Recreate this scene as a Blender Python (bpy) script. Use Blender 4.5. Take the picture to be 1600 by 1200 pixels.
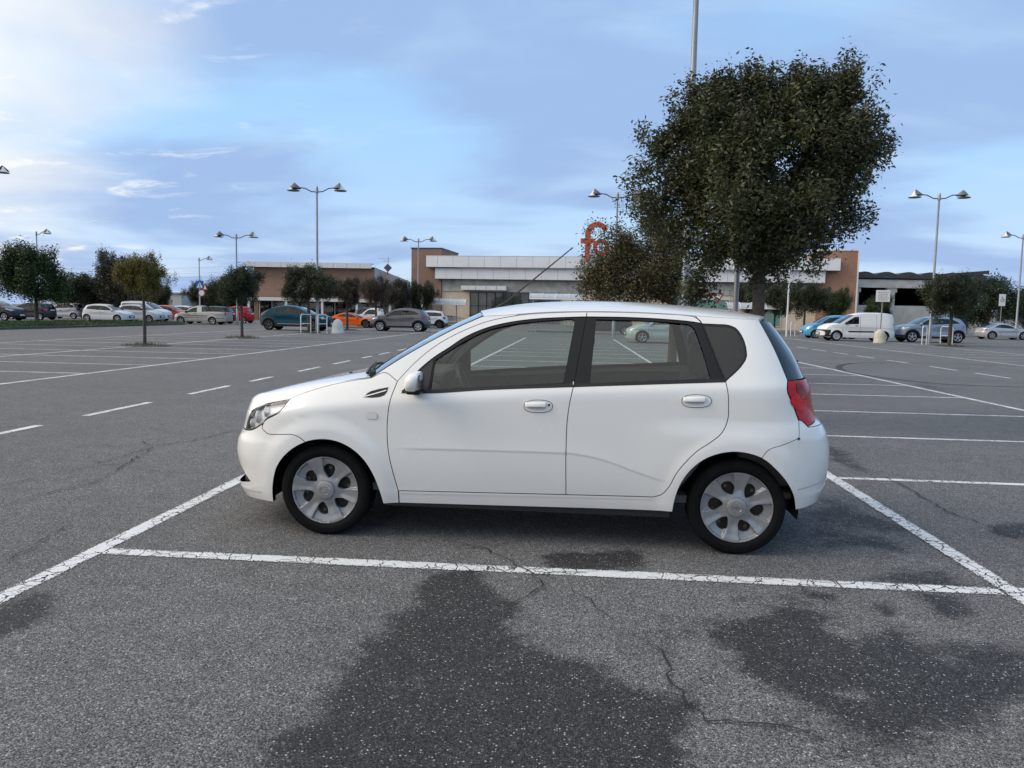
import bpy, bmesh, math, random
import numpy as np
from mathutils import Vector, Matrix
from mathutils.geometry import delaunay_2d_cdt

for o in list(bpy.data.objects):
    bpy.data.objects.remove(o)
SC = bpy.context.scene
COL = SC.collection
R = math.radians

# ------------------------------------------------------------------ camera
cam_data = bpy.data.cameras.new('camera')
cam = bpy.data.objects.new('camera', cam_data)
COL.objects.link(cam)
cam_data.sensor_fit = 'HORIZONTAL'
cam_data.sensor_width = 36.0
cam_data.lens = 27.0
cam_data.clip_start = 0.05
cam_data.clip_end = 3000.0
FW = Vector((-0.07711716, 0.99274562, -0.09224466))
RT = Vector((0.99667031, 0.07921663, 0.0193136))
UP = RT.cross(FW)
cm = Matrix.Identity(4)
for i in range(3):
    cm[i][0] = RT[i]
    cm[i][1] = UP[i]
    cm[i][2] = -FW[i]
cm[2][3] = 1.401
cam.matrix_world = cm
SC.camera = cam

# ------------------------------------------------------------------ sky and sun
SUN_EL, SUN_AZ = 36.0, 258.0          # azimuth measured clockwise from +Y
world = bpy.data.worlds.new('World')
SC.world = world
world.use_nodes = True


def nodes_of(tree):
    tree.nodes.clear()

    def N(typ, **kw):
        n = tree.nodes.new(typ)
        for k, v in kw.items():
            if k in ('inp',):
                for kk, vv in v.items():
                    n.inputs[kk].default_value = vv
            else:
                setattr(n, k, v)
        return n

    def L(a, b):
        tree.links.new(a, b)

    def M(op, a, b=None, c=None, clamp=False):
        n = tree.nodes.new('ShaderNodeMath')
        n.operation = op
        n.use_clamp = clamp
        for i, x in enumerate((a, b, c)):
            if x is None:
                continue
            if isinstance(x, (int, float)):
                n.inputs[i].default_value = x
            else:
                L(x, n.inputs[i])
        return n.outputs[0]

    def MIX(fac, a, b, blend='MIX'):
        n = tree.nodes.new('ShaderNodeMix')
        n.data_type = 'RGBA'
        n.blend_type = blend
        for sock, x in ((n.inputs[0], fac), (n.inputs[6], a), (n.inputs[7], b)):
            if isinstance(x, (int, float)):
                sock.default_value = x
            elif isinstance(x, (tuple, list)):
                sock.default_value = tuple(x) + ((1.0,) if len(x) == 3 else ())
            else:
                L(x, sock)
        return n.outputs[2]

    def RAMP(fac, stops, interp='LINEAR'):
        n = tree.nodes.new('ShaderNodeValToRGB')
        n.color_ramp.interpolation = interp
        el = n.color_ramp.elements
        while len(el) > 1:
            el.remove(el[-1])
        for i, (p, c) in enumerate(stops):
            e = el[0] if i == 0 else el.new(p)
            e.position = p
            if isinstance(c, (int, float)):
                c = (c, c, c)
            e.color = tuple(c) + ((1.0,) if len(c) == 3 else ())
        L(fac, n.inputs[0])
        return n.outputs[0]
    return N, L, M, MIX, RAMP


def build_world():
    N, L, M, MIX, RAMP = nodes_of(world.node_tree)
    sky = N('ShaderNodeTexSky')
    sky.sky_type = 'NISHITA'
    sky.sun_disc = False
    sky.sun_elevation = R(SUN_EL)
    sky.sun_rotation = R(SUN_AZ)
    sky.air_density = 1.0
    sky.dust_density = 0.6
    sky.ozone_density = 1.6
    tc = N('ShaderNodeTexCoord')
    sep = N('ShaderNodeSeparateXYZ')
    L(tc.outputs['Generated'], sep.inputs[0])
    x, y, z = sep.outputs
    zz = M('ADD', M('MAXIMUM', z, 0.0), 0.16)
    comb = N('ShaderNodeCombineXYZ')
    L(M('DIVIDE', x, zz), comb.inputs[0])
    L(M('DIVIDE', y, zz), comb.inputs[1])

    def noise(scale, detail, rough, off, stretch=(1, 1, 1), dist=0.0, rot=0.0):
        mp = N('ShaderNodeMapping')
        L(comb.outputs[0], mp.inputs[0])
        mp.inputs['Location'].default_value = off
        mp.inputs['Rotation'].default_value = (0, 0, rot)
        mp.inputs['Scale'].default_value = stretch
        n = N('ShaderNodeTexNoise')
        L(mp.outputs[0], n.inputs['Vector'])
        n.inputs['Scale'].default_value = scale
        n.inputs['Detail'].default_value = detail
        n.inputs['Roughness'].default_value = rough
        n.inputs['Distortion'].default_value = dist
        return n.outputs['Fac']
    # thin veil over the blue: it takes the deep tone out of the clear sky
    base = MIX(0.78, sky.outputs[0], (2.9, 5.5, 8.7))
    hz = M('POWER', M('SUBTRACT', 1.0, M('MAXIMUM', z, 0.0)), 7.0, clamp=True)
    base = MIX(M('MULTIPLY', hz, 0.80), base, (5.5, 5.9, 6.7))
    # broad soft violet-grey cloud sheets
    n1 = noise(0.62, 5, 0.48, (3.4, 1.9, 0), (1.0, 1.25, 1), 0.35, 0.45)
    m1 = RAMP(n1, [(0.42, 0.0), (0.56, 1.0)], 'EASE')
    c1 = MIX(M('MULTIPLY', m1, 0.88), base, (2.65, 3.8, 6.1))
    # thin lighter gaps and streaks between the sheets
    n2 = noise(1.2, 6, 0.52, (7.9, 4.2, 0), (0.8, 1.5, 1), 0.5, 0.6)
    m2 = RAMP(n2, [(0.50, 0.0), (0.74, 1.0)], 'EASE')
    c2 = MIX(M('MULTIPLY', m2, 0.40), c1, (4.7, 6.4, 8.1))
    # bright cloud bank at upper left, widened unseen overhead and behind to neutralise light
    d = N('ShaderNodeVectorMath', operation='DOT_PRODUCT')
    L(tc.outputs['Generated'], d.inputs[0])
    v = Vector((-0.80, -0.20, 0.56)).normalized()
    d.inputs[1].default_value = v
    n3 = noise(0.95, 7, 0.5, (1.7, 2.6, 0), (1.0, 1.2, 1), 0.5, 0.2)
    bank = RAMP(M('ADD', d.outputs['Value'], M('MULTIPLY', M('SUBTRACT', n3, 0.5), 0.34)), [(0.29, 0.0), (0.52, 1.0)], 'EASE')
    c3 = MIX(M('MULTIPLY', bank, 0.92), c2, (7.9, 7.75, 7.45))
    # small bright puffs near that bank
    n4 = noise(3.8, 7, 0.58, (2.9, 8.3, 0), (0.85, 1.3, 1), 0.5, 0.8)
    near = RAMP(d.outputs['Value'], [(0.16, 0.0), (0.30, 1.0)])
    m4 = M('MULTIPLY', RAMP(n4, [(0.55, 0.0), (0.76, 1.0)], 'EASE'), near)
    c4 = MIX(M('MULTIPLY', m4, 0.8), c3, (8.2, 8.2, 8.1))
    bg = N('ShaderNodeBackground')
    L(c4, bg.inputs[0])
    bg.inputs[1].default_value = 0.088
    out = N('ShaderNodeOutputWorld')
    L(bg.outputs[0], out.inputs[0])


build_world()
sun_data = bpy.data.lights.new('sun', 'SUN')
sun = bpy.data.objects.new('sun', sun_data)
COL.objects.link(sun)
sun_data.energy = 1.3
sun_data.angle = R(35)
sun_data.color = (1.0, 0.89, 0.76)
az = R(SUN_AZ)
sd = Vector((math.sin(az) * math.cos(R(SUN_EL)), math.cos(az) * math.cos(R(SUN_EL)), math.sin(R(SUN_EL))))
sun.rotation_euler = sd.to_track_quat('Z', 'Y').to_euler()
sun.location = (0, 0, 60)

SC.render.engine = 'CYCLES'
SC.view_settings.view_transform = 'Standard'
SC.view_settings.look = 'None'
SC.view_settings.exposure = 0.6
SC.view_settings.gamma = 1.0
SC.view_settings.use_curve_mapping = False

# ------------------------------------------------------------------ helpers: materials
MATS = {}


def principled(name, color, rough=0.5, metal=0.0, coat=0.0, spec=0.5, var=0.0, vscale=3.0, bump=0.0, bscale=80.0, emis=None):
    """plain procedural material with a little tonal variation and relief"""
    if name in MATS:
        return MATS[name]
    m = bpy.data.materials.new(name)
    m.use_nodes = True
    N, L, M, MIX, RAMP = nodes_of(m.node_tree)
    b = N('ShaderNodeBsdfPrincipled')
    o = N('ShaderNodeOutputMaterial')
    L(b.outputs[0], o.inputs[0])
    b.inputs['Base Color'].default_value = tuple(color) + (1,)
    b.inputs['Roughness'].default_value = rough
    b.inputs['Metallic'].default_value = metal
    b.inputs['Coat Weight'].default_value = coat
    b.inputs['Coat Roughness'].default_value = 0.04
    b.inputs['Specular IOR Level'].default_value = spec
    tc = N('ShaderNodeTexCoord')
    if var > 0:
        n = N('ShaderNodeTexNoise', inp={'Scale': vscale, 'Detail': 6.0, 'Roughness': 0.6})
        L(tc.outputs['Object'], n.inputs['Vector'])
        lo = tuple(c * (1 - var) for c in color)
        hi = tuple(min(1, c * (1 + var)) for c in color)
        L(RAMP(n.outputs['Fac'], [(0.3, lo), (0.7, hi)]), b.inputs['Base Color'])
    if bump > 0:
        n2 = N('ShaderNodeTexNoise', inp={'Scale': bscale, 'Detail': 4.0})
        L(tc.outputs['Object'], n2.inputs['Vector'])
        bp = N('ShaderNodeBump', inp={'Strength': bump, 'Distance': 0.01})
        L(n2.outputs['Fac'], bp.inputs['Height'])
        L(bp.outputs[0], b.inputs['Normal'])
    if emis:
        b.inputs['Emission Color'].default_value = tuple(emis[0]) + (1,)
        b.inputs['Emission Strength'].default_value = emis[1]
    MATS[name] = m
    return m


def paint(name, color, metal=0.0, rough=0.32, dirt=0.25):
    """car paint: clear coat over a base that is a little dusty low down"""
    if name in MATS:
        return MATS[name]
    m = bpy.data.materials.new(name)
    m.use_nodes = True
    N, L, M, MIX, RAMP = nodes_of(m.node_tree)
    b = N('ShaderNodeBsdfPrincipled')
    o = N('ShaderNodeOutputMaterial')
    L(b.outputs[0], o.inputs[0])
    tc = N('ShaderNodeTexCoord')
    n = N('ShaderNodeTexNoise', inp={'Scale': 7.0, 'Detail': 8.0, 'Roughness': 0.7})
    L(tc.outputs['Object'], n.inputs['Vector'])
    sep = N('ShaderNodeSeparateXYZ')
    L(tc.outputs['Object'], sep.inputs[0])
    low = M('MULTIPLY', M('SUBTRACT', 0.55, sep.outputs[2], clamp=True), 1.6)
    dm = M('MULTIPLY', M('MULTIPLY', low, n.outputs['Fac']), dirt, clamp=True)
    L(MIX(dm, color, (0.23, 0.21, 0.18)), b.inputs['Base Color'])
    n3 = N('ShaderNodeTexNoise', inp={'Scale': 2.2, 'Detail': 5.0, 'Roughness': 0.6})
    L(tc.outputs['Object'], n3.inputs['Vector'])
    L(M('ADD', rough - 0.06, M('MULTIPLY', n3.outputs['Fac'], 0.14)), b.inputs['Roughness'])
    b.inputs['Metallic'].default_value = metal
    b.inputs['Coat Weight'].default_value = 0.85 if name == 'white_car_paint' else 0.22
    if name != 'white_car_paint':
        b.inputs['Specular IOR Level'].default_value = 0.12
    L(M('ADD', 0.02, M('MULTIPLY', n3.outputs['Fac'], 0.07)), b.inputs['Coat Roughness'])
    MATS[name] = m
    return m


def glass(name, tint, refl_ior=1.5, rough=0.0):
    """thin window pane: tinted see-through plus a mirror reflection that grows at grazing angles"""
    if name in MATS:
        return MATS[name]
    m = bpy.data.materials.new(name)
    m.use_nodes = True
    N, L, M, MIX, RAMP = nodes_of(m.node_tree)
    t = N('ShaderNodeBsdfTransparent')
    t.inputs[0].default_value = tuple(tint) + (1,)
    g = N('ShaderNodeBsdfGlossy')
    g.inputs['Color'].default_value = (1, 1, 1, 1)
    g.inputs['Roughness'].default_value = rough
    fr = N('ShaderNodeFresnel')
    fr.inputs['IOR'].default_value = refl_ior
    f2 = M('MULTIPLY', fr.outputs[0], 1.45, clamp=True)
    mx = N('ShaderNodeMixShader')
    L(f2, mx.inputs[0])
    L(t.outputs[0], mx.inputs[1])
    L(g.outputs[0], mx.inputs[2])
    o = N('ShaderNodeOutputMaterial')
    L(mx.outputs[0], o.inputs[0])
    MATS[name] = m
    return m


# ------------------------------------------------------------------ helpers: objects
def tag(o, label=None, cat=None, group=None, kind=None):
    if label:
        o['label'] = label
    if cat:
        o['category'] = cat
    if group:
        o['group'] = group
    if kind:
        o['kind'] = kind
    return o


def empty(name, loc=(0, 0, 0), rz=0.0, parent=None):
    o = bpy.data.objects.new(name, None)
    o.empty_display_size = 0.2
    COL.objects.link(o)
    o.location = loc
    o.rotation_euler = (0, 0, rz)
    if parent:
        o.parent = parent
    return o


def mesh_obj(name, v, f, mat, parent=None, normals=None, smooth=False, angle=None, loc=None):
    me = bpy.data.meshes.new(name)
    me.from_pydata([tuple(p) for p in v], [], [tuple(int(i) for i in q) for q in f])
    if mat is not None:
        me.materials.append(mat)
    if smooth or normals is not None:
        me.polygons.foreach_set('use_smooth', [True] * len(me.polygons))
    if normals is not None:
        me.normals_split_custom_set_from_vertices([tuple(n) for n in normals])
    elif angle is not None:
        me.set_sharp_from_angle(angle=R(angle))
    me.update()
    o = bpy.data.objects.new(name, me)
    COL.objects.link(o)
    if parent is not None:
        o.parent = parent
    if loc is not None:
        o.location = loc
    return o


def copy_tree(o, parent=None):
    c = o.copy()
    COL.objects.link(c)
    c.parent = parent
    for ch in list(o.children):
        copy_tree(ch, c)
    return c


class MB:
    """collects simple solids that become one mesh"""

    def __init__(self):
        self.v, self.f = [], []

    def add(self, v, f):
        b = len(self.v)
        self.v += [tuple(p) for p in v]
        self.f += [tuple(b + i for i in q) for q in f]
        return self

    def box(self, x0, x1, y0, y1, z0, z1, bev=0.0):
        if bev <= 0:
            v = [(x, y, z) for x in (x0, x1) for y in (y0, y1) for z in (z0, z1)]
            f = [(0, 1, 3, 2), (4, 6, 7, 5), (0, 4, 5, 1), (2, 3, 7, 6), (0, 2, 6, 4), (1, 5, 7, 3)]
            return self.add(v, f)
        bm = bmesh.new()
        bmesh.ops.create_cube(bm, size=1.0)
        for q in bm.verts:
            q.co = Vector((x0 + (q.co.x + .5) * (x1 - x0), y0 + (q.co.y + .5) * (y1 - y0), z0 + (q.co.z + .5) * (z1 - z0)))
        bmesh.ops.bevel(bm, geom=list(bm.edges), offset=bev, segments=2, affect='EDGES', profile=0.5)
        bm.verts.index_update()
        v = [tuple(q.co) for q in bm.verts]
        f = [tuple(q.index for q in fc.verts) for fc in bm.faces]
        bm.free()
        return self.add(v, f)

    def tube(self, pts, radii, n=10, cap=True):
        pts = [Vector(p) for p in pts]
        if isinstance(radii, (int, float)):
            radii = [radii] * len(pts)
        b = len(self.v)
        ref = None
        for i, p in enumerate(pts):
            d = (pts[min(i + 1, len(pts) - 1)] - pts[max(i - 1, 0)]).normalized()
            if ref is None:
                ref = d.orthogonal().normalized()
            else:
                ref = (ref - d * ref.dot(d)).normalized()
            q = d.cross(ref)
            for k in range(n):
                a = 2 * math.pi * k / n
                self.v.append(tuple(p + (ref * math.cos(a) + q * math.sin(a)) * radii[i]))
        for i in range(len(pts) - 1):
            for k in range(n):
                a, c = b + i * n + k, b + i * n + (k + 1) % n
                self.f.append((a, c, c + n, a + n))
        if cap:
            self.f.append(tuple(b + k for k in reversed(range(n))))
            self.f.append(tuple(b + (len(pts) - 1) * n + k for k in range(n)))
        return self

    def lathe(self, prof, n=32, org=(0, 0, 0), axis='Z', a0=0.0, a1=360.0, close=True):
        """prof: list of (radius, height)"""
        b = len(self.v)
        full = abs(a1 - a0 - 360) < 1e-6
        cols = n if full else n + 1
        for r, h in prof:
            for k in range(cols):
                a = R(a0 + (a1 - a0) * k / n)
                c, s = r * math.cos(a), r * math.sin(a)
                if axis == 'Z':
                    p = (c, s, h)
                elif axis == 'Y':
                    p = (c, h, s)
                else:
                    p = (h, c, s)
                self.v.append(tuple(p[i] + org[i] for i in range(3)))
        for i in range(len(prof) - 1):
            for k in range(n):
                k2 = (k + 1) % cols if full else k + 1
                a, c = b + i * cols + k, b + i * cols + k2
                self.f.append((a, c, c + cols, a + cols))
        return self

    def prism(self, poly, y0, y1):
        """polygon in x,z extruded along y"""
        n = len(poly)
        v = [(x, y0, z) for x, z in poly] + [(x, y1, z) for x, z in poly]
        f = [tuple(range(n)), tuple(reversed(range(n, 2 * n)))]
        f += [(i, i + n, (i + 1) % n + n, (i + 1) % n) for i in range(n)]
        return self.add(v, f)

    def build(self, name, mat, parent=None, angle=None, loc=None):
        bm = bmesh.new()
        vs = [bm.verts.new(p) for p in self.v]
        for q in self.f:
            try:
                bm.faces.new([vs[i] for i in q])
            except ValueError:
                pass
        bmesh.ops.recalc_face_normals(bm, faces=bm.faces)
        me = bpy.data.meshes.new(name)
        bm.to_mesh(me)
        bm.free()
        me.materials.append(mat)
        if angle is not None:
            me.polygons.foreach_set('use_smooth', [True] * len(me.polygons))
            me.set_sharp_from_angle(angle=R(angle))
        o = bpy.data.objects.new(name, me)
        COL.objects.link(o)
        if parent is not None:
            o.parent = parent
        if loc is not None:
            o.location = loc
        return o


def cr(pts, step=0.025, closed=False):
    """Catmull-Rom through pts, resampled to about `step`; both ends kept"""
    P = [np.array(p, float) for p in pts]
    if len(P) == 2:
        n = max(1, int(round(np.linalg.norm(P[1] - P[0]) / step)))
        return [P[0] + (P[1] - P[0]) * i / n for i in range(n + 1)]
    E = [2 * P[0] - P[1]] + P + [2 * P[-1] - P[-2]]
    dense = []
    for i in range(1, len(E) - 2):
        p0, p1, p2, p3 = E[i - 1:i + 3]
        # centripetal-like: limit overshoot by scaling tangents with local chord
        l0, l1, l2 = (max(1e-6, np.linalg.norm(b - a)) for a, b in ((p0, p1), (p1, p2), (p2, p3)))
        m1 = ((p1 - p0) / l0 * l1 + (p2 - p1) / l1 * l0) / (l0 + l1) * l1
        m2 = ((p2 - p1) / l1 * l2 + (p3 - p2) / l2 * l1) / (l1 + l2) * l1
        for k in range(12):
            t = k / 12
            dense.append((2 * t**3 - 3 * t**2 + 1) * p1 + (t**3 - 2 * t**2 + t) * m1 + (-2 * t**3 + 3 * t**2) * p2 + (t**3 - t**2) * m2)
    dense.append(P[-1])
    dense = np.array(dense)
    seg = np.linalg.norm(np.diff(dense, axis=0), axis=1)
    cum = np.concatenate([[0], np.cumsum(seg)])
    n = max(2, int(round(cum[-1] / step)))
    tt = np.linspace(0, cum[-1], n + 1)
    return [np.array([np.interp(t, cum, dense[:, j]) for j in range(dense.shape[1])]) for t in tt]


def join(*curves):
    out = []
    for c in curves:
        for p in c:
            if not out or np.linalg.norm(np.array(p) - out[-1]) > 1e-4:
                out.append(np.array(p, float))
    if np.linalg.norm(out[0] - out[-1]) < 1e-4:
        out.pop()
    return out


def smooth_fn(xs, ys):
    """smooth interpolation through knots (monotone cubic)"""
    xs, ys = np.array(xs, float), np.array(ys, float)
    h = np.diff(xs)
    d = np.diff(ys) / h
    m = np.zeros(len(xs))
    m[0], m[-1] = d[0], d[-1]
    for i in range(1, len(xs) - 1):
        if d[i - 1] * d[i] > 0:
            w1, w2 = 2 * h[i] + h[i - 1], h[i] + 2 * h[i - 1]
            m[i] = (w1 + w2) / (w1 / d[i - 1] + w2 / d[i])

    def f(x):
        x = np.clip(np.asarray(x, float), xs[0], xs[-1])
        i = np.clip(np.searchsorted(xs, x) - 1, 0, len(xs) - 2)
        t = (x - xs[i]) / h[i]
        return ((2 * t**3 - 3 * t**2 + 1) * ys[i] + (t**3 - 2 * t**2 + t) * h[i] * m[i]
                + (-2 * t**3 + 3 * t**2) * ys[i + 1] + (t**3 - t**2) * h[i] * m[i + 1])
    return f


def sstep(a, b, x):
    t = np.clip((np.asarray(x, float) - a) / (b - a), 0, 1)
    return t * t * (3 - 2 * t)


def inside(poly, pts):
    P = np.asarray(poly)
    x, y = pts[:, 0], pts[:, 1]
    c = np.zeros(len(pts), bool)
    j = len(P) - 1
    for i in range(len(P)):
        xi, yi = P[i]
        xj, yj = P[j]
        cond = ((yi > y) != (yj > y))
        if abs(yj - yi) > 1e-12:
            c ^= cond & (x < (xj - xi) * (y - yi) / (yj - yi) + xi)
        j = i
    return c


def seg_dist(poly, pts, closed=True):
    A = np.asarray(poly)
    B = np.roll(A, -1, 0) if closed else A[1:]
    if not closed:
        A = A[:-1]
    best = np.full(len(pts), 1e9)
    for a, b in zip(A, B):
        ab = b - a
        t = np.clip(((pts - a) @ ab) / max(1e-12, ab @ ab), 0, 1)
        best = np.minimum(best, np.linalg.norm(pts - (a + t[:, None] * ab), axis=1))
    return best


def offset_poly(poly, d):
    """move a closed outline inward by d"""
    P = np.asarray(poly, float)
    area = 0.5 * np.sum(P[:, 0] * np.roll(P[:, 1], -1) - np.roll(P[:, 0], -1) * P[:, 1])
    s = 1.0 if area > 0 else -1.0
    e = np.roll(P, -1, 0) - P
    e /= np.maximum(1e-9, np.linalg.norm(e, axis=1))[:, None]
    nrm = np.stack([-e[:, 1], e[:, 0]], 1) * s
    n0 = np.roll(nrm, 1, 0)
    b = nrm + n0
    l = np.maximum(0.35, (b * nrm).sum(1))
    return P + d * b / l[:, None]


def tri2d(outer, holes=(), step=0.03, extra=None):
    """fill an outline (with holes) by triangles; interior points on a grid"""
    outer = np.asarray(outer)
    loops = [outer] + [np.asarray(h) for h in holes]
    lo, hi = outer.min(0), outer.max(0)
    gx = np.arange(lo[0] + step / 2, hi[0], step)
    gy = np.arange(lo[1] + step / 2, hi[1], step)
    G = np.stack(np.meshgrid(gx, gy), -1).reshape(-1, 2)
    G[:, 0] += (np.round((G[:, 1] - lo[1]) / step).astype(int) % 2) * step * 0.3
    if extra is not None and len(extra):
        ex = np.asarray(extra)
        dd = np.full(len(G), 1e9)
        for p in ex:
            dd = np.minimum(dd, np.hypot(*(G - p).T))
        G = np.concatenate([G[dd > step * 0.4], ex])
    if len(G):
        k = inside(outer, G)
        for h in loops[1:]:
            k &= ~inside(h, G)
        for lp in loops:
            k &= seg_dist(lp, G) > step * 0.22
        G = G[k]
    V, E = [], []
    for lp in loops:
        b = len(V)
        n = len(lp)
        V += [Vector((float(p[0]), float(p[1]))) for p in lp]
        E += [(b + i, b + (i + 1) % n) for i in range(n)]
    V += [Vector((float(p[0]), float(p[1]))) for p in G]
    r = delaunay_2d_cdt(V, E, [], 0, 1e-6)
    W = np.array([tuple(p) for p in r[0]])
    F = np.array([tuple(t) for t in r[2] if len(t) == 3])
    c = W[F].mean(1)
    k = inside(outer, c)
    for h in loops[1:]:
        k &= ~inside(h, c)
    return W, F[k], loops


def orient(P, F, Nn):
    g = np.cross(P[F[:, 1]] - P[F[:, 0]], P[F[:, 2]] - P[F[:, 0]])
    s = (g * Nn[F].mean(1)).sum(1) < 0
    F = F.copy()
    F[s] = F[s][:, ::-1]
    return F
# ------------------------------------------------------------------ car body surfaces
class Shape:
    """A car flank y = -w(x, z) that wraps round into nose and tail.  Coordinates (s, z): s equals x
    along the flank and runs on round the corner to the middle of the nose (smin) or of the tail (smax)."""

    def __init__(self, w0, xf, xr, xaf, xar, nf=3.0, nr=3.2):
        self.w0, self.xf, self.xr, self.xaf, self.xar, self.nf, self.nr = w0, xf, xr, xaf, xar, nf, nr
        self.LF = (xaf - float(xf(0.5))) * math.pi / 2
        self.LR = (float(xr(0.5)) - xar) * math.pi / 2
        self.smin, self.smax = xaf - self.LF, xar + self.LR

    def P(self, s, z):
        s, z = np.asarray(s, float), np.asarray(z, float)
        x, k = s.copy(), np.ones_like(s)
        for front in (True, False):
            if front:
                m = s < self.xaf
                th = (self.xaf - s[m]) / self.LF * math.pi / 2
                n, a = self.nf, self.xaf - self.xf(z[m])
            else:
                m = s > self.xar
                th = (s[m] - self.xar) / self.LR * math.pi / 2
                n, a = self.nr, self.xr(z[m]) - self.xar
            th = np.clip(th, 0, math.pi / 2)
            si, co = np.sin(th), np.maximum(np.cos(th), 0)
            co[th > math.pi / 2 - 1e-6] = 0
            D = (si**n + co**n)**(1 / n)
            x[m] = self.xaf - a * si / D if front else self.xar + a * si / D
            k[m] = co / D
        y = -self.w0(x, z) * k
        return np.stack([x, y, z], -1)

    def s_of(self, x, z):
        x, z = np.asarray(x, float), np.asarray(z, float)
        s = x.copy()
        m = x < self.xaf
        r = np.clip((self.xaf - x[m]) / (self.xaf - self.xf(z[m])), 0, 0.985)
        s[m] = self.xaf - np.arctan((r**self.nf / (1 - r**self.nf))**(1 / self.nf)) * self.LF * 2 / math.pi
        m = x > self.xar
        r = np.clip((x[m] - self.xar) / (self.xr(z[m]) - self.xar), 0, 0.985)
        s[m] = self.xar + np.arctan((r**self.nr / (1 - r**self.nr))**(1 / self.nr)) * self.LR * 2 / math.pi
        return s

    def to_s(self, poly):
        p = np.asarray(poly, float)
        return np.stack([self.s_of(p[:, 0], p[:, 1]), p[:, 1]], 1)

    def normal(self, s, z, e=0.0015):
        s, z = np.asarray(s, float), np.asarray(z, float)
        s1, s0 = np.minimum(s + e, self.smax), np.maximum(s - e, self.smin)
        du = self.P(s1, z) - self.P(s0, z)
        dv = self.P(s, z + e) - self.P(s, z - e)
        n = np.cross(du, dv)
        n /= np.maximum(1e-12, np.linalg.norm(n, axis=1))[:, None]
        return n


def panel(sh, name, poly, mat, parent, holes=(), gap=0.0025, depth=0.012, step=0.03, extra=None,
          in_s=False, off=0.0, mode='both', islands=(), skirt=True, near_parent=None, far_parent=None):
    """sheet-metal panel cut from the body surface; mode both: one on each flank, center: one piece across"""
    VV, NN, FF = [], [], []
    nb = 0
    for pl, hs in [(poly, holes)] + [(q, ()) for q in islands]:
        pl = np.asarray(pl, float) if in_s else sh.to_s(pl)
        hs = [np.asarray(h, float) if in_s else sh.to_s(h) for h in hs]
        full = pl
        pl = offset_poly(pl, gap)
        if mode == 'center':
            for lim in (sh.smin, sh.smax):
                m = np.abs(full[:, 0] - lim) < 1e-3
                pl[m, 0] = lim
        hs = [offset_poly(h, -gap) for h in hs]
        W, F, loops = tri2d(pl, hs, step, extra)
        n = sh.normal(W[:, 0], W[:, 1])
        P = sh.P(W[:, 0], W[:, 1]) + n * off
        F = orient(P, F, n)
        VV.append(P)
        NN.append(n)
        FF += [tuple(t + nb) for t in F]
        nb += len(P)
        if skirt:
            for lp in loops:
                a = np.asarray(lp)
                b = np.roll(a, -1, 0)
                na, nbm = sh.normal(a[:, 0], a[:, 1]), sh.normal(b[:, 0], b[:, 1])
                Pa, Pb = sh.P(a[:, 0], a[:, 1]) + na * off, sh.P(b[:, 0], b[:, 1]) + nbm * off
                keep = np.ones(len(a), bool)
                if mode == 'center':
                    for lim in (sh.smin, sh.smax):
                        keep &= ~((np.abs(a[:, 0] - lim) < 1e-3) & (np.abs(b[:, 0] - lim) < 1e-3))
                Pa, Pb, na, nbm = Pa[keep], Pb[keep], na[keep], nbm[keep]
                k = len(Pa)
                Qa, Qb = Pa - na * depth, Pb - nbm * depth
                side = np.cross(Pb - Pa, na)
                side /= np.maximum(1e-9, np.linalg.norm(side, axis=1))[:, None]
                VV.append(np.concatenate([Pa, Pb, Qb, Qa]))
                NN.append(np.concatenate([side] * 4))
                FF += [(nb + i, nb + k + i, nb + 2 * k + i, nb + 3 * k + i) for i in range(k)]
                nb += 4 * k
    V, Nn = np.concatenate(VV), np.concatenate(NN)
    mir = np.array([1, -1, 1.0])
    if mode == 'center':
        F2 = [tuple(i + nb for i in reversed(f)) for f in FF]
        return mesh_obj(name, np.concatenate([V, V * mir]), FF + F2, mat, parent, np.concatenate([Nn, Nn * mir]))
    a = mesh_obj(name, V, FF, mat, near_parent or parent, Nn)
    if mode == 'near':
        return a
    b = mesh_obj(name, V * mir, [tuple(reversed(f)) for f in FF], mat, far_parent or parent, Nn * mir)
    return a, b


def ribbon(sh, name, line, half, mat, parent, off=-0.010, in_s=False, mode='both', step=0.02):
    """thin strip lying under (or on) the surface along a line: seam backing, seals, rub strips"""
    c = np.array(line, float) if in_s else sh.to_s(line)
    t = np.gradient(c, axis=0)
    t /= np.maximum(1e-9, np.linalg.norm(t, axis=1))[:, None]
    q = np.stack([-t[:, 1], t[:, 0]], 1)
    A, B = c + q * half, c - q * half
    for X in (A, B):
        X[:, 0] = np.clip(X[:, 0], sh.smin, sh.smax)
    V, Nn = [], []
    for X in (A, B):
        n = sh.normal(X[:, 0], X[:, 1])
        V.append(sh.P(X[:, 0], X[:, 1]) + n * off)
        Nn.append(n)
    k = len(c)
    V, Nn = np.concatenate(V), np.concatenate(Nn)
    F = np.array([(i, i + 1, k + i + 1, k + i) for i in range(k - 1)])
    g = np.cross(V[F[:, 1]] - V[F[:, 0]], V[F[:, 2]] - V[F[:, 0]])
    s = (g * Nn[F[:, 0]]).sum(1) < 0
    F[s] = F[s][:, ::-1]
    F = [tuple(r) for r in F]
    mir = np.array([1, -1, 1.0])
    if mode == 'merge':
        F2 = [tuple(i + 2 * k for i in reversed(f)) for f in F]
        return mesh_obj(name, np.concatenate([V, V * mir]), F + F2, mat, parent, np.concatenate([Nn, Nn * mir]))
    a = mesh_obj(name, V, F, mat, parent, Nn)
    if mode == 'near':
        return a
    return a, mesh_obj(name, V * mir, [tuple(reversed(f)) for f in F], mat, parent, Nn * mir)


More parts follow.
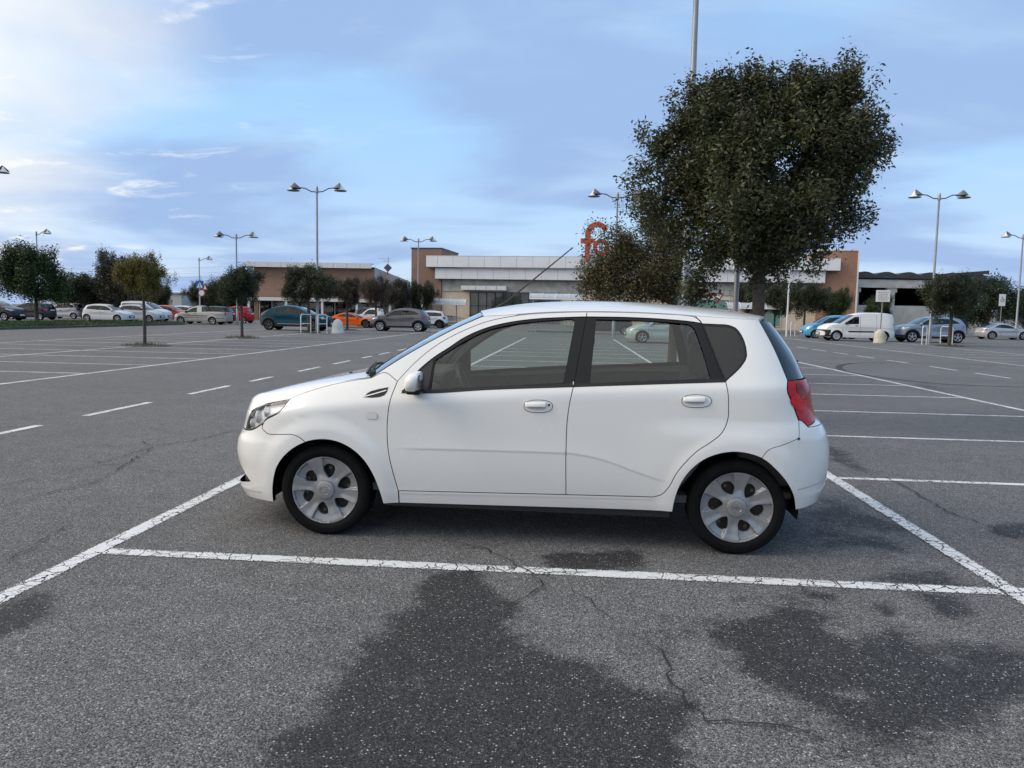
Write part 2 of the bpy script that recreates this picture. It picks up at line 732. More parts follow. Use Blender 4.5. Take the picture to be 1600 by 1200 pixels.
def loft(name, rows, mat, parent, lip=0.0):
    """smooth sheet through rows of points (all rows equally long); lip folds the rim down"""
    rows = [np.asarray(r) for r in rows]
    m, k = len(rows), len(rows[0])
    G = np.stack(rows)
    du = np.gradient(G, axis=0)
    dv = np.gradient(G, axis=1)
    n = np.cross(du.reshape(-1, 3), dv.reshape(-1, 3))
    n /= np.maximum(1e-12, np.linalg.norm(n, axis=1))[:, None]
    if n[:, 2].mean() < 0:
        n = -n
    V = G.reshape(-1, 3)
    F = np.array([(i * k + j, i * k + j + 1, (i + 1) * k + j + 1, (i + 1) * k + j) for i in range(m - 1) for j in range(k - 1)])
    g = np.cross(V[F[:, 1]] - V[F[:, 0]], V[F[:, 2]] - V[F[:, 0]])
    if (g * n[F[:, 0]]).sum() < 0:
        F = F[:, ::-1]
    FF, VV, NN = [tuple(f) for f in F], [V], [n]
    if lip > 0:
        idx = list(range(k)) + [i * k + k - 1 for i in range(1, m)] + [(m - 1) * k + j for j in range(k - 2, -1, -1)] + [i * k for i in range(m - 2, 0, -1)]
        L0, Ln = V[idx], n[idx]
        c = len(idx)
        b = len(V)
        e = np.roll(L0, -1, 0) - np.roll(L0, 1, 0)
        sd = np.cross(e, Ln)
        sd /= np.maximum(1e-9, np.linalg.norm(sd, axis=1))[:, None]
        if (sd * (L0 - V.mean(0))).sum() < 0:
            sd = -sd
        VV += [L0, L0 - Ln * lip]
        NN += [sd, sd]
        FF += [(b + i, b + (i + 1) % c, b + c + (i + 1) % c, b + c + i) for i in range(c)]
    return mesh_obj(name, np.concatenate(VV), FF, mat, parent, np.concatenate(NN))


def curve_by_y(C, v):
    """resample a half curve (near side, y from -ymax to 0) at y = v * ymax, v in [-1, 1], mirrored"""
    C = np.asarray(C)
    o = np.argsort(-C[:, 1])
    C = C[o]
    ya = -C[:, 1]
    ym = ya.max()
    q = np.abs(v) * ym
    return np.stack([np.interp(q, ya, C[:, 0]), v * ym, np.interp(q, ya, C[:, 2])], 1)
# ------------------------------------------------------------------ ground
def asphalt_material():
    m = bpy.data.materials.new('asphalt')
    m.use_nodes = True
    N, L, M, MIX, RAMP = nodes_of(m.node_tree)
    b = N('ShaderNodeBsdfPrincipled')
    o = N('ShaderNodeOutputMaterial')
    L(b.outputs[0], o.inputs[0])
    tc = N('ShaderNodeTexCoord')
    P = tc.outputs['Object']
    big = N('ShaderNodeTexNoise', inp={'Scale': 0.35, 'Detail': 6.0, 'Roughness': 0.6})
    L(P, big.inputs['Vector'])
    mid = N('ShaderNodeTexNoise', inp={'Scale': 4.5, 'Detail': 8.0, 'Roughness': 0.7})
    L(P, mid.inputs['Vector'])
    v1 = N('ShaderNodeTexVoronoi', inp={'Scale': 118.0, 'Randomness': 1.0})
    L(P, v1.inputs['Vector'])
    sp = N('ShaderNodeSeparateColor')
    L(v1.outputs['Color'], sp.inputs[0])
    v2 = N('ShaderNodeTexVoronoi', inp={'Scale': 230.0, 'Randomness': 1.0})
    L(P, v2.inputs['Vector'])
    sp2 = N('ShaderNodeSeparateColor')
    L(v2.outputs['Color'], sp2.inputs[0])
    grain = RAMP(sp.outputs[0], [(0.0, 0.030), (0.20, 0.068), (0.42, 0.115), (0.70, 0.175), (0.90, 0.27), (0.965, 0.44)], 'CONSTANT')
    grain2 = RAMP(sp2.outputs[1], [(0.0, 0.035), (0.3, 0.095), (0.6, 0.145), (0.86, 0.27)], 'CONSTANT')
    stone = RAMP(v1.outputs['Distance'], [(0.30, 1.0), (0.55, 0.0)])
    col = MIX(stone, grain2, grain)
    tone = RAMP(big.outputs['Fac'], [(0.30, (0.99, 0.965, 0.95)), (0.70, (1.34, 1.315, 1.295))])
    col = MIX(1.0, col, tone, 'MULTIPLY')
    tone2 = RAMP(mid.outputs['Fac'], [(0.30, 0.82), (0.70, 1.14)])
    col = MIX(1.0, col, tone2, 'MULTIPLY')
    # oily / damp stains: shape from the mesh attribute, edge broken up by noise
    at = N('ShaderNodeAttribute')
    at.attribute_name = 'stain'
    n3 = N('ShaderNodeTexNoise', inp={'Scale': 16.0, 'Detail': 9.0, 'Roughness': 0.8})
    L(P, n3.inputs['Vector'])
    n5 = N('ShaderNodeTexNoise', inp={'Scale': 2.6, 'Detail': 5.0, 'Roughness': 0.6})
    L(P, n5.inputs['Vector'])
    st = M('ADD', at.outputs['Fac'], M('MULTIPLY', M('SUBTRACT', n3.outputs['Fac'], 0.5), 1.7))
    st = M('ADD', st, M('MULTIPLY', M('SUBTRACT', n5.outputs['Fac'], 0.5), 1.9))
    st = RAMP(st, [(0.18, 0.0), (0.80, 1.0)], 'EASE')
    st = M('MULTIPLY', st, M('GREATER_THAN', at.outputs['Fac'], 0.02))
    keep = RAMP(sp.outputs[0], [(0.0, 0.20), (0.35, 0.30), (0.65, 0.40), (0.86, 0.55), (0.93, 0.75), (0.972, 1.0)], 'CONSTANT')
    dark = MIX(1.0, col, MIX(stone, (0.24, 0.24, 0.245), keep), 'MULTIPLY')
    col = MIX(st, col, dark)
    L(col, b.inputs['Base Color'])
    L(M('SUBTRACT', 0.86, M('MULTIPLY', st, 0.12)), b.inputs['Roughness'])
    b.inputs['Specular IOR Level'].default_value = 0.35
    bp = N('ShaderNodeBump', inp={'Strength': 0.55, 'Distance': 0.004})
    L(M('ADD', M('MULTIPLY', v1.outputs['Distance'], -1.0), M('MULTIPLY', v2.outputs['Distance'], -0.5)), bp.inputs['Height'])
    L(bp.outputs[0], b.inputs['Normal'])
    return m


def grade(a, b, fine0, fine1, d, k=1.22):
    """axis values: spacing d between fine0 and fine1, growing outward to a and b"""
    x = list(np.arange(fine0, fine1 + d / 2, d))
    s, p = d, x[-1]
    while p < b:
        s *= k
        p = min(b, p + s)
        x.append(p)
    s, p = d, x[0]
    lo = []
    while p > a:
        s *= k
        p = max(a, p - s)
        lo.append(p)
    return np.array(lo[::-1] + x)


def blob(X, Y, poly, soft):
    pts = np.stack([X.ravel(), Y.ravel()], 1)
    d = seg_dist(poly, pts)
    d = np.where(inside(poly, pts), d, -d)
    return np.clip(0.5 + d / soft, 0, 1).reshape(X.shape)


gx = grade(-900, 900, -4.2, 4.6, 0.045)
gy = grade(-250, 1500, 1.6, 8.2, 0.045)
X, Y = np.meshgrid(gx, gy)
stain = np.zeros_like(X)
STAINS = [([(-0.735, 3.997), (-0.489, 4.062), (-0.367, 3.737), (-0.251, 3.5), (-0.143, 3.191), (-0.03, 3.019), (0.171, 2.877), (0.334, 2.795), (0.488, 2.717), (0.432, 2.498), (0.375, 2.121), (-0.892, 1.984), (-0.879, 2.187), (-0.92, 2.345), (-0.821, 2.436), (-0.847, 2.656), (-0.864, 2.918), (-0.821, 3.207), (-0.728, 3.439), (-0.719, 3.736)], 0.24, 1.0), ([(-0.951, 2.341), (-0.893, 2.387), (-0.827, 2.355), (-0.813, 2.228), (-0.873, 2.171)], 0.12, 0.9), ([(0.662, 3.539), (0.898, 3.608), (1.081, 3.795), (1.223, 3.857), (1.233, 3.691), (1.228, 3.536), (1.323, 3.441), (1.498, 3.498), (1.569, 3.403), (1.725, 3.389), (1.878, 3.375), (1.982, 3.325), (1.774, 2.915), (1.601, 2.847), (1.48, 2.699), (1.219, 2.548), (1.073, 2.494), (0.974, 2.559), (0.942, 2.725), (0.853, 2.807), (0.745, 2.843), (0.67, 2.937), (0.626, 3.099), (0.689, 3.294)], 0.28, 0.95), ([(0.335, 3.352), (0.532, 3.561), (0.664, 3.465), (0.648, 3.224), (0.537, 3.03), (0.415, 3.073)], 0.4, 0.42), ([(0.709, 2.79), (0.919, 2.722), (1.017, 2.506), (0.858, 2.397), (0.691, 2.527)], 0.4, 0.45), ([(0.663, 3.828), (0.882, 3.812), (1.121, 3.888), (0.979, 3.698), (0.726, 3.65)], 0.24, 0.42), ([(1.181, 3.987), (1.401, 3.97), (1.372, 3.791), (1.231, 3.731)], 0.12, 0.75), ([(1.501, 3.85), (1.629, 3.824), (1.571, 3.678), (1.459, 3.696)], 0.12, 0.8), ([(1.806, 4.023), (2.021, 4.006), (1.997, 3.83), (1.82, 3.648), (1.752, 3.757)], 0.16, 0.85), ([(1.645, 4.195), (1.878, 4.44), (2.151, 4.422), (2.093, 4.156), (1.87, 4.098)], 0.16, 0.8), ([(-0.151, 4.356), (-0.06, 4.441), (0.414, 4.508), (0.439, 4.243), (0.262, 4.132), (-0.089, 4.159)], 0.12, 0.95), ([(2.011, 6.174), (2.181, 6.311), (2.207, 5.707), (2.273, 5.216), (2.006, 4.758), (1.726, 4.718), (1.529, 4.821), (1.49, 5.1)], 0.32, 0.62), ([(2.892, 5.465), (3.125, 5.583), (3.355, 5.534), (3.138, 5.164), (2.896, 5.087), (2.809, 5.145)], 0.2, 0.8), ([(2.836, 8.739), (2.926, 8.55), (2.8, 7.626), (2.812, 7.035), (2.72, 6.938), (2.614, 7.435), (2.578, 7.921)], 0.2, 0.7), ([(-2.628, 3.273), (-2.567, 3.447), (-2.381, 3.345), (-2.327, 3.159), (-2.34, 3.017), (-2.401, 2.911), (-2.629, 3.157)], 0.2, 0.9), ([(7.165, 17.066), (7.927, 17.435), (7.671, 16.635), (7.192, 16.364)], 0.3, 0.7), ([(4.923, 16.422), (5.468, 16.579), (5.173, 15.672), (4.701, 15.672)], 0.3, 0.6), ([(0.533, 3.088), (0.579, 2.98), (0.566, 2.774), (0.503, 2.743), (0.494, 2.916)], 0.12, 0.55), ([(-6.77, 18.066), (-6.275, 18.716), (-5.872, 17.513), (-6.415, 17.117)], 0.5, 0.7), ([(-9.724, 17.438), (-8.974, 17.265), (-9.163, 16.98), (-9.482, 16.865)], 0.6, 0.7), ([(-1.611, 5.697), (-1.07, 6.008), (-0.884, 5.232), (-1.166, 4.71), (-1.405, 4.675)], 0.6, 0.4)]
for poly, soft, amp in STAINS:
    stain = np.maximum(stain, amp * blob(X, Y, np.array(poly), soft))
CLEAR = [([(1.131, 3.599), (1.292, 3.472), (1.297, 3.369), (1.192, 3.424)], 0.06, 0.9), ([(1.005, 2.924), (1.172, 2.893), (1.147, 2.794), (0.997, 2.824)], 0.08, 0.75), ([(-0.362, 3.409), (-0.242, 3.387), (-0.203, 3.25), (-0.315, 3.236)], 0.1, 0.3), ([(0.676, 3.228), (0.745, 3.174), (0.693, 3.049), (0.652, 3.102)], 0.06, 0.5)]
for poly, soft, amp in CLEAR:
    stain = stain * (1 - amp * blob(X, Y, np.array(poly), soft))
nx, ny = len(gx), len(gy)
me = bpy.data.meshes.new('asphalt_ground')
idx = np.arange(nx * ny).reshape(ny, nx)
me.from_pydata(np.stack([X.ravel(), Y.ravel(), np.zeros(nx * ny)], 1).tolist(), [], np.stack([idx[:-1, :-1], idx[:-1, 1:], idx[1:, 1:], idx[1:, :-1]], -1).reshape(-1, 4).tolist())
a = me.attributes.new('stain', 'FLOAT', 'POINT')
a.data.foreach_set('value', stain.ravel().astype(np.float32))
me.materials.append(asphalt_material())
ground = bpy.data.objects.new('asphalt_ground', me)
COL.objects.link(ground)
tag(ground, 'grey asphalt of the car park with dark oil stains and cracks', kind='structure')


def paint_material():
    m = bpy.data.materials.new('road_paint')
    m.use_nodes = True
    N, L, M, MIX, RAMP = nodes_of(m.node_tree)
    b = N('ShaderNodeBsdfPrincipled')
    o = N('ShaderNodeOutputMaterial')
    tc = N('ShaderNodeTexCoord')
    P = tc.outputs['Object']
    v1 = N('ShaderNodeTexVoronoi', inp={'Scale': 105.0})
    L(P, v1.inputs['Vector'])
    n1 = N('ShaderNodeTexNoise', inp={'Scale': 26.0, 'Detail': 8.0, 'Roughness': 0.75})
    L(P, n1.inputs['Vector'])
    n2 = N('ShaderNodeTexNoise', inp={'Scale': 3.0, 'Detail': 5.0})
    L(P, n2.inputs['Vector'])
    vc = N('ShaderNodeTexVoronoi', feature='DISTANCE_TO_EDGE', inp={'Scale': 11.0})
    dm = N('ShaderNodeVectorMath', operation='ADD')
    n4 = N('ShaderNodeTexNoise', inp={'Scale': 7.0, 'Detail': 4.0})
    L(P, n4.inputs['Vector'])
    L(P, dm.inputs[0])
    sc = N('ShaderNodeVectorMath', operation='SCALE')
    L(n4.outputs['Color'], sc.inputs[0])
    sc.inputs['Scale'].default_value = 0.12
    L(sc.outputs[0], dm.inputs[1])
    L(dm.outputs[0], vc.inputs['Vector'])
    crack = M('MULTIPLY', M('LESS_THAN', vc.outputs['Distance'], 0.030), M('GREATER_THAN', n2.outputs['Fac'], 0.44))
    uv = N('ShaderNodeUVMap')
    su = N('ShaderNodeSeparateXYZ')
    L(uv.outputs[0], su.inputs[0])
    edge = M('MULTIPLY', M('ABSOLUTE', M('SUBTRACT', su.outputs[0], 0.5)), 2.0)
    wear = M('ADD', M('MULTIPLY', v1.outputs['Distance'], 0.55), M('MULTIPLY', n1.outputs['Fac'], 0.85))
    wear = M('ADD', wear, M('MULTIPLY', M('POWER', edge, 5.0), 0.40))
    wear = M('ADD', wear, M('MULTIPLY', crack, 0.5))
    wear = M('ADD', wear, M('MULTIPLY', M('SUBTRACT', n2.outputs['Fac'], 0.5), 0.5))
    gone = M('GREATER_THAN', wear, 0.90)
    col = RAMP(n1.outputs['Fac'], [(0.3, (0.58, 0.58, 0.57)), (0.7, (0.80, 0.80, 0.79))])
    L(col, b.inputs['Base Color'])
    b.inputs['Roughness'].default_value = 0.7
    bp = N('ShaderNodeBump', inp={'Strength': 0.4, 'Distance': 0.003})
    L(M('MULTIPLY', v1.outputs['Distance'], -1.0), bp.inputs['Height'])
    L(bp.outputs[0], b.inputs['Normal'])
    tr = N('ShaderNodeBsdfTransparent')
    mx = N('ShaderNodeMixShader')
    L(gone, mx.inputs[0])
    L(b.outputs[0], mx.inputs[1])
    L(tr.outputs[0], mx.inputs[2])
    L(mx.outputs[0], o.inputs[0])
    return m


ROADP = paint_material()


def painted(name, a, b, w=0.12, z=0.004):
    a, b = Vector((a[0], a[1], 0)), Vector((b[0], b[1], 0))
    d = (b - a).normalized()
    q = Vector((-d.y, d.x, 0)) * (w / 2)
    o = mesh_obj(name, [a + q + Vector((0, 0, z)), a - q + Vector((0, 0, z)), b - q + Vector((0, 0, z)), b + q + Vector((0, 0, z))], [(0, 1, 2, 3)], ROADP, ground)
    uv = o.data.uv_layers.new(name='UVMap')
    for i, c in enumerate(((0, 0), (1, 0), (1, 1), (0, 1))):
        uv.data[i].uv = c
    return o


# row lines run away from the camera; bay lines cross them
BAYY = [4.08 - 2.66 * 2, 4.08 - 2.66] + [4.08, 6.87, 9.41, 11.98, 14.65, 17.08, 19.81] + [19.81 + 2.6 * k for k in range(1, 10)]
painted('row_line', (-2.68, 0.4), (-2.68, 44))
painted('row_line', (2.32, 0.4), (2.32, 44), z=0.008)
painted('row_line', (7.24, 0.4), (7.24, 44))
for y in BAYY[1:]:
    painted('bay_line', (-2.62, y), (2.26, y), z=0.004 if y > 5 else 0.0045)
    painted('bay_line', (2.38, y + (0.03 if y < 8 else 0)), (7.18, y), w=0.10)
painted('row_line', (-9.85, 8), (-9.85, 60))
painted('row_line', (-14.85, 8), (-15.4, 62))
painted('row_line', (-19.9, 8), (-20.6, 62))
for k in range(20):
    y = 9.85 + 2.5 * k + 0.02 * k
    painted('bay_line', (-9.93, y), (-14.75 - 0.012 * (y - 8), y - 0.05), w=0.10)
    painted('bay_line', (-14.95 - 0.012 * (y - 8), y), (-19.8 - 0.012 * (y - 8), y - 0.05), w=0.10)
painted('row_line', (14.71, 12), (14.71, 70))
painted('row_line', (19.6, 12), (20.2, 70))
for k in range(20):
    y = 16 + 2.6 * k
    painted('bay_line', (14.79, y), (19.5, y), w=0.10)
for y0, y1 in [(4.3, 5.8), (6.83, 8.33)] + [(9.158, 10.662), (11.803, 13.258), (14.154, 15.251), (16.745, 18.201), (19.284, 20.765), (21.962, 23.039), (23.974, 25.393)] + [(26.6 + 2.6 * k, 28.1 + 2.6 * k) for k in range(9)]:
    painted('lane_dash', (-6.11, y0), (-6.11, y1))
for y0, y1 in [(14.5, 16.0), (17.6, 19.2)] + [(20.228, 21.925), (22.885, 24.657), (26.105, 27.877), (29.058, 30.804), (31.724, 33.481), (34.37, 36.431), (37.142, 38.935)] + [(52.0, 54.0), (56.0, 58.0)]:
    painted('lane_dash', (11.02, y0), (11.02, y1))

# cracks: thin open fissures with a ragged line
crack_m = principled('crack_dark', (0.018, 0.018, 0.018), 0.95)


def crack(pts, w, seed):
    rng = random.Random(seed)
    P = []
    for i in range(len(pts) - 1):
        a, b = Vector(pts[i] + (0,)), Vector(pts[i + 1] + (0,))
        n = max(2, int((b - a).length / 0.05))
        for k in range(n):
            p = a + (b - a) * (k / n)
            P.append(p + Vector((rng.gauss(0, 0.012), rng.gauss(0, 0.016), 0)))
    P.append(Vector(pts[-1] + (0,)))
    V, F = [], []
    for i, p in enumerate(P):
        d = (P[min(i + 1, len(P) - 1)] - P[max(0, i - 1)])
        d = d.normalized() if d.length > 1e-6 else Vector((1, 0, 0))
        q = Vector((-d.y, d.x, 0)) * w * rng.uniform(0.25, 1.0) * (1 if 0 < i < len(P) - 1 else 0.1)
        V += [p + q + Vector((0, 0, 0.011)), p - q + Vector((0, 0, 0.011))]
        if i:
            F.append((2 * i - 2, 2 * i - 1, 2 * i + 1, 2 * i))
    mesh_obj('crack', V, F, crack_m, ground)


for i, (pts, w) in enumerate([([(-0.769, 4.559), (-0.515, 4.426), (-0.349, 4.269), (-0.267, 4.146), (-0.189, 4.029), (-0.166, 3.903)], 0.006), ([(-0.168, 3.952), (-0.052, 4.069), (0.192, 4.123), (0.438, 4.156)], 0.004), ([(-0.151, 3.954), (-0.114, 3.862), (-0.172, 3.718), (-0.257, 3.58)], 0.006), ([(-0.015, 3.876), (0.143, 3.631), (0.224, 3.409)], 0.004), ([(0.326, 3.249), (0.408, 3.132), (0.407, 2.905), (0.427, 2.781), (0.457, 2.669), (0.514, 2.61), (0.618, 2.58), (0.767, 2.576), (0.9, 2.591)], 0.006), ([(2.812, 7.035), (2.823, 6.53), (2.784, 5.986), (2.795, 5.618), (2.892, 5.465)], 0.009), ([(2.892, 5.465), (2.897, 5.017), (2.9, 4.758)], 0.007), ([(-3.889, 5.129), (-3.823, 5.381), (-3.717, 5.684), (-3.903, 6.432), (-4.108, 7.213)], 0.008), ([(-4.348, 5.467), (-4.249, 5.909), (-4.067, 6.316), (-3.843, 6.532)], 0.006), ([(-3.673, 6.191), (-3.373, 6.11), (-2.939, 6.133)], 0.004), ([(-4.153, 6.359), (-4.136, 6.926), (-4.135, 7.32), (-3.928, 7.633), (-3.816, 8.457)], 0.008), ([(-4.459, 7.529), (-4.146, 7.28)], 0.006), ([(-4.92, 7.439), (-4.249, 7.008)], 0.004), ([(-3.017, 3.768), (-3.087, 4.161), (-3.164, 4.562)], 0.005), ([(1.24, 4.081), (1.224, 3.993), (1.227, 3.902)], 0.004), ([(1.416, 4.115), (1.424, 4.038), (1.458, 3.95)], 0.004), ([(1.664, 4.07), (1.701, 4.0)], 0.004)]):
    crack(pts, w, 40 + i)


def skid_material():
    m = bpy.data.materials.new('skid_rubber')
    m.use_nodes = True
    N, L, M, MIX, RAMP = nodes_of(m.node_tree)
    b = N('ShaderNodeBsdfPrincipled', inp={'Base Color': (0.035, 0.035, 0.036, 1), 'Roughness': 0.9})
    n = N('ShaderNodeTexNoise', inp={'Scale': 12.0, 'Detail': 6.0, 'Roughness': 0.7})
    tc = N('ShaderNodeTexCoord')
    L(tc.outputs['Object'], n.inputs['Vector'])
    tr = N('ShaderNodeBsdfTransparent')
    mx = N('ShaderNodeMixShader')
    L(RAMP(n.outputs['Fac'], [(0.35, 0.30), (0.65, 0.75)]), mx.inputs[0])
    L(b.outputs[0], mx.inputs[1])
    L(tr.outputs[0], mx.inputs[2])
    o = N('ShaderNodeOutputMaterial')
    L(mx.outputs[0], o.inputs[0])
    return m


SKID = skid_material()
for pts in [[(13.66, 25.791), (12.464, 26.62), (10.673, 26.267), (9.179, 25.527), (8.369, 24.438), (7.78, 23.078), (7.433, 21.679), (7.403, 20.319), (7.685, 18.852), (8.246, 17.839), (9.32, 17.534), (10.392, 17.542)]]:
    c = np.array(cr(pts, 0.25))
    t_ = np.gradient(c, axis=0)
    t_ /= np.linalg.norm(t_, axis=1)[:, None]
    q_ = np.stack([-t_[:, 1], t_[:, 0]], 1) * 0.09
    k_ = len(c)
    mesh_obj('tyre_mark', [(p[0], p[1], 0.0025) for p in np.concatenate([c + q_, c - q_])], [(i, i + 1, k_ + i + 1, k_ + i) for i in range(k_ - 1)], SKID, ground)
# ------------------------------------------------------------------ buildings
def brick_like(name, color, mortar, scale):
    """far facing tiles: courses too fine to tell apart one by one"""
    m = bpy.data.materials.new(name)
    m.use_nodes = True
    N, L, M, MIX, RAMP = nodes_of(m.node_tree)
    b = N('ShaderNodeBsdfPrincipled')
    o = N('ShaderNodeOutputMaterial')
    L(b.outputs[0], o.inputs[0])
    tc = N('ShaderNodeTexCoord')
    mp = N('ShaderNodeMapping')
    mp.inputs['Rotation'].default_value = (R(90), 0, 0)
    L(tc.outputs['Object'], mp.inputs[0])
    br = N('ShaderNodeTexBrick', inp={'Scale': scale, 'Mortar Size': 0.012, 'Color1': tuple(color) + (1,), 'Color2': tuple(c * 0.86 for c in color) + (1,), 'Mortar': tuple(mortar) + (1,)})
    L(mp.outputs[0], br.inputs[0])
    n = N('ShaderNodeTexNoise', inp={'Scale': 0.6, 'Detail': 7.0, 'Roughness': 0.65})
    L(tc.outputs['Object'], n.inputs['Vector'])
    L(MIX(1.0, br.outputs[0], RAMP(n.outputs['Fac'], [(0.3, 0.85), (0.7, 1.12)]), 'MULTIPLY'), b.inputs['Base Color'])
    b.inputs['Roughness'].default_value = 0.85
    return m


BRICK = brick_like('brown_brick', (0.285, 0.165, 0.118), (0.31, 0.22, 0.17), 2.2)
BRICK2 = brick_like('orange_brick', (0.40, 0.205, 0.132), (0.40, 0.26, 0.19), 2.2)
PANEL = principled('white_panel', (0.78, 0.775, 0.77), 0.42, var=0.06, vscale=0.7)
CONC = principled('weathered_concrete', (0.42, 0.41, 0.38), 0.9, var=0.32, vscale=0.9, bump=0.3, bscale=12)
CONC2 = principled('pale_concrete', (0.52, 0.50, 0.46), 0.9, var=0.22, vscale=0.6, bump=0.2, bscale=10)
BEIGE = principled('beige_plaster', (0.66, 0.53, 0.39), 0.9, var=0.12, vscale=0.8)
DARKF = principled('dark_frame', (0.03, 0.032, 0.034), 0.5)
WHITEM = principled('white_metal', (0.68, 0.68, 0.66), 0.5, var=0.06, vscale=2)
DARKIN = principled('dark_inside', (0.018, 0.018, 0.02), 0.9)
SHOPGL = glass('shop_glass', (0.60, 0.63, 0.60))
GREENGL = principled('green_panel', (0.16, 0.27, 0.22), 0.25, var=0.1)
REDL = principled('letter_red', (0.50, 0.085, 0.032), 0.45, var=0.06)
LETSIDE = principled('letter_side', (0.10, 0.035, 0.025), 0.6)


def store():
    t = empty('store_building', (-18.26, 95.0, 0), R(-5.5))
    tag(t, 'long supermarket with white panel bands, brick end towers and glass entrance', 'building')
    MB().box(1.6, 47.0, 1.0, 32, 0, 6.6).build('wall', CONC, t)
    MB().box(1.75, 5.4, 0.80, 0.98, 0, 3.9).build('beige_wall', BEIGE, t)
    MB().box(16.6, 47.0, 0.80, 0.98, 0, 3.9).build('beige_wall', BEIGE, t)
    MB().box(1.75, 47.0, 0.70, 0.98, 3.92, 5.34).build('concrete_band', CONC, t)
    MB().box(-2.15, 1.72, 0.55, 9.0, 0, 9.15).build('brick_tower', BRICK, t)
    MB().box(-2.25, 1.80, 0.48, 9.1, 9.15, 9.27).build('tower_coping', DARKF, t)
    MB().box(46.2, 50.4, 0.55, 9.0, 0, 9.15).build('brick_tower', BRICK2, t)
    MB().box(46.1, 50.55, 0.48, 9.1, 9.15, 9.27).build('tower_coping', PANEL, t)
    MB().box(50.4, 50.55, 0.48, 9.1, 0, 9.15).build('tower_edge', PANEL, t)

    def band(name, x0, x1, z0, z1, y, first):
        MB().box(x0 + 0.05, x1 - 0.05, y + 0.06, 1.0, z0 + 0.05, z1 - 0.02).build(name + '_backing', DARKF, t)
        xs = [x0, x0 + first]
        while xs[-1] < x1 - 0.4:
            xs.append(min(x1, xs[-1] + 1.98))
        base = None
        for a, b in zip(xs[:-1], xs[1:]):
            MB().box(a + 0.013, b - 0.013, y, y + 0.08, z0 + 0.02, z1 - 0.02, 0.008).build('facade_panel', PANEL, t)
        MB().box(x0, x1, y - 0.02, y + 0.07, z0 - 0.07, z0 + 0.005).build(name + '_drip', DARKF, t)
        MB().box(x0, x1, y - 0.01, y + 0.5, z1 - 0.005, z1 + 0.05).build(name + '_coping', WHITEM, t)
    band('upper_band', 0.0, 48.4, 6.84, 8.2, -0.35, 1.45)
    band('lower_band', 1.07, 46.9, 5.42, 6.72, -0.05, 1.42)
    MB().box(0.2, 48.2, 0.2, 20, 8.0, 8.1).build('roof', CONC2, t)
    # sign box over the entrance
    MB().box(4.45, 10.1, -0.25, 0.68, 4.10, 4.62, 0.02).build('entrance_sign', WHITEM, t)
    for x in (6.3, 7.6, 8.9):
        MB().box(x - 0.02, x + 0.02, -0.256, -0.24, 4.14, 4.58).build('sign_joint', DARKF, t)
    # entrance: dark hall behind mullioned glass
    MB().box(5.45, 16.55, 6.0, 6.2, 0, 3.9).build('hall_back', principled('hall_back', (0.22, 0.20, 0.17), 0.8, var=0.5, vscale=0.8), t)
    xs = [5.42, 6.45, 7.5, 8.55, 9.6, 10.65, 11.7, 12.8, 14.0, 15.3, 16.6]
    for x in xs:
        MB().box(x - 0.05, x + 0.05, 0.62, 0.78, 0, 3.9).build('mullion', DARKF, t)
    for z in (2.2, 3.85):
        MB().box(5.4, 16.6, 0.63, 0.77, z - 0.04, z + 0.04).build('transom', DARKF, t)
    for a, b in zip(xs[:-1], xs[1:]):
        for z0, z1 in ((0.02, 2.16), (2.24, 3.81)):
            mesh_obj('window_pane', [(a + .05, 0.70, z0), (b - .05, 0.70, z0), (b - .05, 0.70, z1), (a + .05, 0.70, z1)], [(0, 1, 2, 3)], SHOPGL, t)
    lampm = principled('hall_lamp', (0.9, 0.9, 0.85), 0.4, emis=((1.0, 0.95, 0.85), 2.2))
    rng = random.Random(4)
    for k in range(16):
        x = 5.9 + rng.random() * 10.2
        MB().box(x - 0.12, x + 0.12, 2.0 + rng.random() * 3.5, 2.2 + rng.random() * 3.6 + 0.3, 3.45 - rng.random() * 0.25, 3.52).build('hall_lamp', lampm, t)
    # posters and shelving behind the glass
    for x, z0, z1, c in ((6.0, 0.2, 0.95, (0.55, 0.6, 0.65)), (7.1, 0.2, 0.9, (0.12, 0.25, 0.45)), (9.2, 0.6, 1.5, (0.55, 0.5, 0.45)), (11.2, 1.2, 2.0, (0.6, 0.6, 0.6)), (13.4, 1.2, 1.9, (0.55, 0.55, 0.5))):
        MB().box(x - 0.4, x + 0.4, 0.95, 1.0, z0, z1).build('poster', principled('poster_%d' % int(x * 10), c, 0.6, var=0.3, vscale=5), t)
    # windows in the right half
    for x0, x1, z0, z1 in ((29.5, 31.2, 1.0, 3.6), (32.0, 36.5, 0.6, 3.4), (40.0, 42.3, 0.5, 3.0)):
        MB().box(x0 - 0.12, x1 + 0.12, 0.70, 0.79, z0 - 0.12, z1 + 0.12).build('window_frame', WHITEM, t)
        MB().box(x0, x1, 0.66, 0.72, z0, z1).build('window_pane', GREENGL, t)
    # standing letters
    m = MB()
    ox, oz = 18.75, 7.72
    P = [(0.85, 0.0), (1.40, 0.0), (1.40, 2.05), (1.95, 2.05), (1.95, 2.62), (1.42, 2.62)]
    cx, cz, ro, ri = 2.22, 2.95, 1.62, 1.02
    inner, outer = [], []
    for k in range(0, 19):
        a = R(188 - k * 9.0)
        inner.append((cx + (ri - 0.22) * math.cos(a), cz + ri * math.sin(a) + 0.0))
        outer.append((cx + (ro - 0.20) * math.cos(a), cz + ro * math.sin(a)))
    P += inner[1:] + outer[::-1][:-1] + [(0.86, 2.62), (0.30, 2.62), (0.30, 2.05), (0.85, 2.05)]
    Ps = [(ox + x, oz + z) for x, z in P]
    V, F, _ = tri2d(np.array(Ps), (), 0.5)
    y0, y1 = -0.75, -0.40
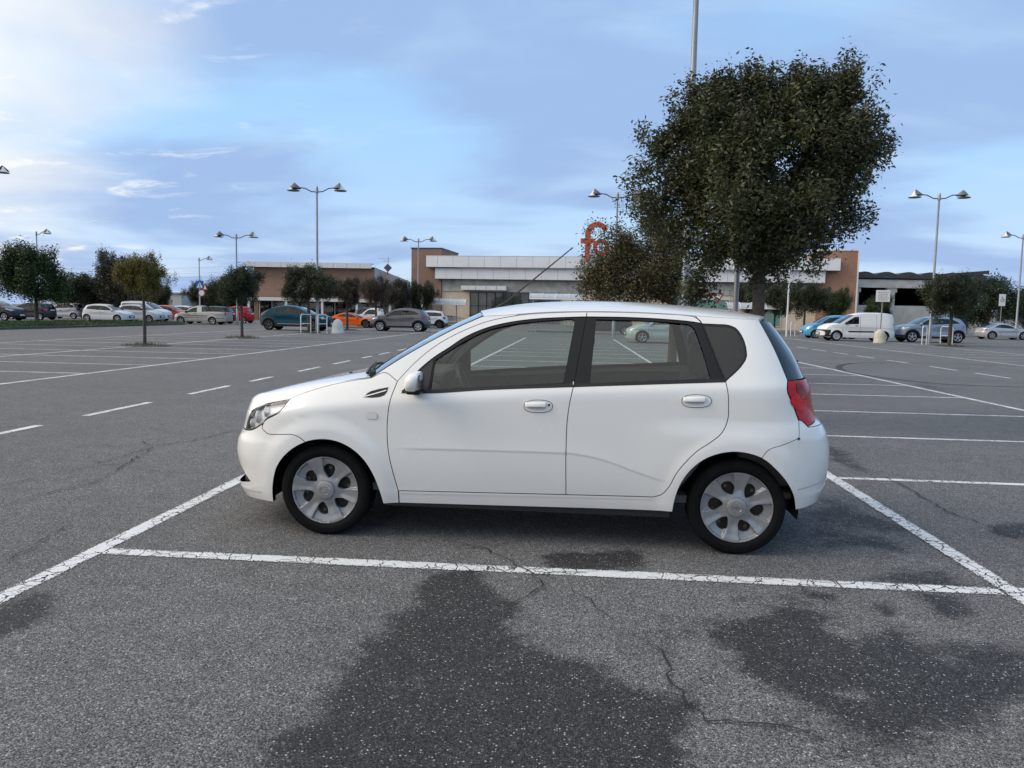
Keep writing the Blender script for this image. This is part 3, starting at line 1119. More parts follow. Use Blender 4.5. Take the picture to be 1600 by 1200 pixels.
    face = mesh_obj('letter_f', [(p[0], y0, p[1]) for p in V], [tuple(f) for f in F], REDL, t)
    n = len(Ps)
    mesh_obj('letter_f_rim', [(p[0], y0 + 0.004, p[1]) for p in Ps] + [(p[0], y1, p[1]) for p in Ps], [(i, (i + 1) % n, n + (i + 1) % n, n + i) for i in range(n)], LETSIDE, face)
    oc = (ox + 2.75, oz + 1.55)
    ring_o = [(oc[0] + 0.98 * math.cos(a), oc[1] + 1.02 * math.sin(a)) for a in np.linspace(0, 2 * math.pi, 40, endpoint=False)]
    ring_i = [(oc[0] + 0.48 * math.cos(a), oc[1] + 0.54 * math.sin(a)) for a in np.linspace(0, 2 * math.pi, 40, endpoint=False)]
    V, F, _ = tri2d(np.array(ring_o), (ring_i,), 0.25)
    face = mesh_obj('letter_o', [(p[0], y0, p[1]) for p in V], [tuple(f) for f in F], REDL, t)
    for rg in (ring_o, ring_i):
        n = len(rg)
        mesh_obj('letter_o_rim', [(p[0], y0 + 0.004, p[1]) for p in rg] + [(p[0], y1, p[1]) for p in rg], [(i, (i + 1) % n, n + (i + 1) % n, n + i) for i in range(n)], LETSIDE, face)
    for z in (oz + 0.72, oz + 2.30):
        MB().box(ox + 0.9, ox + 9.0, -0.52, -0.45, z - 0.04, z + 0.04).build('letter_rail', DARKF, t)
    for x in (ox + 1.1, ox + 2.8, ox + 5.0, ox + 8.0):
        MB().box(x - 0.05, x + 0.05, -0.45, -0.33, oz - 0.2, oz + 2.3).build('letter_post', DARKF, t)
    return t


def left_building():
    t = empty('shop_building', (-30.2, 88.0, 0))
    tag(t, 'low brown brick shop building with pale fascia at the left', 'building')
    V = [(-7.2, 0, 0), (7.2, 0, 0), (2.4, 42, 0), (-11.6, 42, 0)]
    h = 6.12
    mesh_obj('brick_wall', V[:2] + [(x, y, h) for x, y, _ in V[1::-1]], [(0, 1, 2, 3)], BRICK, t)
    mesh_obj('side_wall', [V[1], V[2], (V[2][0], V[2][1], 6.3), (V[1][0], V[1][1], 6.3)], [(0, 1, 2, 3)], CONC2, t)
    mesh_obj('back_wall', [V[2], V[3], (V[3][0], V[3][1], h), (V[2][0], V[2][1], h), V[0], (V[0][0], V[0][1], h)], [(0, 1, 2, 3), (1, 4, 5, 2)], CONC2, t)
    mesh_obj('roof', [(x, y, 6.32) for x, y, _ in V], [(0, 1, 2, 3)], CONC, t)
    x = -8.2
    while x < 7.0:
        b = min(7.05, x + 1.55)
        MB().box(x + 0.015, b - 0.015, -0.95, -0.80, 6.14, 6.74, 0.01).build('fascia_panel', WHITEM, t)
        x = b
    MB().box(-8.15, 7.0, -0.80, 0.0, 6.10, 6.18).build('soffit', DARKF, t)
    MB().box(-8.15, 7.0, -0.80, 0.4, 6.66, 6.72).build('fascia_coping', WHITEM, t)
    MB().box(-2.6, -1.0, -0.06, 0.02, 3.0, 4.1).build('window_shutter', principled('shutter', (0.42, 0.43, 0.42), 0.7), t)
    MB().box(-2.75, -0.85, -0.04, 0.03, 2.85, 4.25).build('window_frame', DARKF, t)
    # glazed front under a white canopy
    MB().box(-7.0, 13.5, -2.6, -0.1, 2.25, 2.62, 0.03).build('canopy', WHITEM, t)
    for x in (-6.8, -2.4, 1.8, 5.8, 9.6, 13.2):
        MB().box(x - 0.12, x + 0.12, -2.5, -2.26, 0, 2.25).build('canopy_post', WHITEM, t)
    MB().box(-6.6, 7.0, -0.10, -0.05, 0.3, 2.2).build('shop_front', DARKIN, t)
    for k in range(9):
        x = -6.4 + k * 1.5
        mesh_obj('window_pane', [(x, -0.16, 0.5), (x + 1.4, -0.16, 0.5), (x + 1.4, -0.16, 2.1), (x, -0.16, 2.1)], [(0, 1, 2, 3)], SHOPGL, t)
        MB().box(x - 0.09, x - 0.01, -0.2, -0.1, 0.3, 2.2).build('mullion', WHITEM, t)
    MB().box(7.3, 14.5, -0.6, -0.4, 0, 1.9).build('wire_fence_panel', principled('fence_grey', (0.22, 0.23, 0.23), 0.7, var=0.3, vscale=8), t)
    # roof sign and aerial
    m = MB().box(-0.75, 0.75, -0.12, 0.12, -0.75, 0.75, 0.04)
    c, s = math.cos(R(45)), math.sin(R(45))
    m.v = [(6.3 + 0.5 * (p[0] * c - p[2] * s), 10 + p[1], 6.85 + 0.5 * (p[0] * s + p[2] * c)) for p in m.v]
    sg = m.build('roof_sign', principled('sign_dark', (0.05, 0.065, 0.075), 0.4), t)
    MB().box(6.25, 6.35, 9.94, 10.06, 6.0, 6.5).build('roof_sign_foot', DARKF, t)
    m = MB().tube([(6.1, 11, 6.2), (6.1, 11, 8.3)], 0.035, 6)
    for z, w in ((8.1, 1.3), (7.9, 0.8), (7.7, 0.6)):
        m.tube([(6.1 - w, 11, z), (6.1 + w * 0.3, 11, z)], 0.02, 5)
    m.build('roof_aerial', principled('galvanised', (0.30, 0.31, 0.32), 0.45, 0.6, var=0.1), t)
    return t


def right_building():
    t = empty('warehouse', (42.5, 98.0, 0))
    tag(t, 'concrete warehouse with dark wavy roof and open bays at the right', 'building')
    MB().box(-8.2, 7.2, 0.5, 1.0, 0, 3.2).build('low_wall', CONC2, t)
    MB().box(-8.2, 7.2, 14, 14.4, 0, 6.0).build('back_wall', DARKIN, t)
    MB().box(-8.2, 7.2, 1.0, 14, 0.0, 0.1).build('floor_slab', DARKIN, t)
    MB().box(-8.3, 7.3, 0.1, 0.9, 5.35, 6.35).build('beam', CONC2, t)
    MB().box(-8.3, 7.3, 0.0, 14.4, 6.35, 6.5).build('roof_slab', DARKIN, t)
    for x in (-7.9, -3.6, 1.9, 6.9):
        MB().box(x - 0.35, x + 0.35, 0.2, 0.95, 0, 5.35).build('column', CONC2, t)
        MB().box(x - 0.6, x + 0.6, 0.25, 0.9, 4.8, 5.35).build('corbel', CONC2, t)
    for x in (7.0, -8.2):
        MB().box(x, x + 0.25, 1.0, 14, 0, 6.3).build('end_wall', CONC, t)
    # wavy roof shells
    rm = principled('dark_roof_sheet', (0.055, 0.052, 0.055), 0.75, var=0.25, vscale=3)
    for k in range(6):
        x0 = -8.4 + k * 2.6
        pts = [(x0 + 2.6 * i / 10, 6.52 + 0.36 + 0.40 * math.sin(math.pi * i / 10)**0.9) for i in range(11)]
        poly = [(x0, 6.5)] + pts + [(x0 + 2.6, 6.5)]
        MB().prism([(x + (0.004 if i in (0,) else 0), z) for i, (x, z) in enumerate(poly)], -0.15, 14.2).build('roof_shell', rm, t)
    MB().prism([(1.5, 6.6), (7.4, 7.2), (7.4, 7.6), (1.5, 7.05)], -0.22, -0.16).build('gable_sheet', rm, t)
    MB().box(3.2, 5.6, 0.30, 0.45, 0.0, 3.0).build('blue_gate', principled('blue_sheet', (0.02, 0.16, 0.26), 0.5, var=0.12, vscale=2), t)
    return t


store()
left_building()
right_building()

w = MB()
w.box(47.5, 66, 92.0, 92.4, 0, 2.5)
wl = w.build('boundary_wall', principled('mottled_wall', (0.36, 0.36, 0.36), 0.9, var=0.6, vscale=2.2, bump=0.3, bscale=6))
tag(wl, 'pale mottled boundary wall behind the silver coupe', 'wall')
for k, (x0, x1, y, h, c) in enumerate([(-84, -62, 118, 3.4, (0.55, 0.55, 0.54)), (-60, -40, 120, 3.1, (0.50, 0.50, 0.50))]):
    t = empty('far_shed', ((x0 + x1) / 2, y, 0))
    tag(t, ['pale low shed glimpsed behind the trees at the far left', 'pale low shed glimpsed behind the trees left of the brick shop'][k], 'building')
    hw = (x1 - x0) / 2
    MB().box(-hw, hw, 0, 12, 0, h).build('wall', principled('shed_wall_%d' % k, c, 0.8, var=0.12, vscale=0.5), t)
    MB().box(-hw - 0.3, hw + 0.3, -0.3, 12.3, h, h + 0.2).build('roof', CONC, t)
    for i in range(5):
        MB().box(-hw + 1.5 + i * 4, -hw + 3.6 + i * 4, -0.06, 0.02, 0.9, 2.2).build('window', DARKF, t)

# ------------------------------------------------------------------ grass island with kerb
isl = bpy.data.objects.new('grass_island', None)
COL.objects.link(isl)
tag(isl, 'grass island edged with dark kerb stones at the left', kind='structure')
soil = principled('soil', (0.055, 0.060, 0.025), 0.95, var=0.4, vscale=2)
N_ = 24
edge = [(-29.85, 24.0), (-29.85, 56.6)] + [(-31.85 + 2.0 * math.cos(R(a)), 56.6 + 2.0 * math.sin(R(a))) for a in range(10, 91, 16)] + [(-36.2, 58.6)] + [(-36.2 + 2.0 * math.cos(R(a)), 56.6 + 2.0 * math.sin(R(a))) for a in range(106, 181, 16)] + [(-38.2, 24.0)]
nE = len(edge)
mesh_obj('island_soil', [(x, y, 0.11) for x, y in edge], [tuple(range(nE))], soil, isl)
kst = principled('kerb_stone', (0.085, 0.085, 0.08), 0.9, var=0.3, vscale=5, bump=0.3)
path = [Vector((x, y, 0)) for x, y in edge]
for a, b in zip(path[:-1], path[1:]):
    ln = (b - a).length
    n = max(1, round(ln / 1.0))
    d = (b - a) / n
    for k in range(n):
        p = a + d * (k + 0.5)
        m = MB().box(-d.length / 2 + 0.012, d.length / 2 - 0.012, -0.07, 0.07, -0.02, 0.135, 0.015)
        o = m.build('kerb_stone', kst, isl, loc=p)
        o.rotation_euler = (0, 0, math.atan2(d.y, d.x))
rng = np.random.default_rng(3)
ng = 26000
gxp = rng.uniform(-38.0, -30.0, ng)
gyp = rng.uniform(33, 58.4, ng)
patch = 0.6 + 0.6 * np.sin(gxp * 1.7 + 2 * np.sin(gyp * 0.6)) * np.sin(gyp * 1.1)
hgt = rng.uniform(0.05, 0.16, ng) * (0.7 + 0.6 * patch)
an = rng.uniform(0, 6.28, ng)
wd = 0.045
c = np.stack([gxp, gyp, np.full(ng, 0.105)], 1)
dx = np.stack([np.cos(an), np.sin(an), np.zeros(ng)], 1) * wd
ln_ = np.stack([rng.normal(0, .04, ng), rng.normal(0, .04, ng), hgt], 1)
V = np.stack([c - dx, c + dx, c + ln_], 1).reshape(-1, 3)
go = mesh_obj('grass', V.tolist(), np.arange(ng * 3).reshape(-1, 3).tolist(), principled('grass_blades', (0.050, 0.088, 0.018), 0.7, var=0.45, vscale=0.9))
tag(go, 'short green grass on the island at the left', kind='stuff')

# ------------------------------------------------------------------ lamps
GALV = principled('galvanised', (0.30, 0.31, 0.32), 0.45, 0.6, var=0.1)
SHADE = principled('lamp_shade_dark', (0.13, 0.14, 0.145), 0.5, var=0.15)
SHADEW = principled('lamp_cone_white', (0.72, 0.72, 0.72), 0.4)


def lamp(label, X, Y, H, arms, rz=0.0, base_hoops=False):
    t = empty('street_lamp', (X, Y, 0), rz)
    tag(t, label, 'street lamp', 'tall car-park lamps')
    m = MB()
    m.tube([(0, 0, 0), (0, 0, 0.9), (0, 0, 0.95), (0, 0, H)], [0.105, 0.105, 0.085, 0.052], 12)
    m.build('pole', GALV, t, angle=40)
    MB().lathe([(0.001, 0.30), (0.05, 0.27), (0.085, 0.16), (0.085, -0.12), (0.05, -0.14), (0.001, -0.14)], 12, org=(0, 0, H)).build('pole_cap', GALV, t, angle=40)
    for s in arms:
        MB().tube([(0, 0, H - 0.05), (s * 0.35, 0, H - 0.02), (s * 0.7, 0, H + 0.16), (s * 1.05, 0, H + 0.20)], 0.035, 8).build('arm', SHADE, t, angle=40)
        hd = empty('lamp_head', (s * 1.33, 0, H), 0.0 if s > 0 else math.pi, t)
        hd.scale = (0.76, 0.76, 0.66)
        # outer half: white cone with dark brim; inner half: raised dark hat
        MB().lathe([(0.05, 0.60), (0.22, 0.30), (0.44, 0.06)], 20, a0=-100, a1=100, org=(0.10, 0, 0)).build('outer_cone', SHADEW, hd, angle=60)
        MB().lathe([(0.02, 0.02), (0.40, 0.02), (0.47, 0.035), (0.47, 0.085), (0.42, 0.095), (0.02, 0.10)], 24, org=(0.10, 0, -0.02)).build('brim', SHADE, hd, angle=40)
        MB().lathe([(0.001, 0.74), (0.04, 0.72), (0.50, 0.26), (0.50, 0.22), (0.001, 0.24)], 20, a0=70, a1=290, org=(0.02, 0, 0)).build('hat', SHADE, hd, angle=50)
        MB().lathe([(0.001, 0.735), (0.03, 0.72), (0.24, 0.30)], 20, a0=-70, a1=70, org=(0.03, 0, 0)).build('hat_front', SHADE, hd, angle=50)
        MB().lathe([(0.09, 0.08), (0.15, 0.30), (0.05, 0.5)], 12, org=(-0.05, 0, 0)).build('lamp_body', SHADE, hd, angle=50)
    return t


def hoop(label, X, Y, rz):
    t = MB().tube([(-0.32, 0, 0), (-0.32, 0, 0.98), (-0.27, 0, 1.08), (0.27, 0, 1.08), (0.32, 0, 0.98), (0.32, 0, 0)], 0.032, 8)
    t.tube([(-0.32, 0, 0.55), (0.32, 0, 0.55)], 0.024, 8)
    o = t.build('hoop_barrier', WHITEM, angle=40)
    o.location = (X, Y, 0)
    o.rotation_euler = (0, 0, rz)
    tag(o, label, 'barrier', 'hoop barriers round lamp poles')
    return o


lamp('tall twin lamp beside the teal car, nearest at the left', -15.1, 44.6, 8.25, (-1, 1))
lamp('tall twin lamp standing in front of the blue-grey off-roader', 21.4, 48.1, 8.65, (-1, 1))
lamp('twin lamp seen above the sparse dark young tree', -26.9, 60.0, 6.95, (-1, 1), R(3))
lamp('twin lamp in front of the brick tower', -14.75, 72.5, 7.95, (-1, 1), R(-3))
lamp('twin lamp half hidden behind the brownish tree', 2.45, 47.0, 8.40, (-1, 1))
lamp('near lamp pole rising out of the picture behind the big tree', 2.32, 16.5, 8.4, (-1, 1))
lamp('lamp at the left edge with one head in view', -37.6, 47.5, 9.6, (1,), R(-20))
lamp('single-arm lamp behind the round green tree', -51.3, 70.5, 8.0, (1,), R(-15))
lamp('single-arm lamp above the far dark tree row', -43.0, 86.0, 6.75, (1,), R(-10))
lamp('single-arm lamp at the right edge of the picture', 36.1, 66.0, 8.25, (-1,), R(5))
hoop('white hoop barrier left of the twin lamp by the teal car', -15.45, 43.6, R(50))
hoop('white hoop barrier right of the twin lamp by the teal car', -14.5, 43.7, R(55))
hoop('grey hoop barrier left of the lamp by the off-roader', 20.75, 47.3, R(45))
hoop('grey hoop barrier right of the lamp by the off-roader', 22.05, 47.4, R(140))
hoop('white hoop barrier beside the thin white pole', 17.0, 61.2, R(45))
o = MB().tube([(0, 0, 0), (0, 0, 5.0)], [0.075, 0.055], 10).build('flag_pole', WHITEM, angle=40)
o.location = (16.2, 60.0, 0)
tag(o, 'thin plain white pole right of the near tree trunk', 'pole')
t = empty('sign_post', (2.30, 11.2, 0))
tag(t, 'grey metal post between the lamp pole and the big trunk', 'post')
MB().tube([(0, 0, 0), (0, 0, 2.9)], 0.037, 10).build('post', GALV, t, angle=40)
MB().lathe([(0.001, 0.012), (0.038, 0.01), (0.04, -0.01)], 12, org=(0, 0, 2.9)).build('cap', SHADE, t)

# concrete bells
BELL = principled('bell_concrete', (0.52, 0.49, 0.40), 0.85, var=0.12, vscale=6)


def bell_mesh():
    return MB().lathe([(0.36, 0.0), (0.365, 0.10), (0.345, 0.13), (0.335, 0.35), (0.31, 0.52), (0.25, 0.68), (0.15, 0.80), (0.06, 0.84), (0.001, 0.845)], 24)


o = bell_mesh().build('concrete_bell', principled('bell_white', (0.62, 0.61, 0.58), 0.85, var=0.12, vscale=6), angle=40)
o.location = (-13.75, 44.2, 0)
tag(o, 'white concrete bell bollard right of the twin lamp by the teal car', 'bollard')
t = empty('notice_board', (18.66, 48.5, 0), R(-8))
tag(t, 'white notice board on a pole set in a cream concrete bell', 'sign')
bell_mesh().build('base', BELL, t, angle=40)
MB().tube([(0, 0, 0.8), (0.03, 0, 3.2)], 0.035, 8).build('pole', GALV, t, angle=40)
bd = MB().box(-0.38, 0.42, -0.055, -0.035, 2.50, 3.20, 0.006).build('board', principled('board_white', (0.74, 0.74, 0.72), 0.5), t)
rng = random.Random(8)
for r_ in range(5):
    x = -0.27 + rng.random() * 0.06
    z = 3.08 - r_ * 0.115
    while x < 0.30:
        wdt = rng.uniform(0.05, 0.15)
        MB().box(x, min(0.33, x + wdt), -0.062, -0.0555, z - 0.018, z + 0.018).build('text_mark', principled('sign_ink', (0.12, 0.12, 0.13), 0.6), bd)
        x += wdt + 0.035


def pole_sign(name, label, X, Y, h, build):
    t = empty(name, (X, Y, 0))
    tag(t, label, 'road sign')
    MB().tube([(0, 0, 0), (0, 0, h)], 0.035, 8).build('post', GALV, t, angle=40)
    build(t, h)
    return t


SIGNW, SIGNB, SIGNR, INK = principled('sign_white', (0.72, 0.72, 0.70), 0.5), principled('sign_blue', (0.02, 0.12, 0.42), 0.45), principled('sign_red', (0.45, 0.03, 0.03), 0.45), principled('sign_ink', (0.12, 0.12, 0.13), 0.6)


def ped(t, h):
    MB().box(-0.36, 0.36, -0.06, -0.04, h - 0.75, h - 0.03, 0.004).build('blue_plate', SIGNB, t)
    tri = MB().prism([(-0.27, h - 0.66), (0.27, h - 0.66), (0, h - 0.14)], -0.070, -0.0605).build('white_triangle', SIGNW, t)
    m = MB().box(-0.03, 0.03, -0.078, -0.071, h - 0.45, h - 0.30)
    m.tube([(0, -0.075, h - 0.45), (-0.08, -0.075, h - 0.62)], 0.018, 5)
    m.tube([(0, -0.075, h - 0.45), (0.08, -0.075, h - 0.62)], 0.018, 5)
    m.lathe([(0.001, 0.0), (0.032, 0.0), (0.001, -0.008)], 10, org=(0, -0.071, h - 0.26), axis='Y')
    m.build('walker_symbol', INK, tri)
    d = MB().lathe([(0.001, -0.02), (0.31, -0.02), (0.31, 0.0), (0.001, 0.0)], 24, axis='Y', org=(0.15, -0.04, h - 1.12)).build('round_plate', SIGNW, t, angle=30)
    MB().lathe([(0.31, -0.024), (0.25, -0.024)], 24, axis='Y', org=(0.15, -0.04, h - 1.12)).build('red_ring', SIGNR, d)
    MB().prism([(0.25, h - 0.85), (0.70, h - 0.85), (0.48, h - 0.25)], -0.035, -0.02).build('warning_triangle', SIGNR, t)
    MB().prism([(0.34, h - 0.78), (0.61, h - 0.78), (0.48, h - 0.42)], -0.045, -0.0355).build('triangle_face', SIGNW, t)


def give_way(t, h):
    a = MB().prism([(-0.45, h), (0.45, h), (0, h - 0.80)], -0.06, -0.045).build('red_triangle', SIGNR, t)
    MB().prism([(-0.29, h - 0.09), (0.29, h - 0.09), (0, h - 0.60)], -0.07, -0.0605).build('white_triangle', SIGNW, a)


def parking(t, h):
    a = MB().box(-0.28, 0.28, -0.06, -0.045, h - 1.05, h, 0.004).build('plate', SIGNW, t)
    m = MB().tube([(-0.04, -0.064, h - 0.22), (0.0, -0.064, h - 0.42), (0.12, -0.064, h - 0.46), (0.15, -0.064, h - 0.62)], 0.035, 5)
    m.tube([(0.12 * math.cos(x) - 0.02, -0.064, h - 0.55 + 0.12 * math.sin(x)) for x in np.linspace(2.2, 6.2, 9)], 0.025, 5)
    m.build('wheelchair_symbol', INK, a)


pole_sign('road_sign', 'blue pedestrian-crossing sign with round plate behind the cars', -33.2, 66.5, 3.75, ped)
pole_sign('road_sign', 'red and white give-way triangle seen over the car roof', 10.6, 58.0, 3.15, give_way)
pole_sign('road_sign', 'small white disabled-parking plate at the right edge', 38.0, 72.0, 3.9, parking)

# ------------------------------------------------------------------ trolley shelters and trolleys
SHGL = glass('shelter_sheet', (0.62, 0.66, 0.66), rough=0.25)
SHEET = principled('milky_sheet', (0.42, 0.45, 0.47), 0.35, var=0.15, vscale=2)


def shelter(label, X, Y, L_, H, D=2.2):
    t = empty('trolley_shelter', (X, Y, 0))
    tag(t, label, 'shelter', 'trolley shelters')
    hw = L_ / 2
    n = max(3, int(L_ / 1.15))
    for k in range(n):
        x0, x1 = -hw + L_ * k / n, -hw + L_ * (k + 1) / n
        V, F = [], []
        for i in range(9):
            a = R(8 + 118 * i / 8)
            y, z = -D / 2 + D * 0.62 * (1 - math.cos(a)) * 0.72, H - 0.62 + 0.62 * math.sin(a)
            V += [(x0 + 0.02, y, z), (x1 - 0.02, y, z)]
            if i:
                F.append((2 * i - 2, 2 * i - 1, 2 * i + 1, 2 * i))
        mesh_obj('roof_sheet', V, F, SHEET, t, smooth=True)
    for k in range(n + 1):
        x = -hw + L_ * k / n
        MB().tube([(x, -D / 2 + D * 0.62 * (1 - math.cos(R(a))) * 0.72, H - 0.60 + 0.62 * math.sin(R(a))) for a in range(4, 130, 14)], 0.035, 6).build('rib', WHITEM, t, angle=40)
    MB().tube([(-hw, -D / 2, H - 0.55), (hw, -D / 2, H - 0.55)], 0.045, 8).build('front_rail', WHITEM, t)
    MB().tube([(-hw, D * 0.2, H - 0.25), (hw, D * 0.2, H - 0.25)], 0.04, 8).build('back_rail', WHITEM, t)
    for x in (-hw + 0.3, hw - 0.9):
        MB().tube([(x, -D * 0.3, 0), (x, -D * 0.3, H - 0.45)], 0.05, 8).build('post', GALV, t, angle=40)
    for z in (0.35, 0.75):
        MB().tube([(-hw, D * 0.45, z), (hw, D * 0.45, z)], 0.03, 6).build('guard_rail', GALV, t)
        MB().tube([(-hw, -D * 0.55, z), (hw * 0.6, -D * 0.55, z)], 0.03, 6).build('guard_rail', GALV, t)
    return t


S1 = 'curved trolley shelter in front of the brick tower'
shelter(S1, -12.3, 73.5, 4.2, 2.62)
shelter('trolley shelter half hidden behind the hatchback roof near the entrance', -1.6, 71.5, 4.8, 3.25)
shelter('curved trolley shelter behind the near tree trunk', 16.4, 73.0, 4.6, 2.75)

WIRE = principled('trolley_wire', (0.38, 0.39, 0.40), 0.35, 0.7)
HANDLE = principled('trolley_handle', (0.08, 0.10, 0.14), 0.5)


def trolley():
    t = empty('shopping_trolley', (0, 0, 0))
    m = MB()
    T = [(-0.42, -0.24, 1.0), (0.42, -0.17, 0.92), (0.42, 0.17, 0.92), (-0.42, 0.24, 1.0)]
    Bt = [(-0.34, -0.20, 0.52), (0.32, -0.14, 0.58), (0.32, 0.14, 0.58), (-0.34, 0.20, 0.52)]
    for q in (T, Bt):
        for i in range(4):
            m.tube([q[i], q[(i + 1) % 4]], 0.013, 5)
    for i in range(4):
        for k in range(6):
            f = k / 5
            a = Vector(T[i]).lerp(Vector(T[(i + 1) % 4]), f)
            b = Vector(Bt[i]).lerp(Vector(Bt[(i + 1) % 4]), f)
            m.tube([tuple(a), tuple(b)], 0.008, 4)
    m.build('basket', WIRE, t)
    m = MB()
    for s in (-1, 1):
        m.tube([(-0.46, s * 0.24, 1.03), (-0.30, s * 0.21, 0.30), (-0.36, s * 0.22, 0.16), (0.40, s * 0.16, 0.20)], 0.016, 6)
    m.build('frame', WIRE, t)
    MB().tube([(-0.48, -0.25, 1.03), (-0.48, 0.25, 1.03)], 0.022, 8).build('handle', HANDLE, t, angle=40)
    for x, y in ((-0.34, -0.21), (-0.34, 0.21), (0.36, -0.15), (0.36, 0.15)):
        MB().lathe([(0.02, -0.018), (0.062, -0.018), (0.062, 0.018), (0.02, 0.018)], 12, axis='Y', org=(x, y, 0.065)).build('castor', HANDLE, t, angle=30)
    return t


proto = trolley()
spots = [(-13.6 + 0.30 * k, 73.3, 0, 'wire trolley nested in the row under the shelter by the brick tower', 'trolleys by the brick tower') for k in range(9)]
spots += [(-2.9 + 0.28 * k, 57.5, 0, 'wire trolley nested in the row seen through the front window', 'trolleys seen through the front window') for k in range(14)]
spots += [(15.6 + 0.30 * k, 72.6, 0, 'wire trolley nested in the row behind the near tree trunk', 'trolleys behind the near trunk') for k in range(8)]
ORD = ['first', 'second', 'third', 'fourth', 'fifth', 'sixth', 'seventh', 'eighth', 'ninth', 'tenth', 'eleventh', 'twelfth', 'thirteenth', 'fourteenth']
cnt = {}
for i, (x, y, rz, lb, gr) in enumerate(spots):
    o = proto if i == 0 else copy_tree(proto)
    o.location = (x, y, 0)
    cnt[gr] = cnt.get(gr, -1) + 1
    tag(o, lb.replace('wire trolley nested in the row', ORD[cnt[gr]] + ' wire trolley from the left in the row'), 'shopping trolley', gr)

# overhead wires at the far left
t = empty('power_line', (-88, 125, 0))
tag(t, 'thin overhead wires strung above the far tree row', 'power line')
for z, nm in ((8.2, 'wire'), (7.3, 'wire'), (6.6, 'wire')):
    MB().tube([(-31 + 62 * k / 16, 0, z - 0.9 * (1 - (k / 8 - 1)**2)) for k in range(17)], 0.018, 4).build(nm, GALV, t)
for x in (-31, 31):
    MB().tube([(x, 0, 0), (x, 0, 8.5)], [0.16, 0.10], 8).build('pylon', GALV, t, angle=40)
# ------------------------------------------------------------------ trees
def leaf_material():
    m = bpy.data.materials.new('leaves')
    m.use_nodes = True
    N, L, M, MIX, RAMP = nodes_of(m.node_tree)
    b = N('ShaderNodeBsdfPrincipled')
    o = N('ShaderNodeOutputMaterial')
    at = N('ShaderNodeAttribute')
    at.attribute_name = 'tint'
    oi = N('ShaderNodeObjectInfo')
    c = RAMP(at.outputs['Fac'], [(0.0, (0.62, 0.38, 0.46)), (0.22, (0.66, 0.62, 0.55)), (0.34, (0.80, 0.86, 0.66)), (0.6, (1.05, 1.05, 1.0)), (0.82, (1.6, 1.55, 1.0)), (1.0, (2.6, 2.2, 1.1))])
    col = MIX(1.0, oi.outputs['Color'], c, 'MULTIPLY')
    L(col, b.inputs['Base Color'])
    b.inputs['Roughness'].default_value = 0.42
    b.inputs['Specular IOR Level'].default_value = 0.4
    tl = N('ShaderNodeBsdfTranslucent')
    L(col, tl.inputs[0])
    mx = N('ShaderNodeMixShader')
    mx.inputs[0].default_value = 0.22
    L(b.outputs[0], mx.inputs[1])
    L(tl.outputs[0], mx.inputs[2])
    L(mx.outputs[0], o.inputs[0])
    return m


LEAF = leaf_material()
BARK = principled('bark', (0.075, 0.062, 0.052), 0.95, var=0.4, vscale=14, bump=0.8, bscale=40)


def leaf_mesh(name, centers, spread, per, size, rng, droop=0.35, up=0.2):
    """leaf-shaped faces scattered round twig centres, plus the tint of each twig"""
    n = len(centers) * per
    c = np.repeat(centers, per, 0) + rng.normal(0, 1, (n, 3)) * spread * np.array([0.85, 0.85, 1.35])
    tint = np.clip(np.repeat(rng.beta(1.8, 2.2, len(centers)), per) * 0.65 + 0.35 * rng.random(n), 0, 1)
    d = rng.normal(0, 1, (n, 3))
    d[:, 2] = d[:, 2] * 0.5 - droop
    d /= np.linalg.norm(d, axis=1)[:, None]
    s = rng.normal(0, 1, (n, 3))
    s[:, 2] *= 0.6
    s -= d * (s * d).sum(1)[:, None]
    s /= np.linalg.norm(s, axis=1)[:, None]
    ln = size * rng.uniform(0.6, 1.25, n)[:, None]
    wd = ln * 0.21
    nn = np.cross(d, s)
    V = np.stack([c, c + d * ln * 0.45 + s * wd + nn * ln * 0.05, c + d * ln - nn * ln * 0.06, c + d * ln * 0.45 - s * wd + nn * ln * 0.05], 1).reshape(-1, 3)
    me = bpy.data.meshes.new(name)
    me.vertices.add(len(V))
    me.vertices.foreach_set('co', V.ravel())
    idx = np.arange(n * 4).reshape(n, 4)
    T = np.concatenate([idx[:, [0, 1, 2]], idx[:, [0, 2, 3]]], 1).reshape(-1, 3)
    me.loops.add(T.size)
    me.loops.foreach_set('vertex_index', T.ravel())
    me.polygons.add(len(T))
    me.polygons.foreach_set('loop_start', np.arange(0, T.size, 3))
    me.update(calc_edges=True)
    a = me.attributes.new('tint', 'FLOAT', 'POINT')
    a.data.foreach_set('value', np.repeat(tint, 4).astype(np.float32))
    me.materials.append(LEAF)
    me.validate()
    return me


def blobs_points(blobs, count, rng, hollow=0.55):
    """points in a union of lumpy ellipsoids, denser toward the outside"""
    vol = np.array([b[3] * b[4] * b[5] for b in blobs])
    pick = rng.choice(len(blobs), count, p=vol**0.62 / (vol**0.62).sum())
    d = rng.normal(0, 1, (count, 3))
    d /= np.linalg.norm(d, axis=1)[:, None]
    r = (hollow + (1 - hollow) * rng.random(count))**0.8
    r *= 1 + 0.13 * np.sin(d[:, 0] * 5 + pick) + 0.11 * np.sin(d[:, 2] * 7 + 1.3 * pick) + 0.09 * np.sin(d[:, 1] * 6 + d[:, 0] * 4)
    far = rng.random(count) < 0.06
    r = np.where(far, r * rng.uniform(1.03, 1.12, count), r)
    B = np.array(blobs)[pick]
    return B[:, :3] + d * B[:, 3:6] * r[:, None]


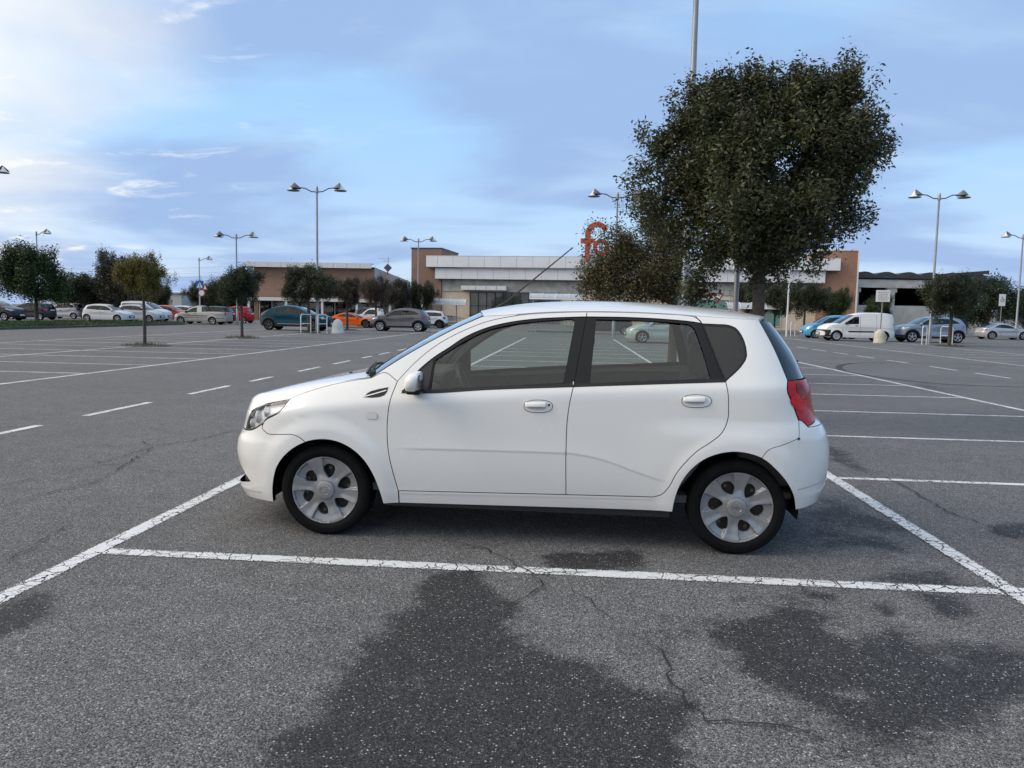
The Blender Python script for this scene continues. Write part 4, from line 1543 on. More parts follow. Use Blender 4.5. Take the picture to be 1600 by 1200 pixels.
def boughs(blobs, nb, per, sd, rng, hollow=0.45):
    """twig centres gathered into boughs, so that the crown has clumps and gaps"""
    B = blobs_points(blobs, nb, rng, hollow)
    s = sd * rng.uniform(0.6, 1.3, nb)
    c = np.repeat(B, per, 0) + rng.normal(0, 1, (nb * per, 3)) * np.repeat(s, per)[:, None] * np.array([1, 1, 0.8])
    k = rng.random(len(c)) < 0.5
    c[k, 2] -= np.abs(rng.normal(0, sd * 0.8, k.sum()))
    return c


def branch_mb(tips, base_h, fork_h, r0, rng, lean=(0, 0)):
    m = MB()
    top = Vector((lean[0], lean[1], fork_h))
    m.tube([(0, 0, -0.05), (0.01, 0, 0.08), (lean[0] * 0.4 + 0.02, lean[1] * 0.4, fork_h * 0.5), tuple(top)], [r0 * 1.45, r0 * 1.1, r0 * 0.95, r0 * 0.8], 10)
    for t in tips:
        t = Vector(t)
        a = top - Vector((0, 0, fork_h * 0.12 * rng.random()))
        mid = a + (t - a) * 0.5 + Vector((rng.normal(0, .06), rng.normal(0, .06), 0.10)) * (t - a).length
        m.tube([tuple(a), tuple(mid), tuple(t)], [r0 * 0.5, r0 * 0.3, r0 * 0.08], 6)
        for _ in range(3):
            q = mid + (t - mid) * rng.random()
            e = q + Vector((rng.normal(0, 1), rng.normal(0, 1), rng.normal(0.2, .6))).normalized() * min(0.35, (t - a).length * 0.3)
            m.tube([tuple(q), tuple(e)], [r0 * 0.18, r0 * 0.05], 5)
    return m


# ---- the two trees behind the hatchback, each with its own crown
def big_tree(name, label, loc, blobs, nclus, per, size, fork, r0, colr, seed, spread):
    rng = np.random.default_rng(seed)
    t = empty(name, loc)
    tag(t, label, 'tree', 'trees along the bay rows')
    C = boughs(blobs, nclus // 8, 8, spread * 1.9, rng)
    cm_ = leaf_mesh('crown', C, spread, per, size, rng)
    c = bpy.data.objects.new('crown', cm_)
    COL.objects.link(c)
    c.parent = t
    c.color = tuple(colr) + (1,)
    tips = [np.array(b[:3]) + rng.normal(0, 0.15, 3) * np.array(b[3:6]) for b in blobs if b[3] > 0.4 for _ in range(2)]
    branch_mb(tips, 0, fork, r0, rng).build('trunk', BARK, t, angle=50)
    return t


big_tree('tree', 'big dark tree right behind the white hatchback, the largest in view', (2.37, 10.2, 0), [(0.045, 0.0, 3.357, 1.02, 0.908, 0.892), (0.655, 0.1, 3.794, 0.561, 0.533, 0.561), (0.795, 0.0, 4.355, 0.153, 0.202, 0.272), (0.789, 0.0, 4.184, 0.289, 0.275, 0.289), (1.098, 0.0, 3.559, 0.357, 0.38, 0.442), (1.17, 0.0, 3.006, 0.289, 0.307, 0.357), (-0.882, 0.0, 3.513, 0.561, 0.476, 0.442), (-0.578, 0.2, 3.911, 0.425, 0.355, 0.323), (-0.035, 0.1, 4.186, 0.323, 0.275, 0.255), (-1.017, -0.1, 2.829, 0.561, 0.501, 0.493), (-1.44, 0.0, 3.246, 0.272, 0.202, 0.153), (-0.112, 0.0, 2.473, 0.892, 0.634, 0.442), (0.588, 0.1, 2.842, 0.527, 0.452, 0.425), (0.302, 0.0, 2.21, 0.408, 0.299, 0.221), (-0.708, 0.0, 2.222, 0.408, 0.363, 0.357), (1.002, -0.1, 3.872, 0.323, 0.323, 0.357), (0.651, -0.2, 2.401, 0.289, 0.242, 0.221), (-0.257, -0.6, 2.996, 0.68, 0.646, 0.68), (1.23, 0.0, 2.648, 0.17, 0.17, 0.187), (-0.295, 0.2, 2.064, 0.34, 0.258, 0.204), (-0.772, 0.0, 1.81, 0.221, 0.17, 0.136), (0.322, 0.0, 4.146, 0.374, 0.339, 0.34), (0.533, 0.1, 4.302, 0.272, 0.275, 0.306), (-0.368, -0.2, 3.674, 0.51, 0.464, 0.467), (0.916, -0.2, 3.321, 0.425, 0.444, 0.51), (-0.769, 0.0, 4.07, 0.374, 0.315, 0.289), (-0.353, 0.0, 4.226, 0.408, 0.323, 0.272), (0.117, 0.0, 4.303, 0.34, 0.266, 0.221), (-1.168, 0.0, 3.593, 0.34, 0.283, 0.255)], 2800, 44, 0.064, 2.15, 0.09, (0.078, 0.084, 0.044), 5, 0.060)
big_tree('tree', 'brownish tree left of the big one, hiding part of the letter sign', (2.2, 17.3, 0), [(-0.895, 0.0, 2.353, 0.952, 0.753, 0.634), (-0.431, 0.0, 3.057, 0.663, 0.657, 0.721), (-1.119, 0.2, 2.77, 0.49, 0.425, 0.404), (-1.764, 0.0, 2.198, 0.346, 0.342, 0.375), (-0.067, 0.0, 2.644, 0.49, 0.534, 0.634), (-0.258, 0.0, 2.152, 0.606, 0.438, 0.317), (-0.592, 0.0, 3.678, 0.317, 0.329, 0.375), (-1.305, 0.0, 1.994, 0.432, 0.329, 0.26), (-1.309, 0.0, 3.005, 0.288, 0.301, 0.346), (-1.492, 0.0, 2.554, 0.375, 0.342, 0.346)], 1100, 40, 0.068, 1.8, 0.10, (0.105, 0.092, 0.048), 9, 0.085)

SOIL = principled('tree_soil', (0.060, 0.050, 0.038), 0.95, var=0.4, vscale=5)
WEED = principled('weeds', (0.075, 0.085, 0.030), 0.8, var=0.4, vscale=4)

# ---- smaller trees farther off: four crown shapes, reused at different sizes
CROWNS = []
for k in range(4):
    rng = np.random.default_rng(70 + k)
    bl = [(0, 0, 0, 0.72, 0.72, 0.72)]
    for q in range(9):
        a, h = rng.uniform(0, 6.28), rng.uniform(-0.5, 0.75)
        rr = 0.55 * math.sqrt(max(0.1, 1 - h * h))
        bl.append((rr * math.cos(a), rr * math.sin(a), h * 0.62, rng.uniform(0.28, 0.45), rng.uniform(0.28, 0.45), rng.uniform(0.24, 0.38)))
    C = boughs(bl, 88, 7, 0.085, rng)
    cme = leaf_mesh('crown', C, 0.055, 52, 0.058, rng)
    co = np.empty(len(cme.vertices) * 3)
    cme.vertices.foreach_get('co', co)
    co = co.reshape(-1, 3)
    lo, hi = np.percentile(co, 0.6, 0), np.percentile(co, 99.4, 0)
    co = (co - (lo + hi) / 2) / ((hi - lo) / 2) * 0.89
    cme.vertices.foreach_set('co', co.ravel())
    tips = [np.array(b[:3]) * 0.75 for b in bl[1:]]
    CROWNS.append((cme, tips))


def tree(label, X, Y, top, width, bottom, colr, k, r0=0.09, group='trees along the bay rows', trunk=True, depth=None, name='tree'):
    rng = np.random.default_rng(int(abs(X * 31 + Y * 7)) + k)
    t = empty(name, (X, Y, 0), rng.uniform(0, 6.28))
    tag(t, label, 'tree', group)
    cme, tips = CROWNS[k % 4]
    c = bpy.data.objects.new('crown', cme)
    COL.objects.link(c)
    c.parent = t
    hz = (top - bottom) / 2
    c.location = (0, 0, bottom + hz)
    c.scale = (width / 2, width / 2, hz)
    c.color = tuple(colr) + (1,)
    tp = [(p[0] * width / 2, p[1] * width / 2, bottom + hz + p[2] * hz) for p in tips]
    branch_mb(tp, 0, bottom + 0.35 * hz, r0, rng).build('trunk', BARK, t, angle=50)
    if group == 'trees along the bay rows':
        n = 22
        rad = [0.55 + 0.22 * rng.random() for _ in range(n)]
        mesh_obj('soil_patch', [(0, 0, 0.05)] + [(rad[i] * math.cos(6.283 * i / n) * 1.25, rad[i] * math.sin(6.283 * i / n) * 1.25, 0.012) for i in range(n)], [(0, 1 + i, 1 + (i + 1) % n) for i in range(n)], SOIL, t)
        m = MB()
        for _ in range(130):
            a, d = rng.random() * 6.283, 0.15 + 0.62 * rng.random()
            x, y, h, q = d * math.cos(a), d * math.sin(a), 0.05 + 0.11 * rng.random(), rng.random() * 6.283
            m.add([(x - 0.02 * math.cos(q), y - 0.02 * math.sin(q), 0.015), (x + 0.02 * math.cos(q), y + 0.02 * math.sin(q), 0.015), (x + rng.normal(0, .03), y + rng.normal(0, .03), h)], [(0, 1, 2)])
        gt = mesh_obj('grass_tuft', m.v, m.f, WEED, t)
        gt['kind'] = 'stuff'
    return t


GREEN, DARK, OLIVE, BROWN, DULL = (0.046, 0.074, 0.026), (0.036, 0.050, 0.024), (0.135, 0.115, 0.024), (0.066, 0.052, 0.040), (0.050, 0.056, 0.030)
G_ROW, G_IS, G_FAR = 'trees along the bay rows', 'trees on the grass island', 'trees beyond the parked cars'
tree('dense round green tree on the grass island at the left', -38.4, 52.5, 5.7, 5.2, 1.35, GREEN, 0, 0.13, G_IS)
tree('dark tree cut off by the left edge of the picture', -34.6, 40.6, 5.9, 3.2, 1.6, BROWN, 1, 0.12, G_IS)
tree('dark low tree behind the silver hatchback at the left', -47.0, 71.0, 4.5, 5.4, 0.9, DARK, 2, 0.12, G_FAR)
tree('tall dark reddish tree behind the olive-yellow one', -42.6, 70.0, 6.6, 5.6, 1.3, (0.055, 0.052, 0.034), 3, 0.14, G_FAR)
tree('olive-yellow young tree on a thin pale trunk', -15.05, 26.0, 3.25, 2.0, 1.55, OLIVE, 1, 0.055, G_ROW)
tree('sparse dark young tree in front of the red car', -15.3, 34.6, 3.35, 2.1, 1.45, DARK, 2, 0.065, G_ROW)
tree('dark bushy tree beside the tall twin lamp and teal car', -15.5, 44.2, 4.05, 3.2, 1.65, DULL, 0, 0.10, G_ROW)
tree('brownish tree in front of the orange sports car', -15.4, 51.6, 3.65, 2.5, 1.6, BROWN, 3, 0.085, G_ROW)
tree('thin reddish tree behind the grey crossover', -16.1, 62.0, 4.2, 3.1, 1.5, (0.085, 0.062, 0.050), 1, 0.09, G_ROW)
tree('round dark tree left of the trolley shelter near the brick tower', -14.3, 72.0, 4.3, 3.2, 1.1, DARK, 2, 0.10, G_ROW)
tree('dark tree between the thin reddish tree and the brick tower', -16.3, 70.0, 4.35, 2.9, 1.3, BROWN, 0, 0.10, G_ROW)
tree('dark green tree in front of the blue-grey off-roader', 21.2, 45.2, 4.1, 3.5, 1.55, (0.042, 0.052, 0.026), 3, 0.10, G_ROW)
tree('large dark green tree behind the silver coupe at the right', 39.0, 76.0, 5.9, 6.2, 0.9, (0.030, 0.050, 0.028), 0, 0.14, G_FAR)
tree('dark tree cut off by the right edge of the picture', 45.5, 80.0, 5.2, 5.0, 0.8, DULL, 2, 0.14, G_FAR)
tree('dark round tree just right of the thin white pole', 20.4, 70.0, 4.75, 4.2, 1.5, DULL, 1, 0.10, G_FAR)
tree('green bushy tree above the light-blue car', 24.0, 74.0, 4.45, 3.8, 1.0, GREEN, 2, 0.10, G_FAR)
tree('small green tree behind the notice board', 31.4, 82.0, 4.1, 3.0, 1.0, GREEN, 3, 0.09, G_FAR)
tree('dark tree behind the curved shelter beside the near trunk', 17.2, 76.0, 5.1, 3.9, 1.4, DARK, 3, 0.10, G_FAR)
tree('dark tree left of the thin white pole', 18.6, 73.0, 4.5, 3.0, 1.5, DARK, 0, 0.09, G_FAR)
for k, (X_, top, w_) in enumerate([(-66, 5.2, 7), (-60, 4.9, 6), (-53, 5.3, 6.5), (-48.5, 6.0, 6.0), (-44.5, 5.6, 5.5), (-40.5, 5.0, 5.0), (-36.5, 4.7, 4.6), (-73, 5.0, 7)]):
    ordn = ['second', 'third', 'fourth', 'fifth', 'sixth', 'seventh', 'eighth', 'first'][k]
    tree('%s from the left in the far dark tree row behind the cars' % ordn, X_, 104 + (k % 3) * 2.0, top, w_, 0.5, DARK if k % 2 else (0.036, 0.054, 0.026), k, 0.14, 'far tree row at the left')
# ------------------------------------------------------------------ cars in the background
BG_GL = glass('car_glass', (0.46, 0.50, 0.47), 1.42)
BG_GLD = glass('car_glass_dark', (0.07, 0.08, 0.09))
TRIM = principled('car_trim_black', (0.016, 0.016, 0.017), 0.5)
TYRE = principled('car_tyre', (0.010, 0.010, 0.011), 0.75, spec=0.2)
RIM = principled('alloy_rim', (0.48, 0.49, 0.50), 0.3, 0.75)
RIMD = principled('alloy_rim_dark', (0.09, 0.09, 0.095), 0.35, 0.7)
CABIN = principled('car_cabin', (0.03, 0.03, 0.032), 0.9, var=0.3, vscale=6)
HEADL = principled('car_headlamp', (0.62, 0.64, 0.66), 0.15, 0.3, var=0.2, vscale=12)
TAILL = principled('car_tail_lamp', (0.40, 0.012, 0.018), 0.2, coat=0.5)
PLATE = principled('car_plate', (0.72, 0.72, 0.69), 0.5)
CHROMEB = principled('car_chrome', (0.72, 0.73, 0.74), 0.2, 1.0)

_wheel_cache = {}


def bg_wheel(parent, x, y, r, dark, spokes):
    key = (dark, spokes)
    if key not in _wheel_cache:
        a = MB().lathe([(0.66, -0.30), (0.70, -0.335), (0.84, -0.345), (0.95, -0.31), (1.0, -0.23), (1.0, 0.23), (0.95, 0.31), (0.70, 0.33)], 28, axis='Y').build('tyre', TYRE, angle=35)
        m = MB().lathe([(0.68, -0.31), (0.62, -0.30), (0.60, -0.10), (0.001, -0.10)], 28, axis='Y')
        b = m.build('wheel_back', TRIM if spokes else RIM, angle=35)
        m = MB().lathe([(0.70, -0.325), (0.655, -0.335), (0.61, -0.31), (0.61, -0.2)], 28, axis='Y')
        m.lathe([(0.16, -0.22), (0.15, -0.30), (0.001, -0.305)], 14, axis='Y')
        for k in range(spokes):
            an = 2 * math.pi * k / spokes + 0.3
            c_, s_ = math.cos(an), math.sin(an)
            q = MB().box(0.10, 0.64, -0.30, -0.22, -0.085, 0.085)
            q.v = [(p[0] * c_ - p[2] * (0.75 + p[0] * 0.5) * s_, p[1], p[0] * s_ + p[2] * (0.75 + p[0] * 0.5) * c_) for p in q.v]
            m.add(q.v, q.f)
        c = m.build('rim', RIMD if dark else RIM, angle=35)
        for o in (a, b, c):
            COL.objects.unlink(o)
        _wheel_cache[key] = (a.data, b.data, c.data)
    w = empty('wheel', (x, y, r), 0.0 if y < 0 else math.pi, parent)
    for nm, me_ in zip(('tyre', 'wheel_back', 'rim'), _wheel_cache[key]):
        o = bpy.data.objects.new(nm, me_)
        COL.objects.link(o)
        o.parent = w
        o.scale = (r, 0.33 if r < 0.36 else 0.36, r)
    return w


def bg_car(name, label, X, Yn, right, sp, color, metal=0.0, cat='car', rz=0.0, dark_rim=False, spokes=5, roof=None, group='cars parked round the hatchback', gl=None, ynear=True):
    L_, W_, zb = sp['L'], sp['W'], sp['zb']
    wf, wr, r = sp['wf'], sp['wr'], sp['r']
    body = paint('paint_' + '_'.join('%d' % int(c * 100) for c in color) + ('m' if metal else ''), color, metal, 0.34, 0.08)
    roofm = body if roof is None else paint('paint_' + '_'.join('%d' % int(c * 100) for c in roof), roof, 0.0, 0.34, 0.2)
    GL = gl or BG_GL
    root = empty(name, (X, Yn + W_, 0), rz + (math.pi if right else 0.0))
    tag(root, label, cat, group)
    cx = L_ / 2
    nose = smooth_fn([q[0] for q in sp['nose']], [q[1] - cx for q in sp['nose']])
    tail = smooth_fn([q[0] for q in sp['tail']], [L_ - q[1] - cx for q in sp['tail']])
    (bx0, bz0), (bx1, bz1) = sp['belt']
    th, kk = sp.get('tumble', 0.40), 0.03

    def w0(x, z):
        x, z = np.asarray(x, float), np.asarray(z, float)
        bl = bz0 + (bz1 - bz0) * (x + cx - bx0) / (bx1 - bx0)
        t = z - bl + 0.02
        w = W_ - 0.35 * np.maximum(0, 0.5 - z)**2 - th * kk * np.log1p(np.exp(np.clip(t / kk, -40, 40)))
        for hx in (wf - cx, wr - cx):
            w = w + 0.018 * sstep(r + 0.20, r + 0.08, np.hypot(x - hx, z - r))
        zc_ = zb + 0.52 * (bl - zb)
        mid = sstep(wf - cx + 0.25, wf - cx + 0.7, x) * sstep(wr - cx - 0.2, wr - cx - 0.6, x)
        w = w - 0.020 * mid * np.exp(-((z - zc_) / 0.13)**2) + 0.012 * np.exp(-((z - bl + 0.16) / 0.035)**2)
        return w
    sh = Shape(w0, nose, tail, wf - cx + 0.05, wr - cx - 0.05, sp.get('nf', 2.9), sp.get('nr', 3.2))
    S0, S1 = sh.smin, sh.smax
    loc = lambda pts: [(x - cx, z) for x, z in pts]
    hood, ws, rf, bk = (loc(sp[k]) for k in ('hood', 'ws', 'roof', 'back'))
    deck = loc(sp['deck']) if 'deck' in sp else None
    segs = [cr(hood, 0.12), cr(ws, 0.12), cr(rf, 0.15), cr(bk, 0.12)] + ([cr(deck, 0.15)] if deck else [])
    E = join(*segs)
    Es = sh.to_s(E)
    zl, zt = E[0][1], E[-1][1]

    def arch(hx):
        R0 = r + 0.055
        a0 = math.asin(max(-1, min(1, (zb - r) / R0)))
        return [(hx + R0 * math.cos(a), r + R0 * math.sin(a)) for a in np.linspace(math.pi - a0, a0, 17)]
    a1, a2 = arch(wf - cx), arch(wr - cx)
    bot = [(S0, zb + 0.04)] + [(S0 + (sh.s_of(np.array([a1[0][0]]), np.array([zb]))[0] - S0) * f, zb + 0.04 * (1 - f)) for f in (0.3, 0.6, 0.85)] + [tuple(q) for q in sh.to_s(a1)] + [tuple(q) for q in sh.to_s(a2)]
    se = bot[-1][0]
    bot += [(se + (S1 - se) * f, zb + 0.05 * f) for f in (0.15, 0.4, 0.7, 1.0)]
    rear = [(S1 + (Es[-1][0] - S1) * f, zt) for f in (0.0, 0.2, 0.4, 0.6, 0.8)]
    front = [(Es[0][0] + (S0 - Es[0][0]) * f, zl) for f in (0.2, 0.4, 0.6, 0.8, 1.0)]
    outer = join(bot, rear, [tuple(q) for q in Es[::-1]], front)
    dlo = np.array([tuple(q) for q in sh.to_s(join(*[cr([p, q], 0.10) for p, q in zip(loc(sp['dlo']), loc(sp['dlo'][1:] + sp['dlo'][:1]))]))])
    panel(sh, 'body', outer, body, root, holes=(dlo,), gap=0, depth=0.03, step=0.075, in_s=True, mode='center')
    wp, wp2 = panel(sh, 'side_window', dlo, GL, root, gap=-0.006, off=-0.014, step=0.2, in_s=True, skirt=False)
    a_, b_ = panel(sh, 'window_seal', dlo, TRIM, root, holes=(offset_poly(dlo, 0.028),), gap=0.0, off=-0.004, step=0.12, in_s=True, depth=0.01)
    a_.parent, b_.parent = wp, wp2
    for xb, xt, hw in sp['pillars']:
        zz = [q[1] for q in sp['dlo']]
        lo, hi = min(zz), max(zz)
        ln = [(xb + (xt - xb) * f - cx, lo + (hi - lo) * f) for f in np.linspace(0.0, 1.0, 8)]
        pts = np.array([q for q in ln])
        ok = inside(offset_poly(dlo, -0.02), sh.to_s(pts))
        if ok.sum() >= 2:
            a_, b_ = ribbon(sh, 'door_pillar', pts[ok], hw, TRIM, root, off=-0.004)
            a_.parent, b_.parent = wp, wp2
    v = np.linspace(-1, 1, 15)
    lead = curve_by_y(sh.P(*np.array(front + [tuple(Es[0])]).T), v)
    trail = curve_by_y(sh.P(*np.array(rear + [tuple(Es[-1])]).T), v)
    cf = {'hood': (0.05, None, -0.13), 'ws': (0.02, -0.13, -0.06), 'roof': (0.055, -0.06, 0.05), 'back': (0.02, 0.05, None)}
    cf.update(sp.get('crown', {}))
    names = ['hood', 'ws', 'roof', 'back'] + (['deck'] if deck else [])
    crowns = [0.03, 0.045, 0.015, 0.05, 0.02]
    for i, (nm, sg) in enumerate(zip(names, segs)):
        rows = []
        n = len(sg)
        P3 = sh.P(*sh.to_s(sg).T)
        f0 = {'hood': lead[7][0] - P3[0][0], 'ws': -0.13, 'roof': -0.06, 'back': 0.05, 'deck': 0.04}[nm]
        f1 = {'hood': -0.13, 'ws': -0.06, 'roof': 0.05, 'back': 0.04 if deck else trail[7][0] - P3[-1][0], 'deck': trail[7][0] - P3[-1][0]}[nm]
        c0 = {'hood': lead[7][2] - P3[0][2] + 0.0, 'ws': 0.035, 'roof': 0.035, 'back': 0.03, 'deck': 0.02}[nm]
        c1 = {'hood': 0.035, 'ws': 0.035, 'roof': 0.03, 'back': 0.02 if deck else 0.0, 'deck': 0.0}[nm]
        for k, p in enumerate(P3):
            u = k / (n - 1)
            fw_, c_ = f0 + (f1 - f0) * u, c0 + (c1 - c0) * u + (0.03 * math.sin(math.pi * u) if nm in ('hood', 'roof') else 0)
            if nm == 'hood' and k == 0:
                rows.append(lead)
            elif k == n - 1 and nm == names[-1]:
                rows.append(trail)
            else:
                rows.append(np.stack([p[0] + fw_ * (1 - np.abs(v)**2.4), v * -p[1], p[2] + c_ * (1 - np.abs(v)**2.8)], 1))
        mt = {'hood': body, 'ws': GL, 'roof': roofm, 'back': sp.get('backmat', GL), 'deck': body}[nm]
        loft({'hood': 'bonnet', 'ws': 'windscreen', 'roof': 'roof', 'back': 'rear_window', 'deck': 'tail_deck'}[nm], rows, mt, root)
    # lamps, plates, mirrors, trim
    panel(sh, 'headlight', loc(sp['head']), HEADL, root, gap=0, off=0.008, depth=0.02, step=0.08)
    panel(sh, 'tail_light', loc(sp['tl']), TAILL, root, gap=0, off=0.008, depth=0.02, step=0.08)
    for s in (-1, 1):
        mx, mz = sp['mirror'][0] - cx, sp['mirror'][1]
        MB().box(mx - 0.08, mx + 0.08, s * (W_ - 0.02) - 0.11, s * (W_ - 0.02) + 0.11, mz - 0.07, mz + 0.08, 0.035).build('mirror', sp.get('mirmat', body), root, angle=50)
        for hx, hz in sp.get('handles', ()):
            yb = float(w0(np.array([hx - cx]), np.array([hz]))[0])
            MB().box(hx - cx - 0.09, hx - cx + 0.09, s * yb - 0.02, s * yb + 0.02, hz - 0.018, hz + 0.018, 0.008).build('handle', sp.get('hmat', body), root)
    for xx, zz_ in ((-cx + 0.005, 0.47), (L_ - cx - 0.03, sp.get('plz', 0.62))):
        MB().box(xx - 0.02, xx + 0.02, -0.26, 0.26, zz_ - 0.055, zz_ + 0.055, 0.004).build('number_plate', PLATE, root)
    gp = [(S0, 0.36), (S0 + 0.42, 0.36), (S0 + 0.40, 0.56), (S0, 0.58)]
    panel(sh, 'grille', join(*[cr([p, q], 0.1) for p, q in zip(gp, gp[1:] + gp[:1])]), TRIM, root, gap=0, off=0.006, depth=0.015, step=0.12, in_s=True, mode='center')
    if sp.get('clad'):
        sill = [(a1[-1][0], zb), (a2[0][0], zb)]
        ribbon(sh, 'sill_cladding', cr([(sill[0][0], zb + 0.07), (sill[1][0], zb + 0.07)], 0.15), 0.075, TRIM, root, off=0.012)
        for hx in (wf - cx, wr - cx):
            R1 = r + 0.085
            ribbon(sh, 'arch_cladding', [(hx + R1 * math.cos(a), r + R1 * math.sin(a)) for a in np.linspace(math.pi + 0.1, -0.1, 17)], 0.038, TRIM, root, off=0.014)
        for lo_, hi_ in ((S0, sh.s_of(np.array([a1[0][0]]), np.array([zb]))[0]), (sh.s_of(np.array([a2[-1][0]]), np.array([zb]))[0], S1)):
            ribbon(sh, 'bumper_cladding', cr([(lo_, zb + 0.12), (hi_, zb + 0.12)], 0.12), 0.10, TRIM, root, off=0.012, in_s=True, mode='merge')
    if 'front_black' in sp:
        zf, hf = sp['front_black']
        ribbon(sh, 'black_bumper', cr([(S0, zf), (sh.s_of(np.array([a1[0][0]]), np.array([zf]))[0] - 0.02, zf)], 0.1), hf, TRIM, root, off=0.02, in_s=True, mode='merge')
    for k, (xa, xb, z, hh, mt) in enumerate(sp.get('strips', ())):
        ribbon(sh, 'side_strip', cr([(xa - cx, z), (xb - cx, z + 0.01)], 0.15), hh, mt, root, off=0.012)
    for xs_, z0, z1 in sp.get('seams', ()):
        ribbon(sh, 'door_seam', cr([(xs_ - cx, z0), (xs_ - cx, z1)], 0.1), 0.006, TRIM, root, off=0.0025)
    for s in sp.get('rails', ()):
        for q in (-1, 1):
            MB().tube([(s[0] - cx, q * s[3], s[2]), (s[0] - cx + 0.15, q * s[3], s[2] + 0.05), (s[1] - cx - 0.15, q * s[3], s[2] + 0.05), (s[1] - cx, q * s[3], s[2])], 0.02, 6).build('roof_rail', CHROMEB, root)
    # cabin, wells
    m = MB()
    m.box(wf - cx - 0.25, wr - cx + 0.3, -W_ + 0.24, W_ - 0.24, zb, min(bz0, bz1) - 0.12)
    for xs_ in sp.get('seats', (0.45, 0.68)):
        for y in (-0.36, 0.36):
            m.box(L_ * xs_ - cx - 0.06, L_ * xs_ - cx + 0.08, y - 0.22, y + 0.22, bz0 - 0.2, bz0 + 0.22, 0.04)
            m.box(L_ * xs_ - cx + 0.02, L_ * xs_ - cx + 0.11, y - 0.12, y + 0.12, bz0 + 0.24, bz0 + 0.38, 0.03)
    m.box(sp['ws'][0][0] - cx, sp['ws'][0][0] - cx + 0.5, -W_ + 0.2, W_ - 0.2, bz0 - 0.2, bz0 + 0.03, 0.04)
    m.build('cabin', CABIN, root)
    for hx in (wf - cx, wr - cx):
        MB().box(hx - r - 0.05, hx + r + 0.05, -W_ + 0.22, W_ - 0.22, zb, r * 2 + 0.08).build('wheel_well', TRIM, root)
        for s in (-1, 1):
            bg_wheel(root, hx, s * (W_ - 0.125), r, dark_rim, spokes)
    return root


def hatch(L_=3.8, H=1.5, W_=0.85, r=0.29, tailcut=0.0, zb=0.20):
    kx, kz = L_ / 3.8, H / 1.5
    S = lambda pts: [(x * kx, z * kz) for x, z in pts]
    return dict(L=L_, W=W_, zb=zb, wf=0.76 * kx, wr=3.22 * kx, r=r,
                nose=[(0.1, 0.10), (0.25, 0.02), (0.45, 0.0), (0.6, 0.03), (0.8, 0.14), (1.2, 0.3), (1.7, 0.5)],
                tail=[(0.1, 0.12), (0.3, 0.02), (0.55, 0.0), (0.7, 0.03), (1.0 * kz, 0.12), (1.38 * kz, 0.40), (1.7, 0.6)],
                belt=((0.9 * kx, 0.92 * kz), (3.4 * kx, 1.02 * kz)),
                hood=S([(0.36, 0.74), (0.62, 0.87), (0.98, 0.98)]), ws=S([(0.98, 0.98), (1.32, 1.20), (1.68, 1.39)]),
                roof=S([(1.68, 1.39), (2.1, 1.45), (2.6, 1.46), (3.1, 1.43), (3.38, 1.38)]), back=S([(3.38, 1.38), (3.52, 1.2), (3.60, 1.02)]),
                dlo=S([(1.10, 0.96), (1.35, 1.14), (1.70, 1.325), (2.15, 1.375), (2.65, 1.38), (3.05, 1.34), (3.22, 1.20), (3.25, 1.08), (2.2, 1.01)]),
                pillars=[(2.08 * kx, 2.14 * kx, 0.045), (2.92 * kx, 2.82 * kx, 0.03)], head=S([(0.16, 0.62), (0.30, 0.60), (0.60, 0.80), (0.50, 0.80), (0.26, 0.74)]),
                tl=S([(3.52, 1.02), (3.66, 1.0), (3.70, 0.82), (3.62, 0.76), (3.50, 0.86)]), mirror=(1.16 * kx, 1.0 * kz), handles=[(1.98 * kx, 0.86 * kz), (2.82 * kx, 0.90 * kz)],
                seams=[(1.05 * kx, 0.35, 0.9 * kz), (2.10 * kx, 0.32, 0.94 * kz), (2.95 * kx, 0.62, 0.98 * kz)], plz=0.85)


